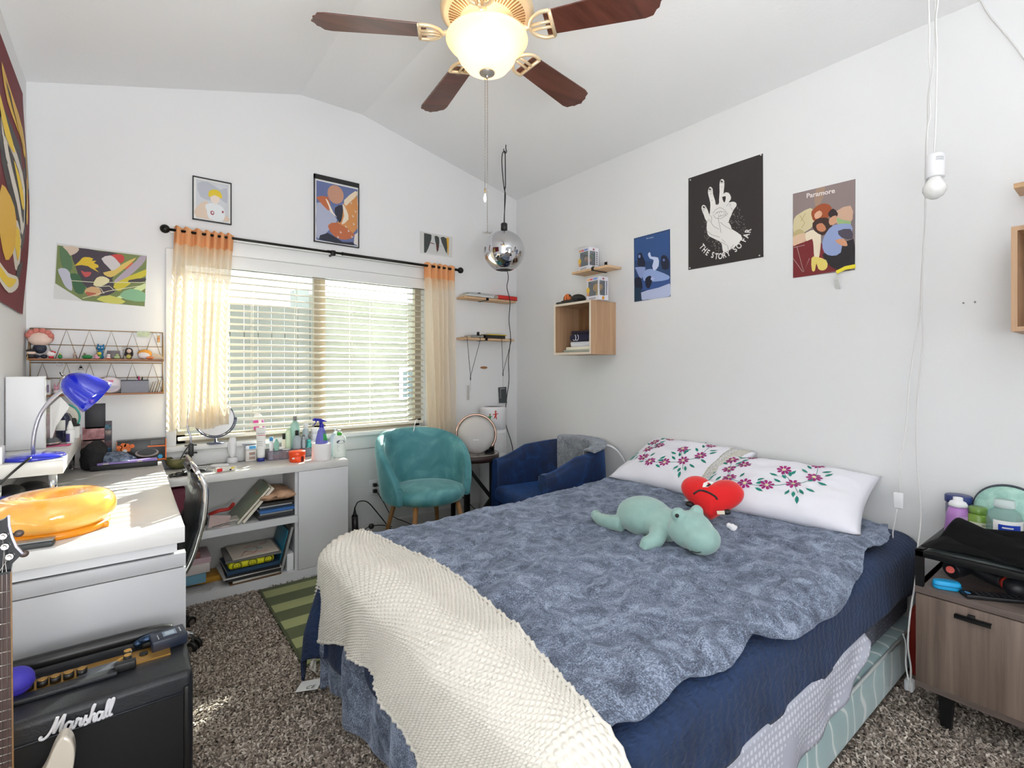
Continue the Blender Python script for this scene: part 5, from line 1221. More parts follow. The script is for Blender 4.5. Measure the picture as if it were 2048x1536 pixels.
# bowl
BWL = mat('camo_bowl', '#7d7342', .6, var='#3f4a2a', vscale=16)
a = onZ(352, 936, CZ); bw = thing('bowl', 'small camouflage patterned bowl on the left end of the low cabinet', 'bowl', (a.x+.01, a.y-.02, CZ)); k = MB(); k.lathe([(.001, .006), (.034, .002), (.055, .026), (.066, .060), (.063, .060), (.052, .030), (.03, .009), (.001, .010)], m=BWL, n=36, cap=False); obj('bowl', k, bw)
bpy.data.objects['bowl.001'].name if False else None
k = MB(); 
for i in range(6): k.ball((-.03 + .013*i, .02*math.sin(i*2), .045), (.014, .014, .010), mat('cotton', '#c9c6bd', .9))
obj('filling', k, bw)
k = MB()
for s_ in range(3):
    k.tube([(.22 + .05*s_*.6 + .05*math.cos(t*1.7 + s_), 3.13 + .035*math.sin(t*2.3 + s_*2), CZ+.006+.005*s_) for t in [i*.4 for i in range(18)]], .0045, BLACK, 7)
single('coiled_cable', 'coiled black cable on the cabinet top behind the office chair', 'cable', k)
k = MB(); M = TR(.425, 3.105, CZ+.014) @ RZ(math.radians(12)); k.cbox((0, 0, 0), (.11, .028, .026), mat('tool_white', '#ddd9cf', .5), .008, M=M)
k.cbox((-.035, -.001, 0), (.030, .030, .020), mat('tool_red', '#d81e1e', .4), .006, M=M); k.cbox((.030, -.001, .004), (.018, .030, .010), mat('tool_yellow', '#e3c83a', .4), .003, M=M); k.cbox((.018, -.0145, -.004), (.010, .002, .008), BLACK, M=M)
single('electric_trimmer', 'white gadget with red and yellow buttons on the cabinet top', 'gadget', k)
k = MB(); k.prism([(.27, 3.16, CZ+.001), (.36, 3.15, CZ+.001), (.38, 3.17, CZ+.001), (.29, 3.20, CZ+.001)], (0, 0, .004), mat('comb_grey', '#7f8083', .5)); single('comb', 'thin grey comb lying beside the trimmer on the cabinet top', 'comb', k)
k = MB(); k.tube([(.30 + .055*math.cos(t), 3.26 + .045*math.sin(t), CZ+.006) for t in [2*PI*i/30 for i in range(31)]], .004, mat('clear_plastic', '#cfd2d4', .3), 8); single('hair_hoop', 'clear plastic hoop lying on the cabinet top', 'hoop', k)
k = MB(); M = TR(.415, 3.25, CZ+.012) @ RZ(-.4); k.tube([M @ Vector((.035*math.cos(t)*1.2, .018*math.sin(t), 0)) for t in [2*PI*i/24 for i in range(25)]], .008, CW, 8); single('white_band', 'soft white loop band lying next to the clear hoop', 'band', k)
a = onZ(465, 925, CZ); ep = thing('epilator', 'white handheld device upright in its round charging base', 'device', (a.x, a.y, CZ))
k = MB(); k.lathe([(.001, 0), (.028, 0), (.030, .003), (.028, .030), (.001, .033)], m=CW, n=30); obj('charging_base', k, ep)
k = MB(); k.lathe([(.001, .033), (.014, .034), (.017, .05), (.020, .10), (.021, .13), (.016, .150), (.001, .152)], m=CW, n=24, sy=.7); k.tube([(-.014, 0, .05), (-.022, 0, .09), (-.018, 0, .13)], .004, CW, 8, sub=3); obj('device_body', k, ep)
a = onZ(502, 922, CZ); ct = thing('cotton_bud_box', 'clear box of cotton buds with white lid left of the cream tube', 'box', (a.x, a.y+.015, CZ))
k = MB(); k.box((-.030, -.026, 0), (.030, .026, .068), mat('box_frosted', '#d6d2cc', .3), .004); obj('box', k, ct); k = MB(); k.box((-.031, -.027, .068), (.031, .027, .098), mat('lid_frosted', '#dde2e6', .3), .006); obj('lid', k, ct)
k = MB(); k.box((-.012, -.0275, .075), (.024, -.026, .092), mat('blue_print', '#4aa3d8', .5)); k.box((-.012, -.0275, .038), (.02, -.0262, .055), mat('brown_print', '#a58a80', .5)); k.box((-.012, -.0275, .012), (.02, -.0262, .028), mat('brown_print')); obj('print', k, ct)
k = MB(); k.box((a.x-.045, a.y-.01, CZ+.101), (a.x+.028, a.y+.05, CZ+.107), mat('tray_grey', '#8b8e98', .4), .002); single('compact_case', 'flat grey case lying on top of the cotton bud box', 'case', k)
# squeezable tube standing on its cap
a = onZ(522, 922, CZ); tb = thing('cream_tube', 'white squeeze tube standing on its blue cap beside the orange jar', 'tube', (a.x, a.y, CZ))
k = MB(); k.cyl((0, 0, 0), (0, 0, .022), .021, .020, mat('cap_blue', '#26358a', .4), 28); obj('cap', k, tb)
k = MB(); TH = .205; k.rings([[Vector(((.021 + .007 * f) * math.cos(2*PI*j/28), (.020 * (1 - f) + .0015) * math.sin(2*PI*j/28), .022 + (TH - .022) * f)) for j in range(28)] for f in [i / 10 for i in range(11)]], CWH); obj('tube', k, tb)
k = MB(); k.text('Aquaphor', plane_M((-.019, -.0105, .170), (1, 0, 0), (0, 0, 1)), .0105, mat('text_grey', '#5a5a60', .6)); k.cbox((.004, -.0115, .158), (.044, .001, .0030), mat('text_red', '#c8382e', .5), M=Matrix.Identity(4))
for i in range(3): k.cbox((-.004, -.0175, .12-i*.012), (.028, .001, .0016), mat('text_grey'))
obj('print', k, tb)
tb.rotation_euler = (0, 0, math.radians(-18))
# smoked organiser tray with everything in it
A = onZ(536, 922, CZ); B = onZ(640, 912, CZ); tx0, tx1 = A.x, B.x + .03; ty0 = A.y - .0; ty1 = ty0 + .10
SMK = glassy('smoked_plastic', '#dcd8e0', .20, .12)
og = thing('organiser_tray', 'smoked clear organiser tray full of small bottles on the cabinet', 'organiser', ((tx0+tx1)/2, (ty0+ty1)/2, CZ))
k = MB(); k.box((tx0, ty0, CZ), (tx1, ty1, CZ+.003), SMK); 
for a_, b_ in (((tx0, ty0), (tx1, ty0+.002)), ((tx0, ty1-.002), (tx1, ty1)), ((tx0, ty0), (tx0+.002, ty1)), ((tx1-.002, ty0), (tx1, ty1)), ((tx0, ty0+.045), (tx1, ty0+.047))): k.box((a_[0], a_[1], CZ), (b_[0], b_[1], CZ+.055), SMK)
obj('tray', k, og, local=False)
k = MB(); k.tube(V2((tx0, ty0, CZ+.056), (tx1, ty0, CZ+.056), (tx1, ty1, CZ+.056), (tx0, ty1, CZ+.056), (tx0, ty0, CZ+.056)), .0018, mat('smoke_edge', '#4a3f48', .3), 6); obj('rim', k, og, local=False)
for x_, r_ in ((tx0+.045, .022), (tx0+.075, .02), (tx0+.16, .02)):
    k = MB(); k.ball((x_, ty0+.022, CZ+.022), (r_, .016, .016), mat('soft_tan', '#b98f82', .8)); single('powder_puff', {0.022: 'beige powder puff seen through the smoked tray', }.get(r_, '') or ('tan powder puff beside the beige one inside the tray' if x_ < tx0+.1 else 'pale powder puff at the right of the tray, behind the orange jar'), 'powder puff', k)
GRP = 'small bottles and tubes in the organiser tray'
def at(f, row): return tx0 + (tx1 - tx0) * f, (ty0 + .024 if row == 0 else ty0 + .072)
MG = mat('mint_plastic', '#8fc0ae', .35); AQ = mat('aqua_plastic', '#3fb5ae', .3); PKP = mat('pink_plastic', '#e0738f', .4); CLR = glassy('clear_bottle', '#dbe6ea', .45, .1); LGR = mat('pale_green_lotion', '#cfe0c0', .35); SB = glassy('seafoam_bottle', '#b7dcd0', .7, .15); CRM2 = mat('cream_plastic', '#e3dcc8', .4)
def tall(name, lab, f, row, r, h, m, ch, cr, cm, z0=.003, sx=1, sy=1, **kw):
    h *= 1.38; ch *= 1.15; r *= 1.12
    x, y = at(f, row); return bottle(name, lab, 'bottle', x, y, CZ + z0, [(.001, 0), (r*.92, 0), (r, .003), (r, h*.78), (r*.85, h*.90), (cr, h), (.001, h)], m, [(cr*1.05, h-.002), (cr*1.05, h+ch*.9), (cr*.9, h+ch), (.001, h+ch)], cm, group=GRP, sx=sx, sy=sy, **kw)
tall('lotion_bottle', 'slim white and blue tube at the left end of the tray', .07, 0, .010, .085, CW, .018, .010, mat('cap_sky', '#3f8cc4', .4))
tall('lotion_bottle', 'mint green tube with pink foot near the left end of the tray', .16, 0, .0125, .085, MG, .006, .006, MG)
x, y = at(.16, 0); k = MB(); k.cyl((x, y, CZ+.0035), (x, y, CZ+.022), .0146, m=PKP); obj('pink_foot', k, bpy.data.objects['lotion_bottle.001'], local=False)
k = MB(); x, y = at(.33, 0); cj = thing('cream_jar', 'small brown jar with white lid low in the front of the tray', 'jar', (x, y, CZ+.003)); k.lathe(cylp(.022, .04), m=mat('jar_brown', '#a8654f', .3), n=24); obj('body', k, cj); k = MB(); k.lathe([(.023, .04), (.023, .056), (.001, .058)], m=CWH, n=24); obj('lid', k, cj)
x, y = at(.26, 1); cj = thing('cream_jar', 'white jar with a wide flat lid at the back left of the tray', 'jar', (x, y, CZ+.003)); k = MB(); k.lathe(cylp(.024, .05), m=CRM2, n=24); obj('body', k, cj); k = MB(); k.lathe([(.025, .05), (.025, .066), (.001, .067)], m=CWH, n=24); obj('lid', k, cj)
k = MB(); tall('toner_bottle', 'clear bottle with black spray cap in the middle of the tray front', .52, 0, .022, .10, CLR, .026, .010, BLACK)
tall('toner_bottle', 'tall seafoam bottle with silver cap, tallest in the tray', .52, 1, .025, .165, SB, .022, .011, mat('cap_grey', '#7c7a78', .3))
tall('lotion_bottle', 'tall pale green tube leaning at the back of the tray', .40, 1, .016, .125, LGR, .010, .010, LGR)
tall('dropper_bottle', 'cream bottle with tall black dropper cap at the back of the tray', .32, 1, .012, .085, CRM2, .03, .008, BLACK, z0=.0)
tall('toner_bottle', 'frosted bottle with a white cap behind the brushes', .72, 1, .020, .125, CLR, .03, .014, CWH)
tall('lotion_bottle', 'narrow clear tube right of the spray bottle in the tray', .64, 0, .010, .08, CLR, .012, .008, CLR)
tall('lotion_bottle', 'teal tube in the front row of the tray', .74, 0, .013, .065, AQ, .012, .012, AQ)
tall('lotion_bottle', 'second teal tube with white shoulder in the front row', .80, 0, .012, .055, AQ, .016, .011, CWH)
tall('roll_on', 'white and teal roll-on stick near the right of the tray', .87, 0, .014, .04, AQ, .032, .014, CWH)
tall('dropper_bottle', 'small aqua bottle with pointed aqua cap at the right of the tray', .955, 0, .014, .05, mat('aqua_light', '#8fd3d0', .3), .03, .006, AQ)
tall('toner_bottle', 'white jar-like bottle with broad white cap at the back right of the tray', .88, 1, .020, .10, CW, .028, .020, CWH)
tall('lotion_bottle', 'clear blue pouch-like tube at the back right end of the tray', .985, 1, .020, .075, glassy('pale_blue_clear', '#c6dfec', .6, .2), .02, .008, CWH)
for i, f in enumerate((.66, .70, .78)):
    x, y = at(f, 1); th = thing('makeup_brush', ['makeup brush with a grey fluffy head standing left in the tray', 'makeup brush with a round dark head in the middle of the brushes', 'thin makeup brush with a silver ferrule at the right of the brushes'][i], 'brush', (x-.012, y-.020, CZ+.003), 0, 'makeup brushes in the tray'); k = MB(); k.cyl((0, 0, 0), (.006*(i-1), 0, .095), .0022, m=BLACK, n=8); k.cyl((.006*(i-1), 0, .095), (.008*(i-1), 0, .11), .003, m=STEEL, n=8); obj('handle', k, th); k = MB(); k.ball((.009*(i-1), 0, .120), (.009, .009, .014), mat('bristle%d' % i, ('#9a9590', '#6d6a68', '#88847e')[i], .9)); obj('bristles', k, th)
heap('cat_eye_clip', 'small black hair claw clip standing in the tray', 'hair clip', (*at(.91, 1), CZ+.06), (.014, .010, .03), BLACK, 5, 14)
bpy.data.objects['cat_eye_clip'].name = 'hair_clip'
# pads bag and toothbrush-like razor behind tube
k = MB(); A = onZ(524, 912, CZ)
bag = thing('cotton_pad_bag', 'pink and white bag of cotton pads standing behind the cream tube', 'bag', (A.x+.01, A.y+.03, CZ), math.radians(0)); bag.rotation_euler = (0, math.radians(-7), 0)
def tubeb(z, rx, ry, n=20): return [Vector((rx*math.cos(2*PI*j/n), ry*math.sin(2*PI*j/n), z)) for j in range(n)]
k = MB(); k.rings([tubeb(0, .028, .022), tubeb(.13, .032, .026), tubeb(.225, .031, .025), tubeb(.255, .027, .014), tubeb(.27, .014, .004), tubeb(.305, .024, .003)], mat('bag_clear_white', '#e9e2e4', .4)); obj('bag', k, bag)
k = MB(); k.grid(lambda u, v: Vector((.0330*math.cos(math.radians(195 + 70*u)), .0265*math.sin(math.radians(195 + 70*u)), .15 + .085*v)), 10, 2, mat('bag_pink', '#d0489a', .4)); k.grid(lambda u, v: Vector((.0330*math.cos(math.radians(300 + 60*u)), .0265*math.sin(math.radians(300 + 60*u)), .05 + .18*v)), 10, 2, mat('bag_magenta', '#a04890', .4)); obj('print', k, bag)
rz = thing('razor', 'teal and black razor standing left of the cotton pad bag', 'razor', (A.x-.02, A.y+.055, CZ+.108)); rz.location.z = CZ
k = MB(); k.cyl((0, 0, 0), (0, 0, .12), .006, m=mat('razor_teal', '#1e5b6e', .4)); k.cyl((0, 0, .12), (.002, 0, .165), .0075, .006, mat('razor_teal')); obj('handle', k, rz); k = MB(); k.cbox((.004, -.004, .175), (.030, .012, .018), mat('razor_head', '#6d7488', .4), .004); obj('head', k, rz)
# orange jar
a = onZ(596, 924, CZ); oj = thing('balm_jar', 'bright orange round jar at the front of the cabinet top', 'jar', (a.x, a.y+.020, CZ)); ORG = mat('jar_orange', '#ee4a10', .3)
k = MB(); k.lathe(cylp(.0445, .042, .006), m=ORG, n=40); obj('body', k, oj); k = MB(); k.lathe([(.046, .038), (.047, .042), (.047, .062), (.044, .066), (.001, .067)], m=ORG, n=40); obj('lid', k, oj)
k = MB(); k.grid(lambda u, v: Vector((.0450*math.cos(math.radians(285+24*u)), .0450*math.sin(math.radians(285+24*u)), .004+.030*v)), 6, 1, mat('jar_maroon', '#5a1a14', .4)); k.grid(lambda u, v: Vector((.0450*math.cos(math.radians(218+20*u)), .0450*math.sin(math.radians(218+20*u)), .022+.008*v)), 6, 1, CWH); obj('label', k, oj)
# toilet roll and spray bottle
a = onZ(648, 921, CZ); tr_ = thing('toilet_roll', 'white toilet paper roll at the right end of the cabinet top', 'toilet roll', (a.x, a.y+.048, CZ)); TRM = mat('tissue', '#ebe8e8', .95, bump=.3, bscale=120, bdist=.002)
k = MB(); k.lathe([(.020, 0), (.056, 0), (.0575, .002), (.0575, .098), (.056, .100), (.020, .100)], m=TRM, n=40, cap=False); obj('roll', k, tr_, weld=0); k = MB(); k.lathe([(.020, .0), (.020, .100)], m=mat('cardboard', '#a58a6a', .9), n=24, cap=False); obj('core', k, tr_)
sx_, sy_ = tr_.location.x, tr_.location.y
SPV = glassy('violet_plastic', '#8f8fe0', .55, .1); DBL = mat('trigger_blue', '#1414a0', .35)
SBS = 1
sbt = thing('spray_bottle', 'translucent violet spray bottle with dark blue trigger standing on the toilet roll', 'spray bottle', (sx_, sy_, CZ+.100))
k = MB(); k.lathe([(.001, 0), (.036, 0), (.038, .004), (.034, .03), (.022, .080), (.015, .092), (.014, .10)], m=SPV, n=12, smooth=False); obj('bottle', k, sbt)
k = MB(); k.lathe([(.001, .003), (.033, .003), (.028, .038), (.001, .040)], m=glassy('liquid', '#8fc7e8', .6), n=24); obj('liquid', k, sbt)
k = MB(); k.cyl((0, 0, .098), (0, 0, .122), .0145, .012, m=DBL, n=20); k.prism([(-.052, 0, .150), (-.040, 0, .158), (.000, 0, .152), (.034, 0, .136), (.030, 0, .132), (.008, 0, .132), (.006, 0, .118), (-.010, 0, .118), (-.012, 0, .138), (-.050, 0, .142)], (0, .018, 0), DBL); obj('spray_head', k, sbt, bevel=.002)
k = MB(); k.prism([(-.024, .004, .142), (-.034, .004, .122), (-.052, .004, .108), (-.048, .004, .116), (-.032, .004, .130), (-.036, .004, .142)], (0, .010, 0), DBL); obj('trigger', k, sbt)
k = MB(); k.grid(lambda u, v: Vector(((.037-.012*v)*math.cos(math.radians(270+55*u)), (.037-.012*v)*math.sin(math.radians(270+55*u)), .020+.045*v)), 8, 3, mat('label_green', '#2f9a4a', .5)); obj('label', k, sbt)
# pump lotion
a = onZ(682, 915, CZ); pl_ = thing('pump_bottle', 'white lotion pump bottle with green collar at the cabinet right end', 'bottle', (a.x, a.y+.03, CZ))
k = MB(); k.lathe([(.001, 0), (.038, 0), (.040, .004), (.040, .11), (.036, .128), (.022, .138), (.014, .140), (.001, .140)], m=mat('lotion_white', '#e2e8e0', .35), n=36, sy=.62); obj('body', k, pl_)
k = MB(); k.lathe([(.0145, .138), (.0145, .156), (.008, .158), (.001, .158)], m=mat('collar_green', '#4fae3c', .4), n=24); obj('collar', k, pl_)
k = MB(); k.cyl((0, 0, .156), (0, 0, .168), .005, m=CW); k.cyl((0, 0, .168), (0, 0, .174), .010, m=CW); k.tube([(0, 0, .171), (-.012, -.008, .172), (-.018, -.012, .168)], .0035, CW, 8); obj('pump', k, pl_)
k = MB()
def lb(x, z, o=.0008):
    y = -.62 * math.sqrt(max(0, .040**2 - x*x)) - o; return Vector((x, y, z))
k.poly([lb(.006 + .024*math.cos(t), .098 + .0115*math.sin(t)) for t in [2*PI*i/24 for i in range(24)]], mat('oval_navy', '#16274e', .4))
k.text('Cetaphil', plane_M((-.0125, -.0262, .098), (1, 0, 0), (0, 0, 1)), .0098, CWH)
for i, w_ in enumerate((.026, .020, .032, .034, .030, .014)): k.poly([lb(-.014, .078-i*.007), lb(-.014+w_, .078-i*.007), lb(-.014+w_, .0765-i*.007), lb(-.014, .0765-i*.007)], mat('text_green', '#8aa090', .6))
obj('print', k, pl_, recalc=False)
pl_.rotation_euler = (0, 0, math.radians(-16))
bottle('pump_bottle', 'clear and white pump bottle half hidden behind the green collared one', 'bottle', a.x-.01, a.y+.085, CZ, [(.001, 0), (.03, 0), (.032, .004), (.032, .12), (.02, .14), (.010, .145), (.001, .145)], CLR, [(.011, .143), (.011, .155), (.004, .157), (.004, .172), (.014, .174), (.014, .180), (.001, .182)], CW)
# ------------------------------------------------------------------ office chair
oc = thing('office_chair', 'black padded office chair with curved chrome frame tucked at the desk', 'office chair', (.10, 2.50, 0))
LEA = mat('black_leather', '#14161a', .32, coat=.3, bump=.12, bscale=160, bdist=.001)
def ocx(t):   # side profile of the back: t 0 top, 1 bottom  -> x, z
    P = spline(V2((.200, .858), (.222, .80), (.216, .70), (.196, .61), (.178, .55), (.145, .49), (.09, .455), (-.1, .45)), 8); f = t * (len(P)-1); i = min(int(f), len(P)-2); q_ = P[i].lerp(P[i+1], f - i); return q_.x, q_.y
y0_, y1_ = 2.27, 2.73
y0_, y1_ = 2.16, 2.60
k = MB()
def backp(u, v, s):
    x, z = ocx(v * .62); y = y0_ + (y1_ - y0_) * u
    e = (1 - abs(2*u-1) ** 6) * (1 - max(0, 1 - v * 9) ** 2) * (1 - max(0, 1 - (1-v) * 9) ** 2); seam = .010 * (math.exp(-((v - .30 + .18*abs(2*u-1)**2*.6) / .02) ** 2) + math.exp(-((v - .55 - .12*(1-abs(2*u-1))) / .02) ** 2))
    return Vector((x - s * (.022 * e ** .5 - seam) + (.006 if s < 0 else 0), y, z - (.03 * abs(2*u-1) ** 5) * (1 - v)))
k.grid(lambda u, v: backp(u, v, 1), 30, 70, LEA); k.grid(lambda u, v: backp(u, v, -.4), 30, 70, LEA)
obj('backrest', k, oc, local=False, weld=.012)
k = MB(); k.box((-.22, y0_+.01, .425), (.17, y1_-.01, .485), LEA, .025, 4); obj('seat', k, oc, local=False)
for y in (y0_-.006, y1_+.006):
    k = MB(); k.tube([Vector((*ocx(0), 0)).xzy + Vector((.01, y + (.04 if y < 2.4 else -.04), -.008))] + [Vector((ocx(t)[0]+.008, y, ocx(t)[1])) for t in [.04 + i*.96/26 for i in range(27)]], .0095, CHROME, 12); obj('side_frame', k, oc, local=False)
k = MB(); x, z = ocx(0); k.tube([(x+.006, y0_+.03, z+.002), (x+.006, y1_-.03, z+.002)], .009, CHROME, 10); obj('top_bar', k, oc, local=False)
k = MB(); k.cyl((.045, 2.71, .10), (.02, 2.45, .44), .028, m=BLACK); k.cyl((.045, 2.71, .06), (.045, 2.71, .12), .04, m=CHROME); obj('gas_lift', k, oc, local=False)
for i in range(5):
    a = math.radians(36 + 72 * i); d = Vector((math.cos(a), math.sin(a), 0)); c = Vector((.045, 2.71, 0)); k = MB()
    e = c + d * .225; k.tube([c + Vector((0, 0, .095)), c + d*.14 + Vector((0, 0, .092)), e + Vector((0, 0, .072))], [.020, .018, .013], CHROME, 10); lg = obj('base_arm', k, oc, local=False)
    k = MB(); pr_ = Vector((-d.y, d.x, 0))
    for s_ in (-1, 1): k.cyl(e + pr_ * s_ * .008 + Vector((0, 0, .026)), e + pr_ * s_ * .026 + Vector((0, 0, .026)), .026, m=BLACK, n=20)
    k.cyl(e + Vector((0, 0, .03)), e + Vector((0, 0, .07)), .006, m=BLACK); k.cyl(e - pr_*.028 + Vector((0,0,.026)), e - pr_*.0285 + Vector((0,0,.026)), .014, m=STEEL, n=16)
    obj('caster', k, lg, local=False)

# ------------------------------------------------------------------ guitar amplifier
AX0, AX1, AY0, AY1, AH = -.375, .138, 1.555, 1.835, .45
am = thing('guitar_amplifier', 'black guitar amplifier with white script logo in front of the desk', 'amplifier', ((AX0+AX1)/2, 1.70, 0))
TOL = mat('tolex', '#16181d', .42, bump=.5, bscale=260, bdist=.0015); GRC = mat('grille_cloth', '#0d0c0d', .85, bump=.5, bscale=500, bdist=.001)
k = MB(); k.box((AX0, AY0, .01), (AX1, AY1, AH), TOL, .016, 4); obj('cabinet', k, am, local=False)
k = MB(); k.box((AX0+.03, AY0-.006, .045), (AX1-.022, AY0+.005, AH-.052), GRC, .002); obj('speaker_grille', k, am, local=False)
k = MB()
for a_, b_ in (((AX1-.022, AY0-.010, .03), (AX1-.010, AY0+.004, AH-.035)), ((AX0+.018, AY0-.010, .03), (AX0+.03, AY0+.004, AH-.035))): k.box(a_, b_, BLACK, .003)
k.tube([(AX0+.03, AY0-.004, AH-.050), (AX1-.022, AY0-.004, AH-.050)], .0022, mat('piping_dark', '#2b2d33', .4), 8)
obj('front_trim', k, am, local=False)
GLD = mat('brushed_gold', '#b58a45', .35, metal=.8)
k = MB(); k.box((AX0+.04, 1.675, AH), (.095, 1.745, AH+.004), GLD); k.box((AX0+.03, 1.640, AH), (-.02, 1.672, AH+.012), TOL, .003); obj('control_panel', k, am, local=False)
k = MB(); k.box((-.10, 1.678, AH+.004), (-.02, 1.715, AH+.0065), mat('panel_grey', '#6b6e74', .3, metal=.5)); obj('name_plate', k, am, local=False)
for i, (u_, v_) in enumerate(((60, 1354), (88, 1347), (113, 1341), (139, 1335), (165, 1328))):
    x = onZ(u_, v_, AH+.02).x; k = MB(); k.cyl((x, 1.702, AH+.004), (x, 1.702, AH+.018), .011, m=BLACK, n=20); k.cyl((x, 1.702, AH+.018), (x, 1.702, AH+.020), .0095, m=GLD, n=20); obj('knob', k, am, local=False)
for x, y in ((.000, 1.722), (.000, 1.695)):
    k = MB(); k.cyl((x, y, AH+.004), (x, y, AH+.022), .0095, m=BLACK, n=20); k.cyl((x, y, AH+.022), (x, y, AH+.024), .0085, m=GLD, n=20); obj('knob', k, am, local=False)
k = MB(); k.box((-.028, 1.655, AH), (.018, 1.675, AH+.022), BLACK, .003); obj('latch', k, am, local=False)
k = MB(); k.cyl((.035, 1.715, AH+.004), (.035, 1.715, AH+.007), .010, m=BLACK, n=20); obj('input_jack', k, am, local=False)
# strap handle: thick black roll at the back edge of the top
k = MB(); k.tube(V2((-.30, 1.80, AH+.012), (-.28, 1.80, AH+.022), (-.1, 1.80, AH+.024), (.06, 1.80, AH+.022), (.10, 1.80, AH+.012)), .018, BLACK, 12, sub=4); obj('carry_handle', k, am, local=False)
# script logo
LGW = mat('logo_white', '#d9d8dc', .35)
def scr(k, pts, w=.0032):
    """pts in logo units; x right, y up"""
    P3 = [Vector((lx0 + p.x * ls + p.y * ls * .0, AY0 - .009, lz0 + p.y * ls)) for p in spline(V2(*pts), 5)]
    k.tube(P3, w, LGW, 8)
A = onY(80, 1478, AY0-.008); B = onY(224, 1418, AY0-.008); lx0 = A.x; lz0 = onY(100, 1468, AY0-.008).z - .004; ls = (B.x - A.x) / 14.2
k = MB()
scr(k, [(0.3, .5), (0, .1), (.4, -.3), (1.2, 0), (2.2, 1.4), (3.3, 4.2)]); scr(k, [(3.3, 4.2), (2.9, 2.2), (2.6, .4)], .0036); scr(k, [(2.6, .4), (3.6, 2.4), (4.7, 4.3)]); scr(k, [(4.7, 4.3), (4.3, 2.4), (3.9, .7), (4.1, .1), (4.6, .4)], .0036)
scr(k, [(6.0, 1.7), (5.4, 2.0), (4.8, 1.3), (4.8, .4), (5.3, 0), (5.9, .7), (6.2, 1.9), (6.0, .6), (6.3, .0), (6.8, .8)]); scr(k, [(6.8, .8), (7.2, 2.2), (7.5, 1.7), (7.9, 1.8), (7.6, .6), (7.9, .1), (8.3, .6)])
scr(k, [(8.3, .6), (8.9, 2.3), (8.8, 1.5), (9.2, .7), (9.0, .0), (8.4, .0)]); scr(k, [(9.2, .3), (9.9, 2.0), (10.7, 4.3), (10.3, 3.9), (9.8, 1.4), (9.5, .0)], .003); scr(k, [(9.6, .8), (10.1, 1.9), (10.6, 1.9), (10.4, .5), (10.6, .0), (11.0, .4)])
scr(k, [(12.1, 1.7), (11.5, 2.0), (11.0, 1.3), (11.0, .4), (11.5, 0), (12.0, .7), (12.3, 1.9), (12.1, .6), (12.4, 0), (12.7, .5)]); scr(k, [(12.7, .5), (13.6, 3.2), (13.7, 4.4), (13.3, 3.8), (12.9, 1.2), (13.0, .2), (13.5, .4)]); scr(k, [(13.5, .4), (14.4, 3.2), (14.6, 4.4), (14.2, 3.9), (13.7, 1.2), (13.8, .2), (14.3, .4)])
obj('logo', k, am, local=False)
# pedal tuner and capo on the amp
tn = thing('tuner', 'dark blue grey box tuner with small screen on the right corner of the amplifier', 'tuner', (.095, 1.745, AH), math.radians(6))
k = MB(); k.box((-.045, -.035, 0), (.04, .035, .032), mat('tuner_navy', '#1d2434', .35), .004); obj('housing', k, tn)
k = MB(); k.box((-.016, -.018, .032), (.016, .012, .0335), mat('screen_grey', '#8796a4', .2)); k.box((-.011, -.013, .0335), (.011, .007, .034), mat('screen_pale', '#aab7c0', .2)); obj('screen', k, tn)
k = MB()
for i in range(5): k.cbox((-.032 + .004*i, .026, .0325), (.0015, .010, .001), BLACK)
for i in range(4): k.cbox((.026, -.012 + .008*i, .0325), (.003, .002, .001), CWH); k.cbox((-.028, -.024 + .008*i, .0325), (.002, .002, .001), CWH)
obj('buttons', k, tn)
cp_ = thing('capo', 'dark metal guitar capo lying beside the tuner on the amplifier', 'capo', (.045, 1.765, AH))
k = MB(); k.tube([(-.03, 0, .012), (.0, .008, .02), (.03, .004, .016)], .010, mat('capo_blue', '#2c3f58', .25, metal=.7), 10, sub=3); k.tube([(-.01, -.012, .01), (.01, -.022, .014), (.015, -.03, .006)], .007, BLACK, 8, sub=3); k.ball((.0, .0, .022), (.022, .012, .010), mat('capo_blue')); obj('clamp', k, cp_)
k = MB(); pq = onZ(30, 1392, AH); k.ball((pq.x, pq.y, AH + .034), (.036, .036, .034), mat('purple_matte', '#3a31a8', .6), 28); k.tube([(pq.x + .0358*math.cos(t), pq.y + .0358*math.sin(t), AH+.028) for t in [2*PI*i/40 for i in range(41)]], .0015, mat('purple_dark', '#2a2384', .6), 6); single('purple_speaker', 'round purple speaker on the left end of the amplifier top', 'speaker', k)

# ------------------------------------------------------------------ electric guitar at the left edge of the picture
EB = wood('rosewood', '#3a2824', '#4b3630', 'Z', 9, .5); NB = Vector((-.262, 1.475, 0))
gt = thing('electric_guitar', 'black headed electric guitar with cream pickguard standing before the amplifier', 'guitar', (-.20, 1.45, 0))
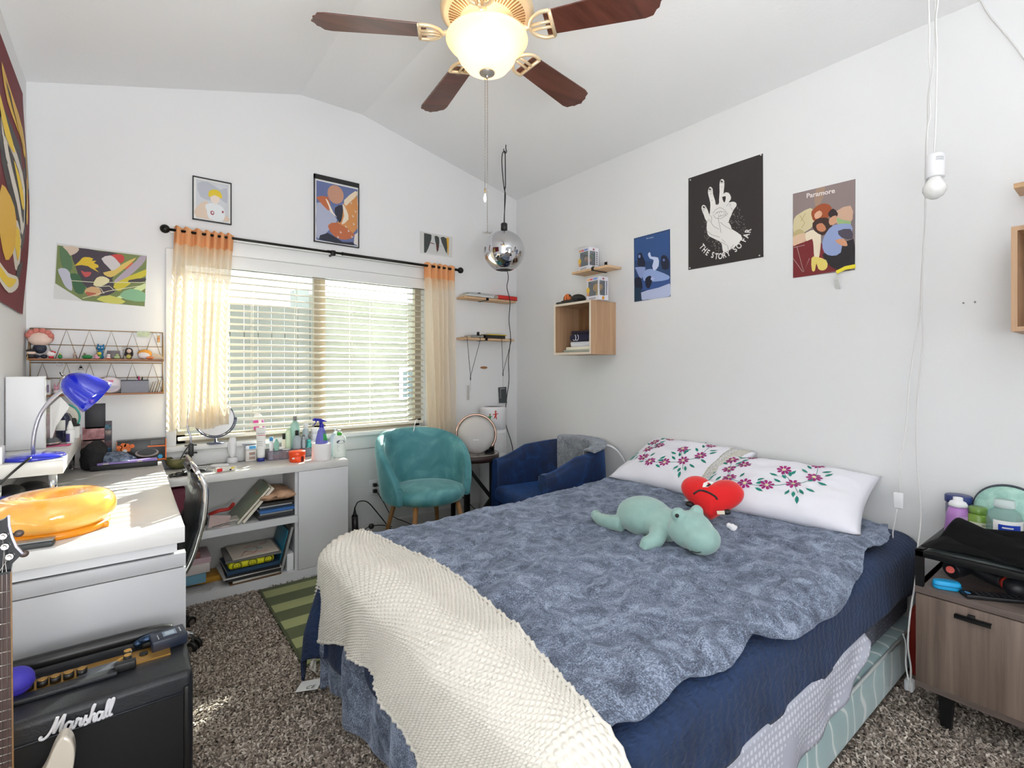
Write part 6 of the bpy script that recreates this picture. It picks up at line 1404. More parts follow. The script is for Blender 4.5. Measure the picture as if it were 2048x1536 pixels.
# neck frame: up direction leans back slightly
up = Vector((.0, .05, 1)).normalized(); side = Vector((.80, -.60, 0)).normalized(); fr = side.cross(up).normalized()   # fr points towards the camera
if fr.y > 0: fr = -fr
N0 = onY(6, 1148, 1.465) + Vector((-.012, 0, 0))          # a point on the nut, near the right part of the board
side = Vector((1, -.10, 0)).normalized()
def G(s, h, o=0): return N0 + side * s + up * h + Vector((0, -1, .05)) * o
rgt = wpx(N0, 29.5 - 6) - .001             # right edge of the board, 29.5 px
W0 = .043; cs = rgt - W0 / 2
SCL = .628
def fret(n): return SCL * (1 - 2 ** (-n / 12))
def halfw(h): return (W0 + (.056 - W0) * min(1, max(0, -h) / .46)) / 2
gk = mat('guitar_black', '#1a1b1e', .2, coat=.5)
k = MB(); k.prism([G(cs - halfw(0), 0, 0), G(cs + halfw(0), 0, 0), G(cs + halfw(-.47), -.47, 0), G(cs - halfw(-.47), -.47, 0)], Vector((0, .018, 0)), wood('maple', '#b98a52', '#cfa36c', 'Z')); obj('neck', k, gt, local=False)
k = MB(); k.prism([G(cs - halfw(0), 0, .001), G(cs + halfw(0), 0, .001), G(cs + halfw(-.47), -.47, .001), G(cs - halfw(-.47), -.47, .001)], Vector((0, -.005, 0)), EB); obj('fingerboard', k, gt, local=False)
for n in range(1, 22):
    h = -fret(n); k = MB(); k.tube([G(cs - halfw(h), h, .0068), G(cs + halfw(h), h, .0068)], .0011, STEEL, 6); obj('fret', k, gt, local=False)
k = MB(); k.cbox((0,0,0), (W0, .008, .005), mat('nut_dark', '#2a2a2c', .4), M=plane_M(G(cs, .003, .005), side, Vector((0, 1, 0)))); obj('nut', k, gt, local=False)
k = MB(); k.prism([G(cs + a_, b_, -.002) for a_, b_ in ((-.0215, 0), (.0215, 0), (.024, .018), (.040, .036), (.030, .052), (.023, .075), (.019, .098), (.018, .120), (.010, .112), (-.002, .108), (-.008, .122), (-.018, .120), (-.024, .098), (-.035, .06), (-.040, .036), (-.024, .018))], Vector((0, .014, 0)), gk); obj('headstock', k, gt, local=False)
k = MB(); k.tube([G(cs + a_, b_, -.001) for a_, b_ in ((.040, .036), (.030, .052), (.023, .075), (.019, .098), (.018, .120))], .0022, mat('binding_white', '#cfccdc', .4), 8); obj('binding', k, gt, local=False)
for i, (a_, b_) in enumerate(((.010, .078), (.013, .056), (.020, .034))):
    k = MB(); k.cyl(G(cs + a_, b_, 0), G(cs + a_, b_, .012), .0045, .0035, STEEL, 14); k.cyl(G(cs + a_, b_, 0), G(cs + a_, b_, .003), .0065, m=STEEL, n=8); tp_ = obj('tuning_post', k, gt, local=False)
for i, b_ in enumerate((.078, .034)):
    k = MB(); k.tube([G(cs + .016 + .008*(i), b_, -.008), G(cs + .026 + .008*i, b_ , -.008)], .0022, mat('peg_brown', '#4a3a33', .4), 8); k.ball(G(cs + .033 + .008*i, b_, -.008), (.0085, .006, .0075), MATS['peg_brown'], 14); obj('tuning_peg', k, gt, local=False)
k = MB(); k.box(G(cs - .012, .085, .0) , G(cs - .002, .135, .0) + Vector((0, -.012, .0)), BLACK, .002); obj('clip_tuner', k, gt, local=False)
for i, s_ in enumerate((-.017, -.0102, -.0034, .0034, .0102, .017)):
    k = MB(); pk = [(.010, .078), (.013, .056), (.020, .034)]; tip = G(cs + (pk[2 - (i-3)] if i > 2 else (-pk[i][0], pk[i][1]))[0] if i > 2 else cs - pk[2-i][0], (pk[2-(i-3)][1] if i > 2 else pk[2-i][1]), .008)
    if i > 2: tip = G(cs + pk[5-i][0], pk[5-i][1], .008)
    k.tube([tip, G(cs + s_, .003, .0085), G(cs + s_*1.5, -.62, .010)], .0005 if i > 2 else .0007, STEEL, 5); obj('string', k, gt, local=False)
BODY = [(-.0, -.44), (.03, -.44), (.055, -.43), (.075, -.40), (.088, -.365), (.100, -.345), (.112, -.345), (.122, -.365), (.124, -.40), (.116, -.45), (.110, -.50), (.120, -.56), (.150, -.62), (.165, -.69), (.150, -.755), (.09, -.80), (0, -.815), (-.09, -.80), (-.155, -.74), (-.165, -.66), (-.135, -.58), (-.115, -.52), (-.13, -.45), (-.15, -.40), (-.14, -.375), (-.11, -.375), (-.08, -.41), (-.045, -.44)]
k = MB(); P2 = spline(V2(*BODY), 4, closed=True); k.prism([G(cs + p.x, p.y - .03, -.010) for p in P2], Vector((0, .040, 0)), mat('guitar_cream', '#c9bfb0', .3, coat=.5)); obj('body', k, gt, local=False, bevel=.005)
gs = thing('guitar_stand', 'low black stand holding the electric guitar at the left edge', 'stand', (-.22, 1.48, 0))
base_h = -.815
k = MB(); pb_ = G(cs, -.80, 0); z_ = pb_.z - .0
k.tube([(pb_.x - .12, pb_.y + .03, .02), (pb_.x, pb_.y + .02, max(.03, z_ - .03)), (pb_.x + .12, pb_.y + .03, .02)], .008, BLACK, 8); k.tube([(pb_.x, pb_.y - .10, .01), (pb_.x, pb_.y + .02, max(.03, z_ - .03))], .008, BLACK, 8); obj('stand_frame', k, gs, local=False)

# ------------------------------------------------------------------ striped green rug
rgm, nt, b = _new('striped_rug'); tc = nt.nodes.new('ShaderNodeTexCoord'); sp_ = nt.nodes.new('ShaderNodeSeparateXYZ'); nt.links.new(tc.outputs['Object'], sp_.inputs[0])
md = nt.nodes.new('ShaderNodeMath'); md.operation = 'MULTIPLY'; md.inputs[1].default_value = 1 / .20; nt.links.new(sp_.outputs['Y'], md.inputs[0])
fr_ = nt.nodes.new('ShaderNodeMath'); fr_.operation = 'FRACT'; nt.links.new(md.outputs[0], fr_.inputs[0])
r = _ramp(nt, fr_.outputs[0], [(0, '#565d41'), (.52, '#565d41'), (.54, '#979b6b'), (1, '#979b6b')]); r.color_ramp.interpolation = 'CONSTANT'
nt.links.new(r.outputs[0], b.inputs['Base Color']); b.inputs['Roughness'].default_value = .95; n = _noise(nt, _coord(nt), 300, 2); _bump(nt, b, n.outputs['Fac'], .5, .003)
A = onZ(523, 1174, .012); B = onZ(607, 1333, .012)
print('RUG', A, B)
k = MB(); rgx = (A.x + B.x) / 2; rgy = B.y; k.box((rgx, B.y, .001), (rgx + 1.15, 3.04, .014), rgm, .002); ru = thing('rug', 'green striped woven rug lying under the foot of the bed', 'rug', (rgx+.5, (B.y+3.04)/2, 0)); obj('woven_field', k, ru, local=False)
k = MB(); k.box((rgx-.012, B.y-.012, .001), (rgx, 3.04, .016), mat('rug_edge', '#464b33', .9), .002); k.box((rgx-.012, B.y-.014, .001), (rgx+1.15, B.y, .016), mat('rug_edge')); obj('border', k, ru, local=False)

# ------------------------------------------------------------------ nightstand
NX0, NX1, NY1, NY0 = 2.20, 2.69, .511, -.45
nz0, nz1 = .127, .481
OAK = wood('greige_oak', '#5b4c43', '#7b6a5e', 'Z', 4, .5); OAKT = wood('greige_oak_top', '#554943', '#756760', 'Y', 4, .5)
ns = thing('nightstand', 'grey brown wooden nightstand with black metal shelf frame by the bed', 'nightstand', (2.44, .03, 0))
k = MB(); k.box((NX0, NY0, nz0), (NX1, NY1, nz0+.02), OAKT); k.box((NX0+.02, NY1-.018, nz0), (NX1, NY1, nz1), OAK); k.box((NX0+.02, NY0, nz0), (NX1, NY0+.018, nz1), OAK); k.box((NX1-.01, NY0, nz0), (NX1, NY1, nz1), OAK); obj('carcass', k, ns, local=False)
k = MB(); k.box((NX0-.004, NY0, nz1-.022), (NX1, NY1, nz1), OAKT, .001); obj('top_board', k, ns, local=False)
dy = .245
for i in range(2):
    ya = NY1 - .003 - i * (dy + .24); yb_ = ya - (.475)
    k = MB(); k.box((NX0-.006, yb_, nz0+.022), (NX0+.012, ya, nz1-.025), OAK, .001); dd_ = obj('door', k, ns, local=False)
    k = MB(); hy_ = onX(1946, 1233, NX0-.006).y if i == 0 else yb_ + .24; hz_ = nz1 - .062
    k.box((NX0-.024, hy_-.045, hz_-.004), (NX0-.018, hy_+.045, hz_+.008), BLACKM, .001); k.box((NX0-.024, hy_-.045, hz_+.004), (NX0-.006, hy_+.045, hz_+.008), BLACKM, .001); k.box((NX0-.022, hy_-.006, hz_+.006), (NX0-.007, hy_+.012, hz_+.018), BLACKM, .001); obj('handle', k, dd_, local=False)
    if ya - .49 < NY0: pass
for x in (NX0+.03, NX1-.03):
    for y in (NY1-.08, NY0+.06):
        k = MB(); k.prism([(x-.018, y-.018, nz0), (x+.018, y-.018, nz0), (x+.018, y+.018, nz0), (x-.018, y+.018, nz0)], (0, 0, 0.0001), BLACKM); k.rings([[Vector((x+a_*.020, y+b_*.020, nz0)) for a_, b_ in ((-1,-1),(1,-1),(1,1),(-1,1))], [Vector((x+a_*.013, y+b_*.013, 0)) for a_, b_ in ((-1,-1),(1,-1),(1,1),(-1,1))]], BLACKM, smooth=False); obj('leg', k, ns, local=False)
fz = .607; FRX0 = NX0 + .0
k = MB()
for x in (FRX0+.011, NX1-.011):
    for y in (NY1-.011, NY0+.011): k.box((x-.011, y-.011, nz1), (x+.011, y+.011, fz), BLACKM)
for a_, b_ in (((FRX0, NY0, fz-.022), (FRX0+.022, NY1, fz)), ((NX1-.022, NY0, fz-.022), (NX1, NY1, fz)), ((FRX0, NY1-.022, fz-.022), (NX1, NY1, fz)), ((FRX0, NY0, fz-.022), (NX1, NY0+.022, fz))): k.box(a_, b_, BLACKM, .001)
obj('shelf_frame', k, ns, local=False)
k = MB(); k.box((FRX0+.018, NY0+.018, fz-.010), (NX1-.018, NY1-.018, fz-.003), glassy('shelf_glass', '#8d9696', .5, .05)); obj('glass_shelf', k, ns, local=False)
def on_ns(u, v, z=fz): return onZ(u, v, z)
# row of bottles at the back of the shelf
b1 = Vector((2.60, .43, fz))
def nbot(*a_, **kw): return bottle(*a_, **kw)
P1 = on_ns(1914, 1068); P1 = Vector((2.555, 0, 0)); P1.y = 2.555 / ray(1916, 0)[0] * ray(1916, 0)[1]
jx = 2.63; jy = jx / ray(1917, 0)[0] * ray(1917, 0)[1]; hj = zat((jx, jy), 990) - fz
nbot('supplement_jar', 'jar with navy lid standing behind the purple bottle on the nightstand', 'jar', jx, jy, fz, [(.001, 0), (.038, 0), (.040, .004), (.040, hj*.72), (.033, hj*.78), (.001, hj*.78)], mat('jar_amber', '#6f6f86', .3), [(.041, hj*.78), (.043, hj*.80), (.043, hj*.97), (.039, hj), (.001, hj)], mat('lid_navy', '#1f2f6a', .4), (.040, hj*.1, hj*.68, 150, 300), mat('jar_label', '#3f66b0', .5, var='#d8b85a', vscale=40))
px_, py_ = P1.x, P1.y; hp1 = zat((px_, py_), 994) - fz
nbot('shampoo_bottle', 'purple tapered bottle with white cap on the nightstand shelf', 'bottle', px_, py_, fz, [(.001, 0), (.040, 0), (.042, .004), (.036, hp1*.5), (.026, hp1*.74), (.001, hp1*.75)], mat('purple_bottle', '#a874b8', .3), [(.029, hp1*.74), (.029, hp1*.80), (.024, hp1*.87), (.015, hp1*.90), (.015, hp1*.99), (.001, hp1)], CW, (.0385, hp1*.34, hp1*.52, 200, 250), mat('pale_violet', '#c9a3d4', .4))
gx = 2.56; gy = gx / ray(1956, 0)[0] * ray(1956, 0)[1]; hg = zat((gx, gy), 1014) - fz
nbot('pill_bottle', 'green capsule bottle with cream label on the nightstand shelf', 'bottle', gx, gy, fz, [(.001, 0), (.034, 0), (.036, .004), (.036, hg*.60), (.030, hg*.74), (.022, hg*.80), (.001, hg*.80)], mat('green_bottle', '#6f8f38', .25), [(.026, hg*.79), (.027, hg*.81), (.027, hg*.97), (.024, hg), (.001, hg)], mat('green_cap', '#66883a', .3), (.0365, .006, hg*.54, 150, 330), mat('label_cream', '#d3d2bb', .6))
k = MB(); 
for zz, a0, a1, mm in ((hg*.44, 205, 255, mat('text_olive', '#7c8a5c', .6)), (hg*.34, 200, 236, mat('text_maroon', '#9a4a4a', .6)), (hg*.25, 200, 230, MATS['text_olive'])): k.grid(lambda u, v: Vector((.0375*math.cos(math.radians(a0+(a1-a0)*u)), .0375*math.sin(math.radians(a0+(a1-a0)*u)), zz + .003*v)), 6, 1, mm)
k.ball((.0375*math.cos(math.radians(235)), .0375*math.sin(math.radians(235)), .016), (.006, .008, .007), mat('olive', '#6a7a2c', .5)); obj('print', k, bpy.data.objects['pill_bottle'])
wx = 2.50; wy = wx / ray(2009, 0)[0] * ray(2009, 0)[1]; hw = zat((wx, wy), 1000) - fz
MWG = glassy('mouthwash_clear', '#d4e6e4', .22, .06)
mwb = nbot('mouthwash_bottle', 'large clear mouthwash bottle with blue and white label on the nightstand', 'bottle', wx, wy, fz, [(.001, 0), (.046, 0), (.048, .004), (.048, hw*.62), (.040, hw*.74), (.027, hw*.82), (.026, hw*.86), (.001, hw*.86)], MWG, [(.029, hw*.84), (.030, hw*.86), (.026, hw), (.001, hw)], glassy('cap_clear', '#f0f4f4', .45, .1))
k = MB()
def lab_(a0, a1, z0, z1, mm, r_=.0486):
    k.grid(lambda u, v: Vector((r_*math.cos(math.radians(a0+(a1-a0)*u)), r_*math.sin(math.radians(a0+(a1-a0)*u)), z0+(z1-z0)*v)), 12, 1, mm)
lab_(150, 330, .004, hw*.60, CWH); lab_(168, 242, .004, hw*.52, mat('label_blue', '#1238a8', .35), .0490); lab_(268, 330, .006, hw*.54, mat('label_grey', '#a9a9ac', .5), .0490)
lab_(180, 215, hw*.44, hw*.47, CWH, .0494)
for i in range(5): lab_(178, 225 - 4*i, hw*(.38 - .045*i), hw*(.39 - .045*i), CWH, .0494)
lab_(190, 205, .012, .020, mat('label_cyan', '#2f9fe0', .4), .0494)
obj('label', k, mwb)
k = MB(); gx2 = 2.645; gy2 = gx2 / ray(2018, 0)[0] * ray(2018, 0)[1]; M = TR(gx2-.015, gy2, fz + .10) @ Matrix.Rotation(math.radians(-78), 4, 'Y')
SFM = velvet('seafoam_plush', '#7fa89c', '#96bdb1', '#a8cbbf', '#d8efe8', 20)
k.ball((0, 0, 0), (.095, .098, .030), SFM, 36); t_ = MB(); 
dp_ = thing('plush_disc', 'round seafoam plush cushion leaning on the wall behind the mouthwash', 'plush toy', (gx2, gy2, fz)); t_.ball((0, 0, 0), (.095, .098, .030), SFM, 36)
o_ = obj('cushion', t_, dp_); o_.rotation_euler = (0, math.radians(-78), 0); o_.location = (-.018, 0, .098); k.bm.free()
t_ = MB(); t_.tube([(.0, .0985*math.cos(t), .098 + .0955*math.sin(t)) for t in [2*PI*i/50 for i in range(51)]], .005, mat('plush_edge', '#39414a', .8), 8); obj('piping', t_, dp_)
flat_box('green_card', 'bright green card lying at the back of the nightstand shelf', 'card', (2.50, .235, fz), (2.62, .30, fz+.003), mat('lime', '#59b01e', .5))
# black garment thrown over the front of the shelf
BLC = mat('black_jersey', '#050506', .85, spec=.2)
def cloth(u, v):
    y = .500 - u * .66; x = 2.215 + v * (.23 - .05*math.sin(u*4)) + .02*math.sin(u*6)
    w = math.sin(PI*min(1, max(0, u))) ** .5 if u < .5 else 1
    h = .010 + (.062 * math.exp(-((v - .62) / .30) ** 2) * (1 - .35*u) + .032*abs(math.sin(7*v + 5*u + 1.5*math.sin(3*u))) + .02 * ridge(u*3.2, v*2.2, 4.4)) * (math.sin(PI*v) ** .35 if 0 < v < 1 else 0) * sm(0, .10, u)
    x += .03 * fbm(u*2, v*2, 3)
    return Vector((x, y - .03 * v * (1-u), fz + h))
k = MB(); k.grid(cloth, 90, 50, BLC); single('black_garment', 'black crumpled garment lying over the front of the nightstand shelf', 'garment', k, recalc=False, solid=.004, soff=1, sub=1)
# compartment under the shelf
mg_ = thing('massager', 'black handheld massager with red button lying in the nightstand compartment', 'massager', (2.34, .40, nz1), 0)
A = onZ(1880, 1148, nz1+.03); B = onZ(1975, 1160, nz1+.03); MSM = mat('massager_black', '#1b1c21', .45)
k = MB(); A = Vector((2.36, .445, nz1+.034)); m1 = Vector((2.43, .405, nz1+.046)); m2 = Vector((2.40, .34, nz1+.032)); B = Vector((2.345, .275, nz1+.034))
k.tube([A, A.lerp(m1, .5), m1, m1.lerp(m2, .5) , m2, m2.lerp(B, .55)], [.030, .030, .027, .022, .022, .024], MSM, 20, sub=4); obj('body', k, mg_, local=False)
k = MB(); k.cyl(m2.lerp(B, .55), m2.lerp(B, .68), .021, m=mat('red_ring', '#c2301c', .4), n=24); obj('ring', k, mg_, local=False)
k = MB(); k.ball(B, (.034, .034, .033), MSM, 24); obj('head', k, mg_, local=False)
k = MB(); d_ = Vector((-.72, -.1, .25)).normalized(); k.cyl(A + d_*.027, A + d_*.031, .012, m=mat('button_red', '#d8331e', .4), n=24); obj('button', k, mg_, local=False)
ec = thing('earphone_case', 'bright blue zip case at the front corner of the nightstand', 'case', (2.245, .435, nz1)); BLZ = mat('case_cyan', '#1e9fd6', .45)
k = MB(); M = RZ(math.radians(-62)); 
pr2 = [(-.040, -.014), (-.028, -.020), (.030, -.022), (.040, -.012), (.040, .012), (.030, .020), (-.028, .016), (-.040, .006)]
k.rings([[M @ Vector((x*s_, y*s_, z)) for x, y in pr2] for s_, z in ((.94, 0), (1, .004), (1, .022), (.95, .029), (.7, .032))], BLZ); obj('case', k, ec, sub=1)
k = MB(); k.tube([M @ Vector((x*1.01, y*1.01, .016)) for x, y in pr2[:5]], .0014, mat('zip_dark', '#0f5f88', .5), 6); obj('zip', k, ec)
k = MB(); M = TR(2.27, .32, nz1+.008) @ RZ(math.radians(38)); k.cbox((0, 0, 0), (.045, .17, .015), mat('remote_black', '#131316', .4), .004, M=M)
for i in range(7):
    for j in range(3): k.cbox((-.012+.012*j, -.06+.018*i, .008), (.006, .008, .002), mat('remote_key', '#2c2c30', .5), M=M)
k.cbox((-.004, .074, .008), (.014, .010, .002), mat('key_blue', '#4f8fc0', .5), M=M)
single('remote_control', 'black remote control lying beside the blue case on the nightstand', 'remote control', k)
flat_box('leaflet_box', 'pale printed box at the back right of the nightstand compartment', 'box', (2.40, .02, nz1), (2.52, .24, nz1+.045), mat('leaflet', '#c9c2b0', .6, var='#8f8a72', vscale=30))
k = MB(); k.tube([(2.30, .20, nz1+.006), (2.33, .15, nz1+.008), (2.30, .10, nz1+.006)], .004, BLACK, 8, sub=4); single('black_pen', 'thin black pen lying to the right of the remote control', 'pen', k)
# red thing and plug in the gap between bed and nightstand
k = MB(); k.box((2.50, .545, .0), (2.66, .60, .27), mat('box_red', '#8e2316', .5), .004); single('red_crate', 'red box standing on the floor between bed and nightstand', 'box', k)
pg_ = thing('extension_plug', 'white plug end of a cable lying on the carpet beside the nightstand', 'plug', onZ(1819, 1384, 0))
k = MB(); k.box((-.018, -.014, .006), (.018, .014, .05), CW, .006); obj('plug_body', k, pg_)

# ------------------------------------------------------------------ hanging bulb and its white cords
hb = q(1869, 378, 1.80)
hbt = thing('hanging_bulb', 'white bulb in a plain socket hanging from white cords on the right', 'light bulb', hb)
FRB = mat('bulb_frost', '#e6e5e2', .25, coat=.3)
M = Matrix.Rotation(math.radians(5), 4, 'Y')
k = MB(); k.lathe([(.001, -.036), (.014, -.034), (.027, -.024), (.035, -.006), (.034, .008), (.026, .024), (.020, .036), (.018, .045)], m=FRB, n=32, M=M); obj('bulb', k, hbt)
k = MB(); k.lathe([(.026, .040), (.029, .042), (.0285, .122), (.025, .126), (.001, .126)], m=CW, n=32, M=M); obj('socket', k, hbt)
k = MB()
for i in range(4): k.grid(lambda u, v: M @ Vector((.0292*math.cos(math.radians(195+50*u)), .0292*math.sin(math.radians(195+50*u)), .108 - .004*i + .0015*v)), 8, 1, mat('print_grey2', '#8a8a8c', .6))
obj('print', k, hbt, recalc=False)
WC = mat('white_cord', '#dedddb', .5)
top = q(1868, -40, 1.83)
cz_ = ceil_z(top.x)
k = MB(); k.tube([hb + Vector((-.004, 0, .126)), q(1871, 250, 1.81), q(1873, 180, 1.81), q(1874, 100, 1.82), q(1872, 40, 1.83), q(1876, -10, 1.83), Vector((top.x, top.y, cz_))], .0028, WC, 8, sub=5)
k.tube([Vector((top.x, top.y, cz_)), q(1870, 0, 1.84), q(1871, 60, 1.84), q(1868, 120, 1.83), q(1860, 190, 1.83), q(1861, 230, 1.83), q(1855, 260, 1.84), q(1853, 330, 1.86), q(1851, 380, 1.88), q(1850, 440, 1.92), q(1848, 480, 1.96), q(1843, 560, 2.02), q(1838, 640, 2.05), q(1828, 700, 2.07), q(1818, 770, 2.08), q(1812, 850, 2.08), q(1801, 920, 2.08), q(1799, 985, 2.08)], .0028, WC, 8, sub=5)
k.tube([q(1795, 1018, 2.08), q(1786, 1060, 2.09), q(1787, 1085, 2.10)], .0028, WC, 8, sub=4)
k.tube([Vector((top.x, top.y, cz_)), q(1858, -10, 1.84), q(1859, 60, 1.84), q(1858, 110, 1.84), q(1861, 150, 1.84), q(1856, 200, 1.85), q(1856, 250, 1.86), q(1852, 300, 1.88), q(1852, 400, 1.92), q(1846, 520, 1.98), q(1843, 600, 2.02), q(1846, 680, 2.04), q(1838, 760, 2.06), q(1833, 850, 2.06), q(1835, 940, 2.06), q(1842, 1030, 2.05), q(1836, 1090, 2.0), q(1833, 1140, 1.88), q(1828, 1180, 1.82), q(1820, 1230, 1.79), q(1816, 1290, 1.79), q(1822, 1340, 1.80), q(1819, 1378, 1.81)], .0030, WC, 8, sub=5)
k.tube([q(1806, 1268, 1.85), q(1812, 1290, 1.85), q(1812, 1330, 1.83), q(1818, 1365, 1.81)], .0028, WC, 8, sub=5)
obj('cord', k, hbt, local=False)
c_ = q(1797, 1001, 2.08); k = MB(); k.cbox(c_, (.014, .034, .066), CW, .004, M=None); obj('inline_switch', k, hbt, local=False)
k = MB(); k.ball((top.x, top.y, cz_-.004), (.012, .012, .008), CW, 12); obj('ceiling_hook', k, hbt, local=False)
k = MB(); k.tube([onX(1958, -8, XR-.006), onX(1975, 25, XR-.006), onX(2000, 55, XR-.006), onX(2025, 85, XR-.006), onX(2052, 122, XR-.006), onX(2080, 170, XR-.006)], .0028, WC, 8, sub=5); single('wall_cable', 'thin white cable running down the right wall at the top corner', 'cable', k)

# ------------------------------------------------------------------ cube shelf and plank shelf on the right wall
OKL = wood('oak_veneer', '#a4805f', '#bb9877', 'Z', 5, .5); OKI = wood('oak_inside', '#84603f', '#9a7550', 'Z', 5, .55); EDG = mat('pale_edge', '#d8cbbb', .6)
def cube(name, label, y0, y1, z0, z1, x0, edge, inside):
    th = thing(name, label, 'shelf', ((x0+XR)/2, (y0+y1)/2, z0)); t = .016
    k = MB(); k.box((x0, y0, z0), (XR-.002, y0+t, z1), OKL); k.box((x0, y1-t, z0), (XR-.002, y1, z1), OKL); k.box((x0, y0+t, z0), (XR-.002, y1-t, z0+t), OKL); k.box((x0, y0+t, z1-t), (XR-.002, y1-t, z1), OKL); obj('carcass', k, th, local=False, weld=.0002)
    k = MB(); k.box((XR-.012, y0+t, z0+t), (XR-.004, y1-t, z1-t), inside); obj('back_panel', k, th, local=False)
    k = MB()
    for a_, b_ in (((y0, z0), (y0+t, z1)), ((y1-t, z0), (y1, z1)), ((y0+t, z0), (y1-t, z0+t)), ((y0+t, z1-t), (y1-t, z1))): k.box((x0-.001, a_[0], a_[1]), (x0, b_[0], b_[1]), edge)
    obj('edge_band', k, th, local=False)
    return th
cd = .255; cx0 = XR - .255
# side panel front edge at u=1182: solve y at that x
cyn = cx0 / ray(1182, 0)[0] * ray(1182, 0)[1]; cyf = cx0 / ray(1108, 0)[0] * ray(1108, 0)[1]
cz1 = zat((cx0, cyn), 599); cz0 = zat((cx0, cyn), 708)
print('CUBE', cyn, cyf, cz0, cz1)
cube('cube_shelf', 'oak cube shelf on the wall holding folded shirts, above the bed head', cyn, cyf, cz0, cz1, cx0, EDG, OKI)
NVY = mat('navy_shirt', '#1e1d38', .85); WHS = mat('white_shirt', '#dcdde6', .85)
def folded(name, label, y0, y1, z0, h, x0, m, stripe=None, seed=1):
    th = thing(name, label, 'shirt', ((x0+XR-.02)/2, (y0+y1)/2, z0)); k = MB(); k.box((x0, y0, z0), (XR-.03, y1, z0+h), m, h*.45, 5)
    for v in k.bm.verts: v.co += Vector((.006*fbm(v.co.y*18, v.co.z*30, seed), .005*fbm(v.co.x*18, v.co.z*30, seed+3), .004*fbm(v.co.x*14, v.co.y*14, seed)))
    obj('fabric', k, th, local=False, sub=1)
    if stripe:
        for i, (yy, rr) in enumerate(stripe):
            k = MB(); k.tube([(x0-.001+.003*math.cos(t), yy + rr*.6*math.cos(t), z0+h/2+h*.42*math.sin(t)) for t in [PI*.6 + PI*1.2*i_/14 for i_ in range(15)]], .0022, WHS, 6); obj('stripe', k, th, local=False)
    return th
yl = cyf - .02; yr = cyn + .018
folded('folded_shirt', 'white folded shirt at the bottom of the pile in the cube shelf', yr, yl-.085, cz0+.055, .040, cx0+.05, WHS, seed=2)
folded('folded_shirt', 'navy folded shirt with white stripes in the cube shelf', yr, yl-.10, cz0+.095, .050, cx0+.03, NVY, [(yl-.16, .03), (yl-.185, .03)], 5)
folded('folded_shirt', 'dark folded top on the very top of the cube shelf pile', yr, yl-.09, cz0+.145, .026, cx0+.06, mat('dark_top', '#241c2c', .85), seed=8)
flat_box('book', 'pale book lying flat under the shirts in the cube shelf', 'book', (cx0+.03, yr, cz0+.034), (XR-.03, yl-.075, cz0+.055), CRM2)
flat_box('book', 'greyish green book at the bottom of the cube shelf', 'book', (cx0+.02, yr, cz0+.017), (XR-.03, yl-.060, cz0+.034), mat('book_sage', '#9aa095', .6))
# black and orange sandals on the cube
sd_ = thing('sandals', 'pair of black sandals with an orange lining on top of the cube shelf', 'sandals', (cx0+.10, cyf-.09, cz1)); SBK = mat('sandal_black', '#22231f', .7); SOR = mat('sandal_orange', '#c8662a', .6)
k = MB(); k.box((-.09, -.10, 0), (.10, .085, .018), SBK, .008, 3); k.box((-.06, -.09, .018), (.09, .06, .030), SBK, .006, 3); obj('sole', k, sd_)
k = MB(); k.tube([(-.03, .05, .022), (-.03, .045, .055), (-.02, .03, .068), (-.01, .015, .06), (-.01, .01, .03)], .012, SBK, 10, sub=3); obj('strap', k, sd_)
k = MB(); k.tube([(-.045, .028, .03), (-.045, .022, .06), (-.04, .008, .064), (-.04, 0, .03)], .011, SOR, 10, sub=3); k.ball((-.04, -.018, .035), (.012, .010, .02), SOR, 12); obj('orange_lining', k, sd_)
k = MB(); k.ball((.0, -.062, .040), (.06, .045, .030), SBK, 20); obj('toe_cap', k, sd_)
# plank shelf above the cube
pz = onX(1195, 540, XR-.13).z; yA = (XR-.14) / ray(1143, 0)[0] * ray(1143, 0)[1]; yB_ = (XR-.14) / ray(1216, 0)[0] * ray(1216, 0)[1]
ZP = zat((XR-.14, yA), 549); print('PLANK', yA, yB_, ZP)
pk_ = thing('wall_shelf', 'pale wooden plank shelf on the right wall above the cube shelf', 'shelf', (XR-.07, (yA+yB_)/2, ZP))
k = MB(); k.box((XR-.14, yB_, ZP), (XR-.001, yA, ZP+.016), PLY, .002); obj('board', k, pk_, local=False)
ym = (yA + yB_) / 2 - .035
k = MB(); k.box((XR-.004, ym-.012, ZP), (XR-.001, ym+.012, ZP+.075), BLACKM); k.box((XR-.145, ym-.010, ZP-.004), (XR-.001, ym+.010, ZP), BLACKM); k.box((XR-.145, ym-.010, ZP-.004), (XR-.141, ym+.010, ZP+.020), BLACKM); k.cyl((XR-.004, ym, ZP+.05), (XR-.007, ym, ZP+.05), .005, m=CWH); obj('bracket', k, pk_, local=False)
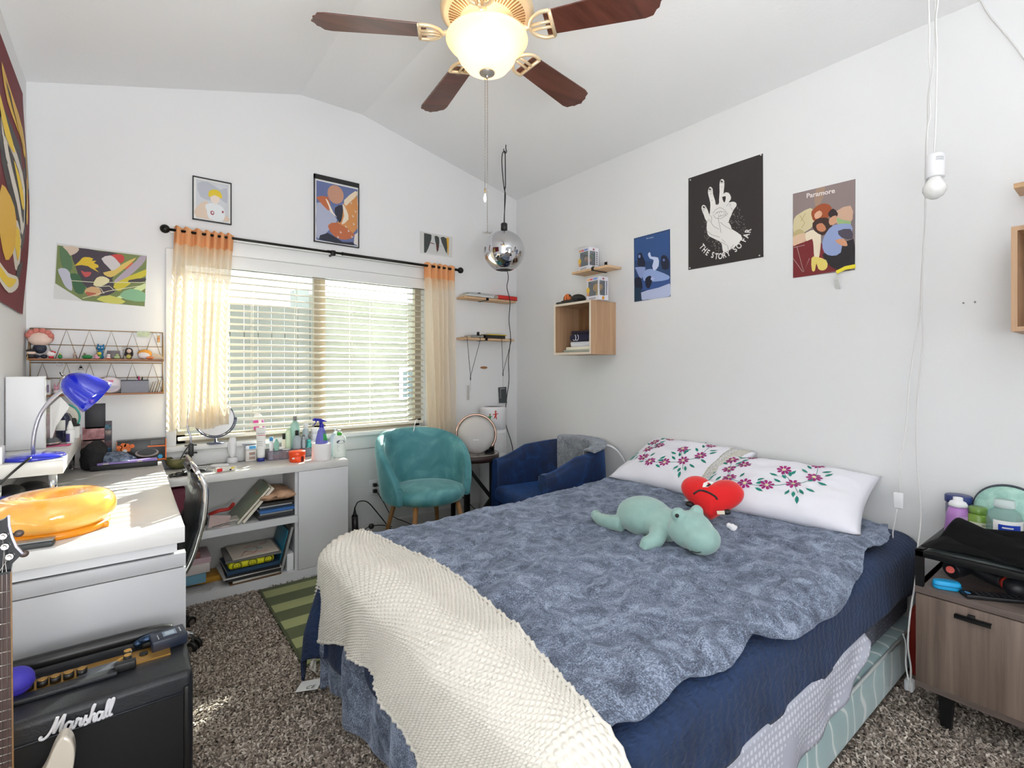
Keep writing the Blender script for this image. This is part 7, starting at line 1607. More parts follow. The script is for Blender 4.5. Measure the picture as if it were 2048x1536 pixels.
# two boxed collectibles: plain windowed cartons with generic toy shapes inside
def figbox(label, x, y, z, rot, c1, c2, c3, seed):
    th = thing('toy_box', label, 'box', (x, y, z), rot); w, d, h = .058, .045, .158
    CB = mat('carton_white', '#dcdbe2', .35); INS = mat('carton_inside', '#5b5a66', .5)
    k = MB()
    k.box((-w, -d, 0), (w, d, .030), CB); k.box((-w, -d, h-.026), (w, d, h), CB); k.box((-w, d-.002, .03), (w, d, h-.026), CB); k.box((-w, -d, .03), (-w+.014, -d+.002, h-.026), CB); k.box((w-.010, -d, .03), (w, -d+.002, h-.026), CB); k.box((w-.002, -d, .03), (w, -d+.006, h-.026), CB); k.box((w-.002, d-.030, .03), (w, d, h-.026), CB); k.box((-w, -d, .03), (-w+.002, d, h-.026), CB)
    obj('carton', k, th); k = MB(); k.box((-w+.004, d-.006, .03), (w-.004, d-.003, h-.026), INS); k.box((-w+.003, -d+.004, .03), (-w+.005, d-.004, h-.026), INS); obj('inner_card', k, th)
    k = MB(); k.ball((.004, 0, .092), (.036, .030, .028), mat('toy_' + c1[1:], c1, .4), 20); k.ball((.004, -.006, .085), (.032, .028, .024), mat('toy_' + c2[1:], c2, .5), 20); k.ball((.004, 0, .048), (.018, .014, .022), mat('toy_' + c3[1:], c3, .5), 16); obj('toy', k, th)
    k = MB(); k.box((-w+.014, -d+.0005, .03), (w-.010, -d+.0012, h-.026), glassy('clear_window', '#eef2f4', .10, .05)); k.box((w-.001, -d+.006, .03), (w-.0004, d-.030, h-.026), glassy('clear_window')); obj('window_film', k, th)
    k = MB(); f = -d - .0006
    k.box((-w+.006, f, h-.022), (-w+.028, -d, h-.006), mat('p_orange', '#d8a05a', .5)); k.box((-w+.032, f, h-.020), (-w+.058, -d, h-.008), mat('p_red', '#c85060', .5)); k.box((-w+.062, f, h-.020), (w-.014, -d, h-.008), mat('p_blue', '#6a8cc8', .5)); k.prism([(-w+.001 + .016*math.cos(t)*1.0 + .012, f, .072 + .020*math.sin(t)) for t in [2*PI*i/16 for i in range(16)]], (0, -.0004, 0), mat('p_yellow', '#dcb43a', .5)); k.box((-w+.002, f, .034), (-w+.024, -d, .055), mat('p_tan', '#c8906a', .5)); k.box((-w+.02, f, .008), (w-.03, -d, .020), mat('p_grey', '#a9a8b4', .5))
    for i in range(7): k.box((w, d-.022, .036 + i*.014), (w+.0005, d-.012, .046 + i*.014), mat('p_dark', '#2c2a30', .5))
    k.box((w, -.010, h-.020), (w+.0005, .006, h-.008), mat('p_dred', '#a04a4a', .5)); k.cyl((w, -.004, .014), (w+.0006, -.004, .014), .012, m=mat('toy_' + c1[1:])); obj('print', k, th)
    return th
yb1 = (XR-.095) / ray(1174, 0)[0] * ray(1174, 0)[1]; yb2 = (cx0+.075) / ray(1193, 0)[0] * ray(1193, 0)[1]
figbox('white windowed toy box standing on the plank shelf above the cube', XR-.078, yb1, ZP+.016, math.radians(-97), '#5c6a3c', '#c98f74', '#3f3f52', 1)
figbox('white windowed toy box standing on the cube shelf below the plank', cx0+.085, yb2, cz1, math.radians(-93), '#cf8f2c', '#d89a4a', '#e0b83a', 2)
# cube and plank at the right edge of the picture
ey = cx0 / ray(2022, 0)[0] * ray(2022, 0)[1]; ez1 = zat((cx0, ey), 454); ez0 = zat((cx0, ey), 663); print('EDGE', ey, ez0, ez1)
cube('cube_shelf', 'second oak cube shelf cut off by the right edge of the picture', ey-.36, ey, ez0, ez1, cx0, OKL, OKI)
py2 = (XR-.14) / ray(2027, 0)[0] * ray(2027, 0)[1]; pz2 = zat((XR-.14, py2), 377)
th = thing('wall_shelf', 'wooden plank shelf cut off by the right edge above the second cube', 'shelf', (XR-.07, py2-.2, pz2)); k = MB(); k.box((XR-.14, py2-.45, pz2), (XR-.001, py2, pz2+.018), wood('oak_plank', '#b58c66', '#c9a37c', 'Y', 5, .5), .001); obj('board', k, th, local=False)
for u_, v_, n_ in ((1927, 606, 0), (1950, 604, 1)):
    c_ = onX(u_, v_, XR-.001); k = MB(); k.cyl(c_, c_ + Vector((-.004, 0, 0)), .003, m=mat('hole_dark', '#6d6b68', .8), n=12); single('wall_anchor', 'tiny wall anchor on the bare right wall, left one of two' if n_ == 0 else 'tiny wall anchor on the bare right wall, right one of two', 'anchor', k)

# ------------------------------------------------------------------ brass wire shelf on the left of the back wall
WS0, WS1 = onY(54, 700, YB).x + .012, onY(325, 700, YB).x; SD = .10; ZU = onY(190, 719, YB-.05).z - .006; ZL = onY(260, 787, YB-.05).z - .004; ZT = onY(190, 661, YB).z
WS0 = max(WS0, XL + .015)
SHW = wood('shelf_brown', '#8a5a3c', '#a06c48', 'X', 6, .5); WIR = mat('wire_brass', '#a08254', .35, metal=.8)
sh = thing('wire_shelf', 'two tier wall shelf with brown boards and a brass triangle wire back', 'shelf', ((WS0+WS1)/2, YB-.05, ZL))
for z in (ZU, ZL):
    k = MB(); k.box((WS0, YB-SD, z), (WS1, YB-.006, z+.009), SHW, .001); obj('shelf_board', k, sh, local=False)
k = MB(); w_ = .0024; yb_ = YB - .006
for z in (ZT, ZU, ZU-.012, ZL): k.tube([(WS0, yb_, z), (WS1, yb_, z)], w_, WIR, 6)
for x in (WS0, WS1):
    k.tube([(x, yb_, ZT), (x, yb_, ZL)], w_, WIR, 6)
    for z in (ZU, ZL): k.tube([(x, yb_, z+.10 if z == ZL else ZT), (x, YB-SD, z)], w_, WIR, 6); k.tube([(x, yb_, z), (x, YB-SD, z)], w_, WIR, 6)
def tri(z0, z1, n):
    L = (WS1 - WS0) / n
    for i in range(n):
        a_ = WS0 + L*i; k.tube([(a_, yb_, z0), (a_ + L/2, yb_, z1), (a_ + L, yb_, z0)], w_*.8, WIR, 5)
tri(ZU, ZT, 6); tri(ZL, ZU-.012, 6); k.tube([(WS0, yb_, (ZU+ZT)/2), (WS1, yb_, (ZU+ZT)/2)], w_*.8, WIR, 5); k.tube([(WS0, yb_, (ZL+ZU)/2), (WS1, yb_, (ZL+ZU)/2)], w_*.8, WIR, 5)
obj('wire_frame', k, sh, local=False)
def sx(u, v=700): return onY(u, v, YB-.055).x
yS = YB - .055; ZB = ZU + .009; ZBL = ZL + .009
def px2m(n, u): return wpx(onY(u, 700, yS), n)
def plain(name, c='#888888', **k): return mat(name, c, .6, **k)
PKH = plain('pink_yarn', '#c9766a'); SKN = plain('skin_felt', '#e0c4b4'); DNV = plain('dark_suit', '#262a3a')
d1 = thing('plush_doll', 'large pink haired plush doll at the left end of the wire shelf', 'plush toy', (sx(80), yS, ZB))
k = MB(); k.ball((0, 0, .050), (.026, .020, .026), DNV, 16); k.ball((-.014, -.012, .010), (.014, .016, .010), DNV, 12); k.ball((.016, -.012, .010), (.014, .016, .010), DNV, 12); remesh(obj('body', k, d1), .003, 2)
k = MB(); k.ball((0, 0, .098), (.046, .032, .036), SKN, 22); obj('head', k, d1)
k = MB(); k.ball((0, .014, .106), (.051, .034, .042), PKH, 22); [k.ball((.040*math.cos(a_), -.012, .112 + .026*math.sin(a_)), (.014, .014, .014), PKH, 10) for a_ in (.1, .7, 1.3, 1.9, 2.5, 3.05)]; obj('hair', k, d1)
def doll(name, label, u, h, parts_, cat='figurine', dy=0, group=None):
    t_ = thing(name, label, cat, (sx(u), yS + dy, ZB), 0, group)
    for nm, lst in parts_:
        k = MB()
        for (x, y, z, rx, ry, rz_, m_) in lst: k.ball((x, y, z), (rx, ry, rz_), m_, 14)
        obj(nm, k, t_)
    return t_
WH_ = plain('white_vinyl_toy', '#e6dede'); RD_ = plain('red_vinyl', '#c8323a'); GN_ = plain('green_vinyl', '#2c8a4a'); BL_ = plain('blue_vinyl', '#1f6f9c'); YL_ = plain('yellow_vinyl', '#d8c23a'); PK_ = plain('pink_vinyl', '#e0a0b4'); BR_ = plain('brown_vinyl', '#5a4334'); BK_ = plain('black_vinyl', '#1d1c20'); OR2 = plain('orange_yarn', '#e8a03c')
doll('figurine', 'small dark figurine with a cap in front of the pink haired doll', 64, 0, (('body', [(0, 0, .012, .018, .012, .014, BK_)]), ('head', [(0, 0, .028, .017, .013, .012, SKN)]), ('cap', [(0, 0, .037, .019, .014, .008, BK_)])), dy=-.025)
doll('figurine', 'small white toy with a red bow beside the pink haired doll', 103, 0, (('body', [(0, 0, .008, .010, .010, .010, RD_)]), ('head', [(0, -.003, .023, .017, .012, .013, WH_), (-.010, 0, .034, .004, .004, .005, WH_), (.010, 0, .034, .004, .004, .005, WH_)]), ('bow', [(.006, -.008, .034, .006, .004, .004, RD_), (.014, -.006, .031, .006, .004, .004, RD_)])), dy=-.02)
doll('figurine', 'tiny green pointed figure on the wire shelf', 121, 0, (('body', [(0, 0, .010, .009, .008, .011, GN_)]), ('star', [(0, 0, .023, .004, .003, .004, YL_)])), dy=-.02)
for u, lab, c in ((149, 'small empty glass vial with cork on the wire shelf', '#d9c0a8'), (169, 'second glass vial with a darker cork beside the green oval toy', '#8a7650')):
    k = MB(); k.lathe(cylp(.0065, .022, .001), (sx(u), yS+.01, ZB), glassy('vial_glass', '#e8ddd4', .3), 14); k.cyl((sx(u), yS+.01, ZB+.022), (sx(u), yS+.01, ZB+.030), .0045, m=mat('cork' + c[1:], c, .8), n=12); single('glass_vial', lab, 'vial', k)
doll('plush_toy', 'flat dark green oval toy with a white snout on the wire shelf', 175, 0, (('body', [(0, 0, .010, .022, .014, .011, GN_)]), ('snout', [(.022, -.002, .006, .005, .005, .005, WH_)])), 'plush toy', -.01)
doll('figurine', 'bright blue figurine standing tall on the wire shelf', 201, 0, (('body', [(0, 0, .028, .012, .011, .028, BL_), (-.006, -.004, .010, .008, .008, .010, BL_), (.006, -.004, .010, .008, .008, .010, BL_)]), ('head', [(0, 0, .058, .018, .015, .014, BL_), (-.010, 0, .072, .004, .004, .008, BL_), (.012, 0, .070, .004, .004, .008, BL_)]), ('eyes', [(-.006, -.014, .060, .003, .002, .003, WH_), (.006, -.014, .060, .003, .002, .003, WH_)])), dy=.012)
doll('figurine', 'small yellow and green toy in front of the blue figurine', 199, 0, (('body', [(0, 0, .012, .010, .009, .012, GN_)]), ('head', [(0, -.002, .028, .010, .008, .008, YL_)])), dy=-.022)
doll('figurine', 'small pink seated toy beside the blue figurine', 196, 0, (('body', [(-.002, 0, .007, .012, .009, .007, PK_)]), ('head', [(-.006, 0, .016, .007, .006, .006, PK_)])), dy=-.038)
doll('figurine', 'small white and pink toy near the middle of the wire shelf', 217, 0, (('body', [(0, 0, .008, .010, .009, .008, WH_)]), ('head', [(0, 0, .020, .009, .008, .007, WH_)]), ('base', [(0, 0, .003, .013, .010, .003, OR_)])), dy=-.01)
doll('figurine', 'pale translucent green toy right of the white one', 234, 0, (('body', [(0, 0, .010, .014, .010, .010, plain('jade', '#a9b98a'))]), ('head', [(0, -.002, .022, .008, .007, .006, plain('jade'))])), dy=-.01)
k = MB(); k.box((sx(214), YB-.030, ZB), (sx(240), YB-.012, ZB+.045), glassy('acrylic_grey', '#9d9596', .55, .2), .001); single('acrylic_card', 'grey clear acrylic card standing at the back of the wire shelf', 'card', k)
doll('figurine', 'dark long haired figurine holding a grey trident', 258, 0, (('body', [(0, 0, .016, .014, .012, .018, BR_)]), ('head', [(0, -.003, .044, .011, .010, .012, SKN)]), ('hair', [(0, .004, .044, .018, .012, .018, BK_), (-.013, 0, .030, .006, .008, .016, BK_), (.013, 0, .030, .006, .008, .016, BK_)]), ('shield', [(-.002, -.016, .014, .011, .003, .011, plain('olive_gold', '#b8b05a'))])), dy=.005)
k = MB(); x_ = sx(247); k.cyl((x_, yS, ZB), (x_, yS, ZB+.052), .0016, m=STEEL, n=8)
for dx in (-.006, 0, .006): k.tube([(x_, yS, ZB+.045), (x_+dx, yS, ZB+.052), (x_+dx, yS, ZB+.066)], .0013, STEEL, 6)
obj('trident', k, bpy.data.objects['figurine.%03d' % (len([o for o in bpy.data.objects if o.name.startswith('figurine')]) - 1)], local=False)
d2 = thing('plush_doll', 'orange haired plush doll lying on its side at the right of the wire shelf', 'plush toy', (sx(288), yS, ZB))
k = MB(); k.ball((0, -.004, .022), (.028, .020, .020), WH_, 18); obj('head', k, d2); k = MB(); k.ball((.004, .004, .030), (.033, .022, .024), OR2, 18); obj('hair', k, d2); k = MB(); k.ball((.026, -.014, .008), (.020, .012, .008), plain('orange_cloth', '#e08048'), 12); obj('body', k, d2)
k = MB(); x_ = sx(310); k.prism([(x_-.012, yS-.02, ZB+.004), (x_+.040, yS-.045, ZB-.004+.006), (x_+.030, yS+.02, ZB+.02), (x_-.004, yS+.03, ZB+.034)], (0, 0, .003), mat('paper_cream', '#d8c6b0', .7)); single('paper_note', 'cream paper sheet leaning over the right end of the wire shelf', 'paper', k)
k = MB(); A = onY(274, 663, YB-.010); B = onY(300, 674, YB-.010); k.box((A.x, YB-.012, B.z), (B.x, YB-.010, A.z+.001), mat('bill_green', '#a9b890', .6, var='#cfd6bc', vscale=60)); single('bank_note', 'small green printed note clipped to the top wire of the shelf', 'note', k)
k = MB(); A = onY(317, 668, YB-.014); k.tube([(A.x + .008*math.cos(t), YB-.014, A.z + .010*math.sin(t)) for t in [2*PI*i/16 for i in range(17)]], .001, STEEL, 6); k.box((A.x-.006, YB-.017, A.z-.048), (A.x+.006, YB-.012, A.z-.010), mat('charm_brass', '#b08a50', .4, metal=.5), .002); k.cbox((A.x, YB-.0175, A.z-.028), (.010, .001, .004), RD_); single('key_charm', 'keyring charm hanging at the right end of the wire shelf', 'charm', k)
# lower board
xs_ = [(58, '#d8c4c0'), (66, '#d6d4d6'), (74, '#e0dede'), (82, '#cfcbd0'), (91, '#dcd6d8'), (98, '#e4e4e6')]
LBK = ['pink spined paperback at the far left of the lower wire shelf', 'pale grey paperback second from the left on the lower wire shelf', 'white paperback third from the left on the lower wire shelf', 'light grey paperback in the middle of the upright row', 'off-white paperback with a purple line near the pen cup side', 'white paperback at the right end of the upright row']
for i, (u, c) in enumerate(xs_):
    x_ = sx(u); w2 = px2m(3.4, u); th = thing('paperback', LBK[i], 'book', (x_, yS, ZBL), 0, 'paperbacks on the lower wire shelf')
    hh = .070 + .003 * (i % 2); k = MB(); k.box((-w2, -.038, 0), (w2, .035, hh), mat('pb' + c[1:], c, .5), .0008); obj('cover', k, th); k = MB(); k.box((-w2+.001, -.036, hh), (w2-.001, .034, hh+.0006), PG); obj('pages', k, th); k = MB(); k.box((-w2*.5, -.0386, .012), (w2*.4, -.038, .050), mat('spine_violet', '#8a7a9a', .6)); obj('title', k, th)
th = thing('figurine', 'small cream and pink rabbit figure on the lower wire shelf', 'figurine', (sx(113), yS, ZBL)); k = MB(); k.ball((0, 0, .012), (.014, .012, .013), WH_, 14); k.ball((0, -.002, .032), (.011, .010, .010), PK_, 14); obj('body', k, th); k = MB(); [k.ball((dx, 0, .048), (.003, .003, .010), PK_, 8) for dx in (-.006, .006)]; obj('ears', k, th)
pd_ = thing('digital_pet', 'round white and pink gadget with half round screen on the lower wire shelf', 'gadget', (sx(220), yS, ZBL)); rr = px2m(20, 220) * .95
k = MB(); M = TR(0, 0, rr*.86) @ Matrix.Rotation(PI/2, 4, 'X'); k.lathe([(.001, -.016), (rr*.92, -.016), (rr, -.008), (rr, .008), (rr*.9, .016), (.001, .017)], m=mat('shell_white', '#e4dadc', .4), n=36, M=M, sy=.86); obj('shell', k, pd_)
k = MB(); k.prism([(.68*rr*math.cos(t), -.0185, rr*.78 + .55*rr*math.sin(t)) for t in [PI + PI*i/16 for i in range(17)]], (0, .002, 0), mat('screen_taupe', '#8f8590', .3)); k.cbox((0, -.018, rr*1.25), (rr*.55, .001, rr*.24), mat('logo_pink', '#d86a84', .5)); obj('screen', k, pd_)
pc = thing('pen_holder', 'black mesh pen holder box on the lower wire shelf', 'pen holder', (sx(270), yS, ZBL)); wq = px2m(22, 270); hq = .066
k = MB(); MSH = glassy('mesh_black', '#c4c4cc', .35, .4)
for a_, b_ in (((-wq, -.03), (wq, -.029)), ((-wq, .029), (wq, .03)), ((-wq, -.03), (-wq+.001, .03)), ((wq-.001, -.03), (wq, .03))): k.box((*a_, 0), (*b_, hq), MSH)
k.box((-wq, -.03, 0), (wq, .03, .001), MSH); obj('mesh_box', k, pc)
k = MB(); k.tube(V2((-wq, -.03, hq), (wq, -.03, hq), (wq, .03, hq), (-wq, .03, hq), (-wq, -.03, hq)), .0015, BLACKM, 6); obj('rim', k, pc)
pens = [('#2f5fc0', -.024, .055, -.004, 'blue marker in the front left of the pen holder'), ('#e8e6ea', .006, .088, .004, 'white pen with black tip in the pen holder'), ('#7a5ab8', .010, .082, .000, 'violet pen in the pen holder'), ('#d0287a', .015, .090, .002, 'magenta pen standing tallest in the pen holder'), ('#3a2f36', .021, .086, .010, 'dark pen leaning right in the pen holder'), ('#2f86b0', .024, .06, .0, 'teal marker at the right of the pen holder')]
for c, dx, h_, ln, lab in pens:
    k = MB(); X0 = pc.location.x + dx; m_ = mat('pen' + c[1:], c, .35); k.cyl((X0, yS, ZBL+.002), (X0 + ln, yS, ZBL+h_*.85), .0033, m=m_, n=10); k.cyl((X0+ln, yS, ZBL+h_*.85), (X0+ln*1.2, yS, ZBL+h_), .0035, .0018, m=BLACK if c in ('#e8e6ea', '#3a2f36') else m_, n=10); single('pen', lab, 'pen', k, group='pens in the mesh holder')
for i in range(4):
    th = thing('notebook', ['cream notebook leaning nearest the pen holder', 'thin white notebook second of the leaning ones', 'beige notebook third of the leaning ones by the curtain', 'white notebook at the right end of the lower wire shelf'][i], 'notebook', (sx(301 + i*5), yS, ZBL), 0, 'leaning notebooks on the lower wire shelf'); th.rotation_euler = (0, math.radians(14), 0); c = ('#cfc4b0', '#dcd8d2', '#c4b49c', '#e0ddd8')[i]; k = MB(); k.box((-.002, -.03, 0), (.002, .03, .058 + .003*i), mat('nb' + c[1:], c, .6), .0006); obj('cover', k, th)
k = MB(); A = onY(120, 727, YB-.012); k.tube([(A.x + .013*math.cos(t), YB-.012, A.z + .012*math.sin(t)) for t in [PI*.9 + PI*1.2*i/14 for i in range(15)]], .0016, CW, 6); single('white_ring', 'white ring hanging below the upper board of the wire shelf', 'ring', k)
k = MB(); A = onY(162, 735, YB-.012); k.tube([(A.x - .010, YB-.012, A.z-.010), (A.x, YB-.012, A.z+.014), (A.x + .010, YB-.012, A.z-.010), (A.x - .010, YB-.012, A.z-.010)], .0012, BLACKM, 6); k.ball((A.x, YB-.012, A.z), .005, BLACKM, 10); single('triangle_charm', 'small dark triangle charm hanging below the upper board', 'charm', k)
# ------------------------------------------------------------------ flat prints on the walls
def colr(c): return mat('ink' + c[1:], c, .55)
def sheet_on(plane, d, off):
    """pixel -> point on the wall, lifted by off"""
    if plane == 'X': return lambda u, v: onX(u, v, XR - d) + Vector((-off, 0, 0))
    return lambda u, v: onY(u, v, YB - d) + Vector((0, -off, 0))
def layers(k, plane, d, items):
    """each item: colour and outline in pixels; every layer sits a hair above the one before it"""
    for i, (c, pts) in enumerate(items):
        f = sheet_on(plane, d, .00006 * (i + 1)); pts = clip(pts, Q)
        if len(pts) > 2: k.poly([f(u, v) for u, v in pts], colr(c))
def clip(P, Qd):
    for i in range(4):
        a, b = Qd[i], Qd[(i+1) % 4]; ins = lambda p: (b[0]-a[0])*(p[1]-a[1]) - (b[1]-a[1])*(p[0]-a[0]) >= -1e-9; out = []
        for j, p in enumerate(P):
            q_ = P[j-1]; ip, iq = ins(p), ins(q_)
            if ip != iq:
                den = (b[0]-a[0])*(p[1]-q_[1]) - (b[1]-a[1])*(p[0]-q_[0]); t = ((b[1]-a[1])*(q_[0]-a[0]) - (b[0]-a[0])*(q_[1]-a[1])) / den; out.append((q_[0]+(p[0]-q_[0])*t, q_[1]+(p[1]-q_[1])*t))
            if ip: out.append(p)
        P = out
        if not P: break
    return P
def smooth(pts, n=4): return [(p.x, p.y) for p in spline([Vector((a, b, 0)) for a, b in pts], n, closed=True)]
def oval(cx, cy, rx, ry, n=18, a=0):
    ca, sa = math.cos(a), math.sin(a)
    return [(cx + rx*math.cos(t)*ca - ry*math.sin(t)*sa, cy + rx*math.cos(t)*sa + ry*math.sin(t)*ca) for t in [2*PI*i/n for i in range(n)]]
def stroke(pts, w):
    """thin ribbon outline along a polyline, in pixels"""
    P = [Vector((a, b)) for a, b in pts]; L, R_ = [], []
    for i, p in enumerate(P):
        t = (P[min(i+1, len(P)-1)] - P[max(i-1, 0)]).normalized(); n = Vector((-t.y, t.x)) * w / 2; L.append(tuple(p + n)); R_.append(tuple(p - n))
    return L + R_[::-1]
def paper(name, label, cat, plane, quad, th=.0012, d=.001, col='#dddddb'):
    f = sheet_on(plane, d, 0); t = thing(name, label, cat, sum((f(*q_) for q_ in quad), Vector()) / 4); off = Vector((th, 0, 0)) if plane == 'X' else Vector((0, th, 0))
    off = off * (-1); k = MB(); pts = [f(*q_) for q_ in quad]; k.prism(pts, off, colr(col)); return t, k, d + th
# 1: large black poster with the two drawn hands
Q = [(1377, 357), (1526, 307), (1527, 514), (1377, 540)]
pt, k, d = paper('poster', 'large black poster of two white drawn hands with curved white lettering', 'poster', 'X', Q, col='#2c2727')
Z = lambda x, y: (1340 + x / 5.12, 290 + y / 5.12)
def Zs(l): return [Z(*p) for p in l]
W_ = '#e9e6e2'; K_ = '#2c2727'
random.seed(3); dots = []
for i in range(420):
    a = random.random()*2*PI; r_ = math.sqrt(random.random()); x = 555 + 222*r_*math.cos(a); y = 845 + 262*r_*math.sin(a)
    dots.append(('#d9d2cb' if i % 3 else '#a8a098', oval(*Z(x, y), .5, .5, 5)))
f = sheet_on('X', d, .00005)
for c, pts in dots: k.poly([f(u, v) for u, v in pts], colr(c))
items = [(W_, smooth(Zs([(388, 480), (398, 440), (418, 428), (438, 455), (440, 500), (462, 570), (470, 612), (500, 602), (502, 560), (508, 480), (507, 400), (518, 358), (540, 350), (556, 372), (555, 430), (548, 500), (560, 486), (600, 490), (624, 530), (620, 560), (600, 590), (640, 580), (676, 592), (680, 625), (650, 665), (628, 720), (600, 790), (632, 862), (500, 900), (380, 790), (348, 720), (322, 650), (335, 615), (362, 622), (385, 665), (404, 715), (412, 650), (412, 590), (395, 520)]), 2)),
 (W_, smooth(Zs([(378, 800), (395, 755), (412, 770), (428, 810), (480, 770), (495, 735), (480, 700), (505, 720), (520, 770), (560, 820), (640, 865), (728, 925), (728, 970), (690, 1020), (620, 1070), (545, 1098), (530, 1010), (470, 970), (400, 935), (378, 880)]), 2)),
 (K_, smooth(Zs([(535, 535), (565, 525), (572, 540), (562, 585), (548, 580)]), 2)),
 (K_, oval(*Z(530, 372), 2.6, 2.2)), (K_, oval(*Z(410, 452), 2.6, 2.2)), (K_, oval(*Z(348, 635), 2.6, 2.2))]
for cx, cy in ((534, 366), (414, 446), (352, 629)): items += [(W_, oval(*Z(cx, cy), .9, .8, 8))]
ln = [[(505, 385), (530, 392), (556, 383)], [(388, 470), (412, 476), (438, 462)], [(322, 655), (348, 660), (372, 640)], [(440, 700), (465, 665), (510, 640), (545, 655), (580, 685), (560, 730), (520, 755), (470, 750), (440, 715)], [(460, 715), (480, 690), (520, 678), (565, 688), (545, 720), (500, 735)], [(485, 690), (490, 705)], [(505, 685), (508, 700)], [(525, 682), (528, 696)], [(500, 735), (503, 715)], [(520, 730), (522, 712)], [(380, 790), (400, 760), (425, 800), (450, 835), (500, 862)], [(495, 740), (500, 780), (515, 850), (525, 900)], [(515, 790), (560, 830), (632, 868)], [(378, 880), (430, 920), (510, 945)], [(400, 935), (470, 970), (545, 1005), (590, 1030), (600, 1075)], [(530, 965), (570, 1000)], [(412, 600), (404, 715), (430, 740), (425, 790)], [(470, 612), (495, 604)], [(545, 500), (570, 488)], [(530, 530), (565, 540), (570, 520)], [(580, 625), (600, 600), (622, 610), (610, 630)], [(590, 790), (610, 800)], [(640, 665), (625, 640)], [(620, 1070), (650, 1020)], [(415, 500), (430, 495)], [(425, 570), (440, 565)], [(525, 430), (540, 432)], [(570, 725), (575, 710), (580, 728)], [(585, 712), (590, 698), (594, 712)], [(340, 680), (345, 668), (350, 682)]]
for l in ln: items.append((K_, stroke(Zs(l), .55)))
layers(k, 'X', d, items)
fl_ = sheet_on('X', d, .0045)
for ch, x, y, a in (('T', 330, 1043, -58), ('H', 357, 1077, -48), ('E', 388, 1105, -37), ('S', 441, 1130, -16), ('T', 480, 1143, -10), ('O', 520, 1142, 0), ('R', 560, 1131, 10), ('Y', 600, 1114, 22), ('S', 670, 1072, 36), ('O', 712, 1036, 45), ('F', 760, 975, 60), ('A', 788, 930, 68), ('R', 806, 882, 76)):
    c = fl_(*Z(x, y)); M = plane_M(c, (0, -1, 0), (0, 0, 1)) @ Matrix.Rotation(math.radians(a), 4, 'Z') @ Matrix.Diagonal((.74, 1, 1, 1)); k.text(ch, M, .047, colr(W_), align='CENTER', bold=.0012)
obj('print', k, pt, local=False, recalc=False)
for i, (u, v) in enumerate(((1381, 360), (1522, 310), (1519, 511), (1380, 536))):
    k = MB(); c = onX(u, v, XR-.0025); k.cyl(c, c + Vector((-.005, 0, 0)), .0045, .003, CWH, 10); obj('push_pin', k, pt, local=False)
# 2: colour band poster
Q = [(1586, 388), (1711, 358), (1710, 540), (1586, 556)]
pt, k, d = paper('poster', 'colour band poster of people slumped together over a deep red floor', 'poster', 'X', Q, col='#7d6f70')
Pz = Z
items = [('#8a7a78', Zs([(1262, 508), (1895, 345), (1895, 700), (1262, 760)])), ('#a08470', smooth(Zs([(1500, 445), (1590, 425), (1560, 560), (1500, 640), (1480, 560)]), 2)), ('#c9a48c', smooth(Zs([(1700, 680), (1850, 620), (1870, 760), (1780, 840), (1690, 780)]), 2)), ('#741c22', Zs([(1262, 1010), (1480, 960), (1700, 1100), (1892, 1180), (1888, 1260), (1262, 1365)])),
 ('#1f1a20', smooth(Zs([(1560, 1120), (1700, 1060), (1880, 960), (1890, 1240), (1760, 1285), (1640, 1240)]), 2)), ('#cfc29a', smooth(Zs([(1268, 760), (1330, 700), (1440, 645), (1480, 700), (1470, 820), (1400, 880), (1300, 930), (1265, 900)]), 2)), ('#b9a878', smooth(Zs([(1265, 900), (1330, 860), (1380, 900), (1350, 960), (1268, 1010)]), 2)),
 ('#d8b79a', smooth(Zs([(1262, 940), (1400, 900), (1440, 960), (1300, 1020), (1262, 1030)]), 2)), ('#e4d6bc', smooth(Zs([(1390, 900), (1500, 865), (1545, 920), (1540, 1060), (1520, 1170), (1480, 1170), (1470, 1040), (1455, 960), (1400, 985)]), 2)), ('#9a4a24', smooth(Zs([(1450, 680), (1520, 615), (1600, 600), (1655, 640), (1640, 720), (1570, 770), (1480, 780), (1455, 740)]), 2)), ('#d6a487', smooth(Zs([(1480, 710), (1530, 670), (1560, 700), (1540, 740), (1490, 755)]), 2)),
 ('#3a221c', smooth(Zs([(1460, 800), (1540, 745), (1640, 760), (1660, 840), (1600, 900), (1560, 925), (1480, 880)]), 2)), ('#c07e5c', smooth(Zs([(1500, 820), (1560, 800), (1600, 860), (1560, 890), (1510, 870)]), 2)), ('#2c1e22', smooth(Zs([(1620, 700), (1670, 650), (1720, 700), (1700, 740), (1640, 740)]), 2)), ('#c89678', smooth(Zs([(1630, 760), (1700, 720), (1700, 800), (1640, 820)]), 2)), ('#93b07a', smooth(Zs([(1705, 745), (1780, 770), (1850, 780), (1840, 830), (1740, 830)]), 2)),
 ('#8e9cc4', smooth(Zs([(1600, 900), (1680, 820), (1850, 810), (1860, 900), (1780, 940), (1750, 1100), (1660, 1135), (1580, 1100), (1560, 1000)]), 2)), ('#4a4350', smooth(Zs([(1720, 880), (1850, 860), (1870, 960), (1760, 950)]), 2)), ('#c8906e', smooth(Zs([(1690, 980), (1780, 960), (1820, 1030), (1760, 1030)]), 2)), ('#dcc76a', smooth(Zs([(1450, 1160), (1500, 1145), (1600, 1180), (1612, 1250), (1570, 1285), (1520, 1270), (1500, 1210), (1485, 1285), (1455, 1285)]), 2))]
for l in ([(1268, 1050), (1380, 1025)], [(1300, 1040), (1370, 1300), (1430, 1160)], [(1262, 1160), (1360, 1300)], [(1330, 720), (1380, 800), (1350, 850)], [(1390, 700), (1340, 780)]): items.append(('#b9a9a0' if l[0][1] > 1000 else '#a08a52', stroke(Zs(l), .9)))
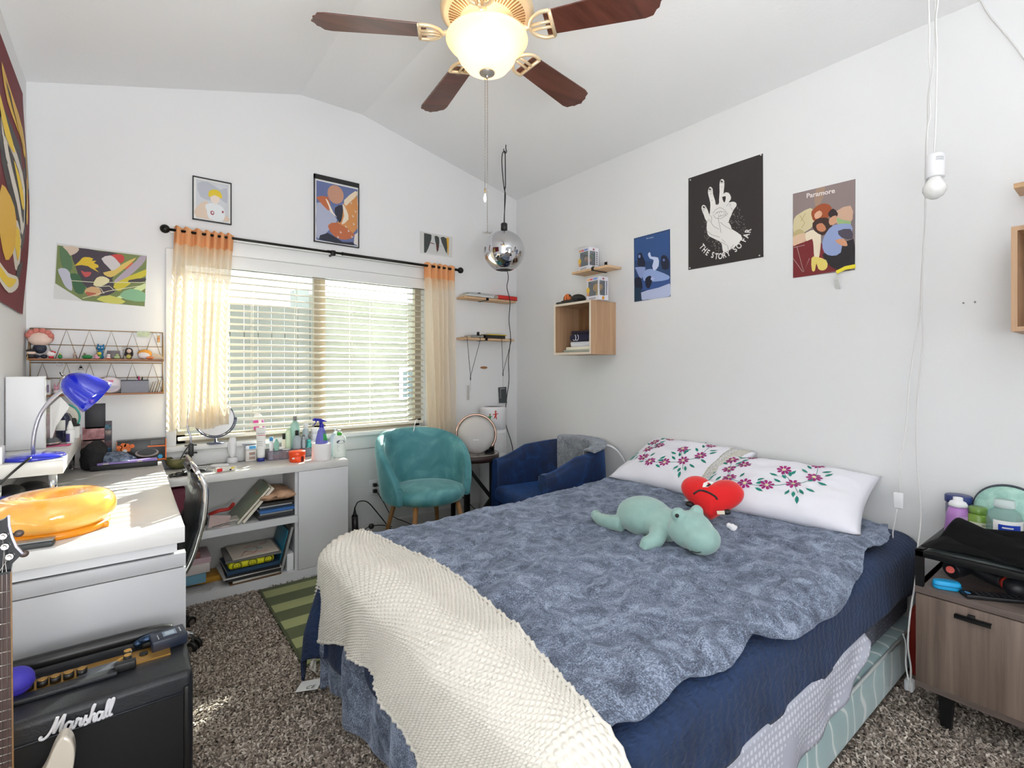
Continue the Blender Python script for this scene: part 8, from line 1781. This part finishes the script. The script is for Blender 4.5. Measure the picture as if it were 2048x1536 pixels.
layers(k, 'X', d, items)
A = sheet_on('X', d, .0022)(*Z(1397, 525)); B = sheet_on('X', d, .0022)(*Z(1722, 462)); w_ = (B - A); k.text('Paramore', plane_M(A, w_, (0, 0, 1)), w_.length / 4.35, colr('#e6dcd8'), bold=.0008)
obj('print', k, pt, local=False, recalc=False)
k = MB(); c = onX(1711, 540, XR-.004); pts = [onX(1711, 536, XR-.004), onX(1690, 540, XR-.012), onX(1672, 549, XR-.030), onX(1668, 560, XR-.03), onX(1672, 578, XR-.012)]
w2 = Vector((0, 0, .016))
for i in range(4):
    a_, b_ = pts[i], pts[i+1]; o_ = Vector((0, -.0, .018)) if i < 2 else Vector((0, -.018, 0)); k.prism([a_, b_, b_ + o_, a_ + (o_ if i != 2 else Vector((0, 0, .018)))], (-.0012, 0, 0), colr('#e0cf1c') if i < 2 else colr('#c9c8c4'))
single('paper_wristband', 'yellow and white paper wristband pinned at the lower corner of the colour poster', 'wristband', k)
# 3: blue poster
Q = [(1268, 477), (1340, 458), (1341, 593), (1269, 604)]
pt, k, d = paper('poster', 'narrow deep blue poster of figures lying on a pale couch', 'poster', 'X', Q, col='#23416f')
Y_ = lambda x, y: (1080 + x / 5.12, 440 + y / 5.12)
def Ys(l): return [Y_(*p) for p in l]
items = [('#2b4f86', Ys([(970, 200), (1320, 110), (1325, 420), (970, 420)])), ('#b4bede', smooth(Ys([(1030, 745), (1180, 700), (1328, 650), (1328, 780), (1100, 815), (1040, 815)]), 2)), ('#31508c', smooth(Ys([(1000, 620), (1150, 610), (1325, 580), (1325, 650), (1100, 720), (1000, 690)]), 2)), ('#8fa4d4', smooth(Ys([(1060, 530), (1130, 500), (1200, 520), (1320, 570), (1310, 610), (1180, 630), (1060, 620)]), 2)), ('#141b34', smooth(Ys([(1000, 350), (1040, 335), (1050, 370), (1075, 420), (1070, 480), (1005, 480), (1000, 410)]), 2)), ('#8b9ccc', smooth(Ys([(975, 485), (1060, 480), (1080, 500), (1040, 600), (1010, 570), (985, 510)]), 2)), ('#7084bc', oval(*Y_(1018, 372), 2.4, 3.4)),
 ('#c6d0ee', smooth(Ys([(1105, 350), (1128, 330), (1140, 375), (1210, 385), (1215, 470), (1170, 520), (1150, 470), (1165, 410), (1125, 395)]), 2)), ('#141b34', smooth(Ys([(1240, 380), (1280, 360), (1320, 410), (1318, 500), (1250, 500)]), 2)), ('#5f74b0', oval(*Y_(1268, 410), 2.4, 2.6)), ('#0f1630', smooth(Ys([(1080, 600), (1130, 570), (1150, 620), (1120, 700), (1085, 680)]), 2)), ('#a8b4de', oval(*Y_(1152, 602), 3.6, 3.4)), ('#10172e', smooth(Ys([(970, 600), (1030, 590), (1050, 700), (1000, 720), (972, 680)]), 2)), ('#16324c', Ys([(968, 700), (1030, 690), (1042, 820), (968, 836)]))]
layers(k, 'X', d, items)
A = sheet_on('X', d, .0022)(*Y_(1090, 191)); B = sheet_on('X', d, .0022)(*Y_(1178, 173)); w_ = B - A; k.text('the marías', plane_M(A, w_, (0, 0, 1)), w_.length / 5.0, colr('#d4dcf0'))
obj('print', k, pt, local=False, recalc=False)

def framed(label, Q, fw, items, dfr=.018, mat_c='#e2e1de', frc='#17171a', fin=None):
    c = [onY(u, v, YB-.012) for u, v in Q]; x0 = min(p.x for p in c); x1 = max(p.x for p in c); z1 = (c[0].z + c[1].z)/2; z0 = (c[2].z + c[3].z)/2
    t = thing('picture_frame', label, 'picture', ((x0+x1)/2, YB, z0)); k = MB(); m_ = mat('frame' + frc[1:], frc, .4)
    ft = fin or fw
    for a_, b_ in (((x0, z0), (x0+fw, z1)), ((x1-fw, z0), (x1, z1)), ((x0, z0), (x1, z0+fw)), ((x0, z1-ft), (x1, z1))): k.box((a_[0], YB-dfr, a_[1]), (b_[0], YB-.001, b_[1]), m_)
    obj('frame', k, t, local=False)
    k = MB(); k.box((x0+.001, YB-.009, z0+.001), (x1-.001, YB-.006, z1-.001), colr(mat_c)); fx = lambda s_, t_: (x0 + (x1-x0)*s_, z1 - (z1-z0)*t_)
    for i, (cc, pts) in enumerate(items): k.poly([Vector((fx(*p)[0], YB-.0091-.00008*i, fx(*p)[1])) for p in pts], colr(cc))
    obj('picture', k, t, local=False, recalc=False); return t
def N(pts, s=1.0): return smooth(pts, 2)
framed('thin black framed drawing of a yellow haired seated figure above the left curtain', [(386, 352), (463, 366), (461, 450), (385, 438)], .0055, [('#c9ccd0', [(.09, .06), (.92, .06), (.92, .95), (.09, .95)]), ('#b4b8c0', N([(.12, .15), (.4, .08), (.7, .2), (.88, .14), (.88, .5), (.7, .42), (.5, .5), (.2, .45)])), ('#d8c4b0', N([(.1, .7), (.35, .52), (.5, .7), (.88, .8), (.9, .93), (.1, .93)])), ('#dfe3e4', N([(.32, .62), (.5, .55), (.72, .58), (.82, .7), (.78, .93), (.42, .93), (.36, .75)])), ('#e4d5c8', oval(.57, .43, .12, .13)), ('#dcc02a', N([(.40, .38), (.42, .28), (.55, .22), (.70, .25), (.76, .38), (.70, .40), (.56, .35), (.44, .42)])), ('#a04454', oval(.50, .78, .05, .05)), ('#dfe3e4', oval(.505, .775, .025, .025)), ('#a04454', oval(.77, .72, .025, .03))])
framed('tall black framed print of an orange robed figure over pale clouds above the window', [(629, 348), (718, 367), (717, 495), (628, 484)], .006, [('#5e6a94', [(.05, .09), (.97, .09), (.97, .97), (.05, .97)]), ('#a6abc0', N([(.06, .42), (.3, .46), (.5, .62), (.42, .7), (.2, .9), (.06, .93)])), ('#c8884e', N([(.65, .35), (.95, .14), (.96, .62), (.94, .72), (.7, .88), (.45, .84), (.3, .72), (.5, .66), (.62, .55)])), ('#b4633c', N([(.07, .33), (.3, .3), (.36, .46), (.3, .5), (.1, .38)])), ('#b4633c', N([(.3, .74), (.5, .66), (.9, .8), (.7, .9), (.45, .88)])), ('#dccbb0', N([(.66, .30), (.92, .12), (.96, .18), (.78, .32), (.70, .38)])), ('#b98a72', oval(.47, .24, .18, .14)), ('#e0d3c0', N([(.62, .36), (.72, .45), (.76, .58), (.6, .68), (.66, .54)])), ('#252838', N([(.46, .44), (.62, .38), (.62, .55), (.56, .66), (.46, .54)])), ('#e6dccb', N([(.25, .34), (.32, .44), (.36, .52), (.5, .58), (.42, .52), (.3, .36)])), ('#252838', N([(.1, .96), (.3, .84), (.62, .94), (.85, .92), (.86, .97)])), ('#d8d0c8', [(.9, .8), (.97, .76), (.97, .96), (.88, .94)])] + [('#c8bcb0', [(x, y), (x+.05, y+.02), (x+.01, y+.04)]) for x, y in ((.8, .3), (.9, .42), (.84, .5), (.86, .62), (.74, .74), (.56, .78), (.82, .82), (.68, .68), (.5, .86))], fin=.030)
k = MB(); Q = [(848, 466), (898, 476), (897, 511), (848, 505)]
pt, k, d = paper('art_print', 'small unframed print of two dark drapes and a yellow edge by the right curtain', 'print', 'Y', [(840, 462), (905, 474), (904, 515), (840, 506)], col='#cfcecb')
q4 = lambda s_, t_: (848 + 50*s_, 466 + 10*s_ + (39 - 4*s_)*t_)
layers(k, 'Y', d, [(c, [q4(*p) for p in pts]) for c, pts in [('#c3c4c2', [(0, 0), (1, 0), (1, 1), (0, 1)]), ('#3a3f3c', N([(0, 0), (.3, .03), (.24, .5), (.1, .95), (0, 1)])), ('#3a3f3c', N([(.42, .06), (.6, .08), (.6, .6), (.52, .9), (.48, .5)])), ('#3a3f3c', N([(.66, .08), (.9, .06), (.92, .9), (.8, .6)])), ('#d8a62a', [(.9, 0), (1, 0), (1, 1), (.95, .95)]), ('#5a2c26', N([(.5, .5), (.56, .45), (.58, .8), (.5, .75)])), ('#7a3a30', [(.26, .42), (.42, .46), (.42, .5), (.26, .47)]), ('#9fb0b0', [(.64, .5), (.78, .55), (.66, .57)])]]); obj('print', k, pt, local=False, recalc=False)
# wide print on the left: generic green meadow with a golden burst
Q = [(113, 486), (294, 510), (290, 613), (107, 597)]
pt, k, d = paper('poster', 'wide unframed print of golden burst and green grass streaks at the left of the window', 'poster', 'Y', [(113, 486), (294, 510), (290, 613), (107, 597)], col='#cfcfcc')
g4 = lambda x, y: (90 + x / 9.31, 470 + y / 9.31)
def gs_(l): return [g4(*p) for p in l]
items = [('#6f7c44', gs_([(230, 190), (1895, 395), (1855, 1330), (700, 1220), (190, 900)])), ('#3b2f3a', smooth(gs_([(640, 240), (1000, 300), (1350, 350), (1380, 560), (1250, 820), (1300, 1060), (1000, 1130), (700, 900), (560, 560), (500, 380)]), 2)), ('#cdb8a4', smooth(gs_([(340, 210), (620, 230), (600, 320), (480, 380), (350, 380)]), 2)), ('#4f6f4a', smooth(gs_([(270, 240), (340, 230), (480, 400), (500, 640), (390, 680), (300, 520)]), 2)), ('#b7b7c4', smooth(gs_([(240, 640), (370, 620), (460, 700), (500, 900), (500, 1040), (380, 960), (300, 800)]), 2)), ('#2d5a34', smooth(gs_([(470, 720), (640, 740), (700, 900), (760, 960), (700, 1100), (560, 1060), (500, 860)]), 2)), ('#c23c34', smooth(gs_([(1220, 380), (1420, 360), (1480, 440), (1430, 520), (1330, 500)]), 2)), ('#c9c3c2', smooth(gs_([(1050, 440), (1220, 380), (1340, 470), (1420, 600), (1300, 700), (1180, 600)]), 2)), ('#cf5a3a', smooth(gs_([(1430, 580), (1560, 510), (1640, 520), (1520, 640)]), 2)), ('#d3b45c', smooth(gs_([(1080, 700), (1300, 650), (1440, 540), (1700, 420), (1560, 560), (1300, 760), (1180, 780)]), 2)), ('#a89aa6', smooth(gs_([(1290, 850), (1700, 480), (1760, 400), (1890, 400), (1800, 560), (1500, 820), (1360, 880)]), 2)),
 ('#d6b41f', gs_([(545, 575), (650, 480), (690, 430), (740, 410), (830, 415), (900, 440), (870, 480), (960, 480), (910, 520), (990, 560), (1000, 600), (930, 620), (1010, 700), (860, 620), (800, 580), (680, 560)])), ('#d9cfa0', smooth(gs_([(900, 930), (960, 800), (1080, 770), (1200, 830), (1160, 900), (1020, 960)]), 2)), ('#c8a070', smooth(gs_([(740, 1030), (860, 960), (1000, 990), (1050, 1080), (960, 1140), (780, 1110)]), 2)), ('#a9563a', smooth(gs_([(760, 1060), (860, 1070), (960, 1090), (880, 1140), (780, 1120)]), 2)), ('#b84848', smooth(gs_([(665, 660), (740, 690), (860, 690), (830, 760), (740, 780)]), 2)), ('#c4b62c', smooth(gs_([(1300, 900), (1880, 640), (1870, 760), (1600, 900), (1400, 1040), (1320, 1010)]), 2)), ('#c9d89a', smooth(gs_([(1300, 1180), (1500, 1080), (1860, 900), (1860, 1000), (1560, 1160)]), 2)), ('#3a3436', smooth(gs_([(1560, 840), (1870, 800), (1860, 860), (1600, 900)]), 2)), ('#7fae86', smooth(gs_([(1400, 1100), (1600, 1000), (1860, 1080), (1850, 1240), (1500, 1200)]), 2)), ('#c6c25a', smooth(gs_([(960, 1200), (1200, 1120), (1500, 1240), (1300, 1290)]), 2))]
for l in ([(490, 850), (900, 880), (1890, 885)], [(700, 1180), (1200, 1040), (1880, 930)], [(1100, 1090), (1040, 1000), (960, 970)], [(1290, 1030), (1200, 950), (1000, 960)]): items.append(('#d8d4b4', stroke(gs_(l), 1.2)))
layers(k, 'Y', d, items); obj('print', k, pt, local=False, recalc=False)
# maroon and gold cloth banner on the left wall
bn = thing('wall_banner', 'maroon cloth banner with gold and black ornament hanging on the left wall', 'banner', (XL+.02, 2.6, 1.5)); k = MB()
BY_0, BY_1, BZ0, BZ1 = 1.75, 3.27, 1.50, 2.545
def bsh(u, v, o=0):
    y = BY_0 + (BY_1 - BY_0) * u; z = BZ1 + (BZ0 - BZ1) * v + .02*(1-u)
    out = .008 + .030 * math.sin(PI * v) ** 1.5 * (.4 + .6*u) + .010 * math.sin(u*16 + v*3) * math.sin(PI*v)
    return Vector((XL + out + o, y + .05*math.sin(PI*v)*u*v, z))
MRN = mat('banner_maroon', '#6c1420', .75)
k.grid(bsh, 60, 40, MRN); obj('cloth', k, bn, local=False, recalc=False)
def bshape(k, c, pts, lvl=1):
    """flat applique following the cloth: fan of small strips"""
    P = [Vector(p) for p in spline([Vector((a, b, 0)) for a, b in pts], 3, closed=True)]; cx = sum((p.x for p in P)) / len(P); cy = sum((p.y for p in P)) / len(P); m_ = colr(c)
    for i in range(len(P)):
        a_, b_ = P[i], P[(i+1) % len(P)]; prev = [(cx, cy), (cx, cy)]
        for s_ in (.25, .5, .75, 1):
            cur = [(cx + (a_.x-cx)*s_, cy + (a_.y-cy)*s_), (cx + (b_.x-cx)*s_, cy + (b_.y-cy)*s_)]
            pts_ = [bsh(*prev[0], .0008*lvl), bsh(*prev[1], .0008*lvl), bsh(*cur[1], .0008*lvl), bsh(*cur[0], .0008*lvl)]
            if s_ == .25: pts_ = pts_[1:]
            k.poly(pts_, m_, True); prev = cur
k = MB(); BK = '#231c1a'; GO = '#d9a92c'; CR = '#d8cfc4'; YW = '#e8c21c'
for c, pts, l_ in ((BK, [(.80, .26), (.93, .20), (.985, .34), (.975, .46), (.88, .40), (.82, .34)], 1), (GO, [(.84, .24), (.94, .30), (.975, .42), (.95, .43), (.90, .34)], 2), (GO, [(.66, .10), (.78, .16), (.90, .26), (.84, .36), (.80, .30), (.70, .22)], 2), (BK, [(.70, .14), (.78, .20), (.84, .30), (.78, .26)], 3), (GO, [(.74, .16), (.80, .24), (.84, .32), (.80, .30), (.76, .22)], 4), (BK, [(.55, .28), (.72, .30), (.90, .46), (.93, .62), (.88, .74), (.74, .66), (.60, .50)], 1), (CR, [(.60, .34), (.70, .36), (.82, .50), (.88, .64), (.80, .68), (.68, .54)], 2), (BK, [(.66, .40), (.74, .46), (.84, .62), (.78, .62), (.70, .50)], 3), (YW, [(.70, .44), (.76, .50), (.81, .58), (.76, .58)], 4), (YW, [(.55, .26), (.64, .28), (.72, .40), (.64, .38)], 4), (CR, [(.70, .66), (.84, .70), (.88, .80), (.80, .84), (.70, .76)], 1), (YW, [(.74, .68), (.84, .74), (.82, .80), (.74, .76)], 2), (GO, [(.84, .44), (.93, .50), (.95, .60), (.90, .58)], 5), (GO, [(.60, .58), (.70, .62), (.74, .76), (.66, .84), (.58, .72)], 2), (BK, [(.84, .82), (.93, .78), (.88, .88), (.84, .88)], 2), (CR, [(.58, .86), (.70, .88), (.86, .86), (.88, .90), (.74, .95), (.60, .92)], 3), (YW, [(.60, .875), (.70, .895), (.84, .875), (.74, .93), (.60, .91)], 4)): bshape(k, c, pts, l_)
obj('ornament', k, bn, local=False, recalc=False)
# ------------------------------------------------------------------ carpet pile where the carpet shows
m, nt, b = _new('carpet_yarn'); g_ = nt.nodes.new('ShaderNodeNewGeometry')
r = _ramp(nt, g_.outputs['Random Per Island'], [(0, '#5d5047'), (.35, '#897b70'), (.7, '#ab9e92'), (1, '#cfc4b8')]); nt.links.new(r.outputs[0], b.inputs['Base Color']); b.inputs['Roughness'].default_value = .95
random.seed(11); V = []; Fc = []
def tuft(x, y):
    a = random.random() * 2*PI; ln = .011 + random.random() * .008; w = .0022 + random.random() * .0014; h = .008 + random.random() * .007
    cx_, sx2 = math.cos(a), math.sin(a); px__, py__ = -sx2 * w, cx_ * w; n = len(V)
    for t, hh, ww in ((0, .0, 1), (.45, h, 1.1), (1, h * (.75 + .3 * random.random()), .5)):
        V.append((x + cx_*ln*t + px__*ww, y + sx2*ln*t + py__*ww, hh + .001)); V.append((x + cx_*ln*t - px__*ww, y + sx2*ln*t - py__*ww, hh + .001))
    Fc.append((n, n+1, n+3, n+2)); Fc.append((n+2, n+3, n+5, n+4))
def pile(x0, x1, y0, y1, st, skip):
    y = y0
    while y < y1:
        x = x0
        while x < x1:
            xx = x + (random.random() - .5) * st; yy = y + (random.random() - .5) * st
            if not skip(xx, yy): tuft(xx, yy)
            x += st
        y += st
pile(.10, .95, .45, 3.06, .0062, lambda x, y: (x > rgx - .02 and y > rgy - .02) or (x > .70 and y > .62) or (x < .15 and y > 1.5))
pile(1.1, 2.70, -.9, .60, .0068, lambda x, y: dep((x, y)) < .45)
pile(.62, 2.7, 2.1, 3.42, .011, lambda x, y: (x > rgx - .02 and x < rgx + 1.16 and y < 3.05))
me = bpy.data.meshes.new('carpet_pile'); me.from_pydata(V, [], Fc); me.materials.append(m); me.polygons.foreach_set('use_smooth', [True] * len(Fc)); o = bpy.data.objects.new('carpet_pile', me); _link(o)
o['label'] = 'shaggy brown beige carpet pile covering the floor'; o['category'] = 'carpet'; o['kind'] = 'stuff'
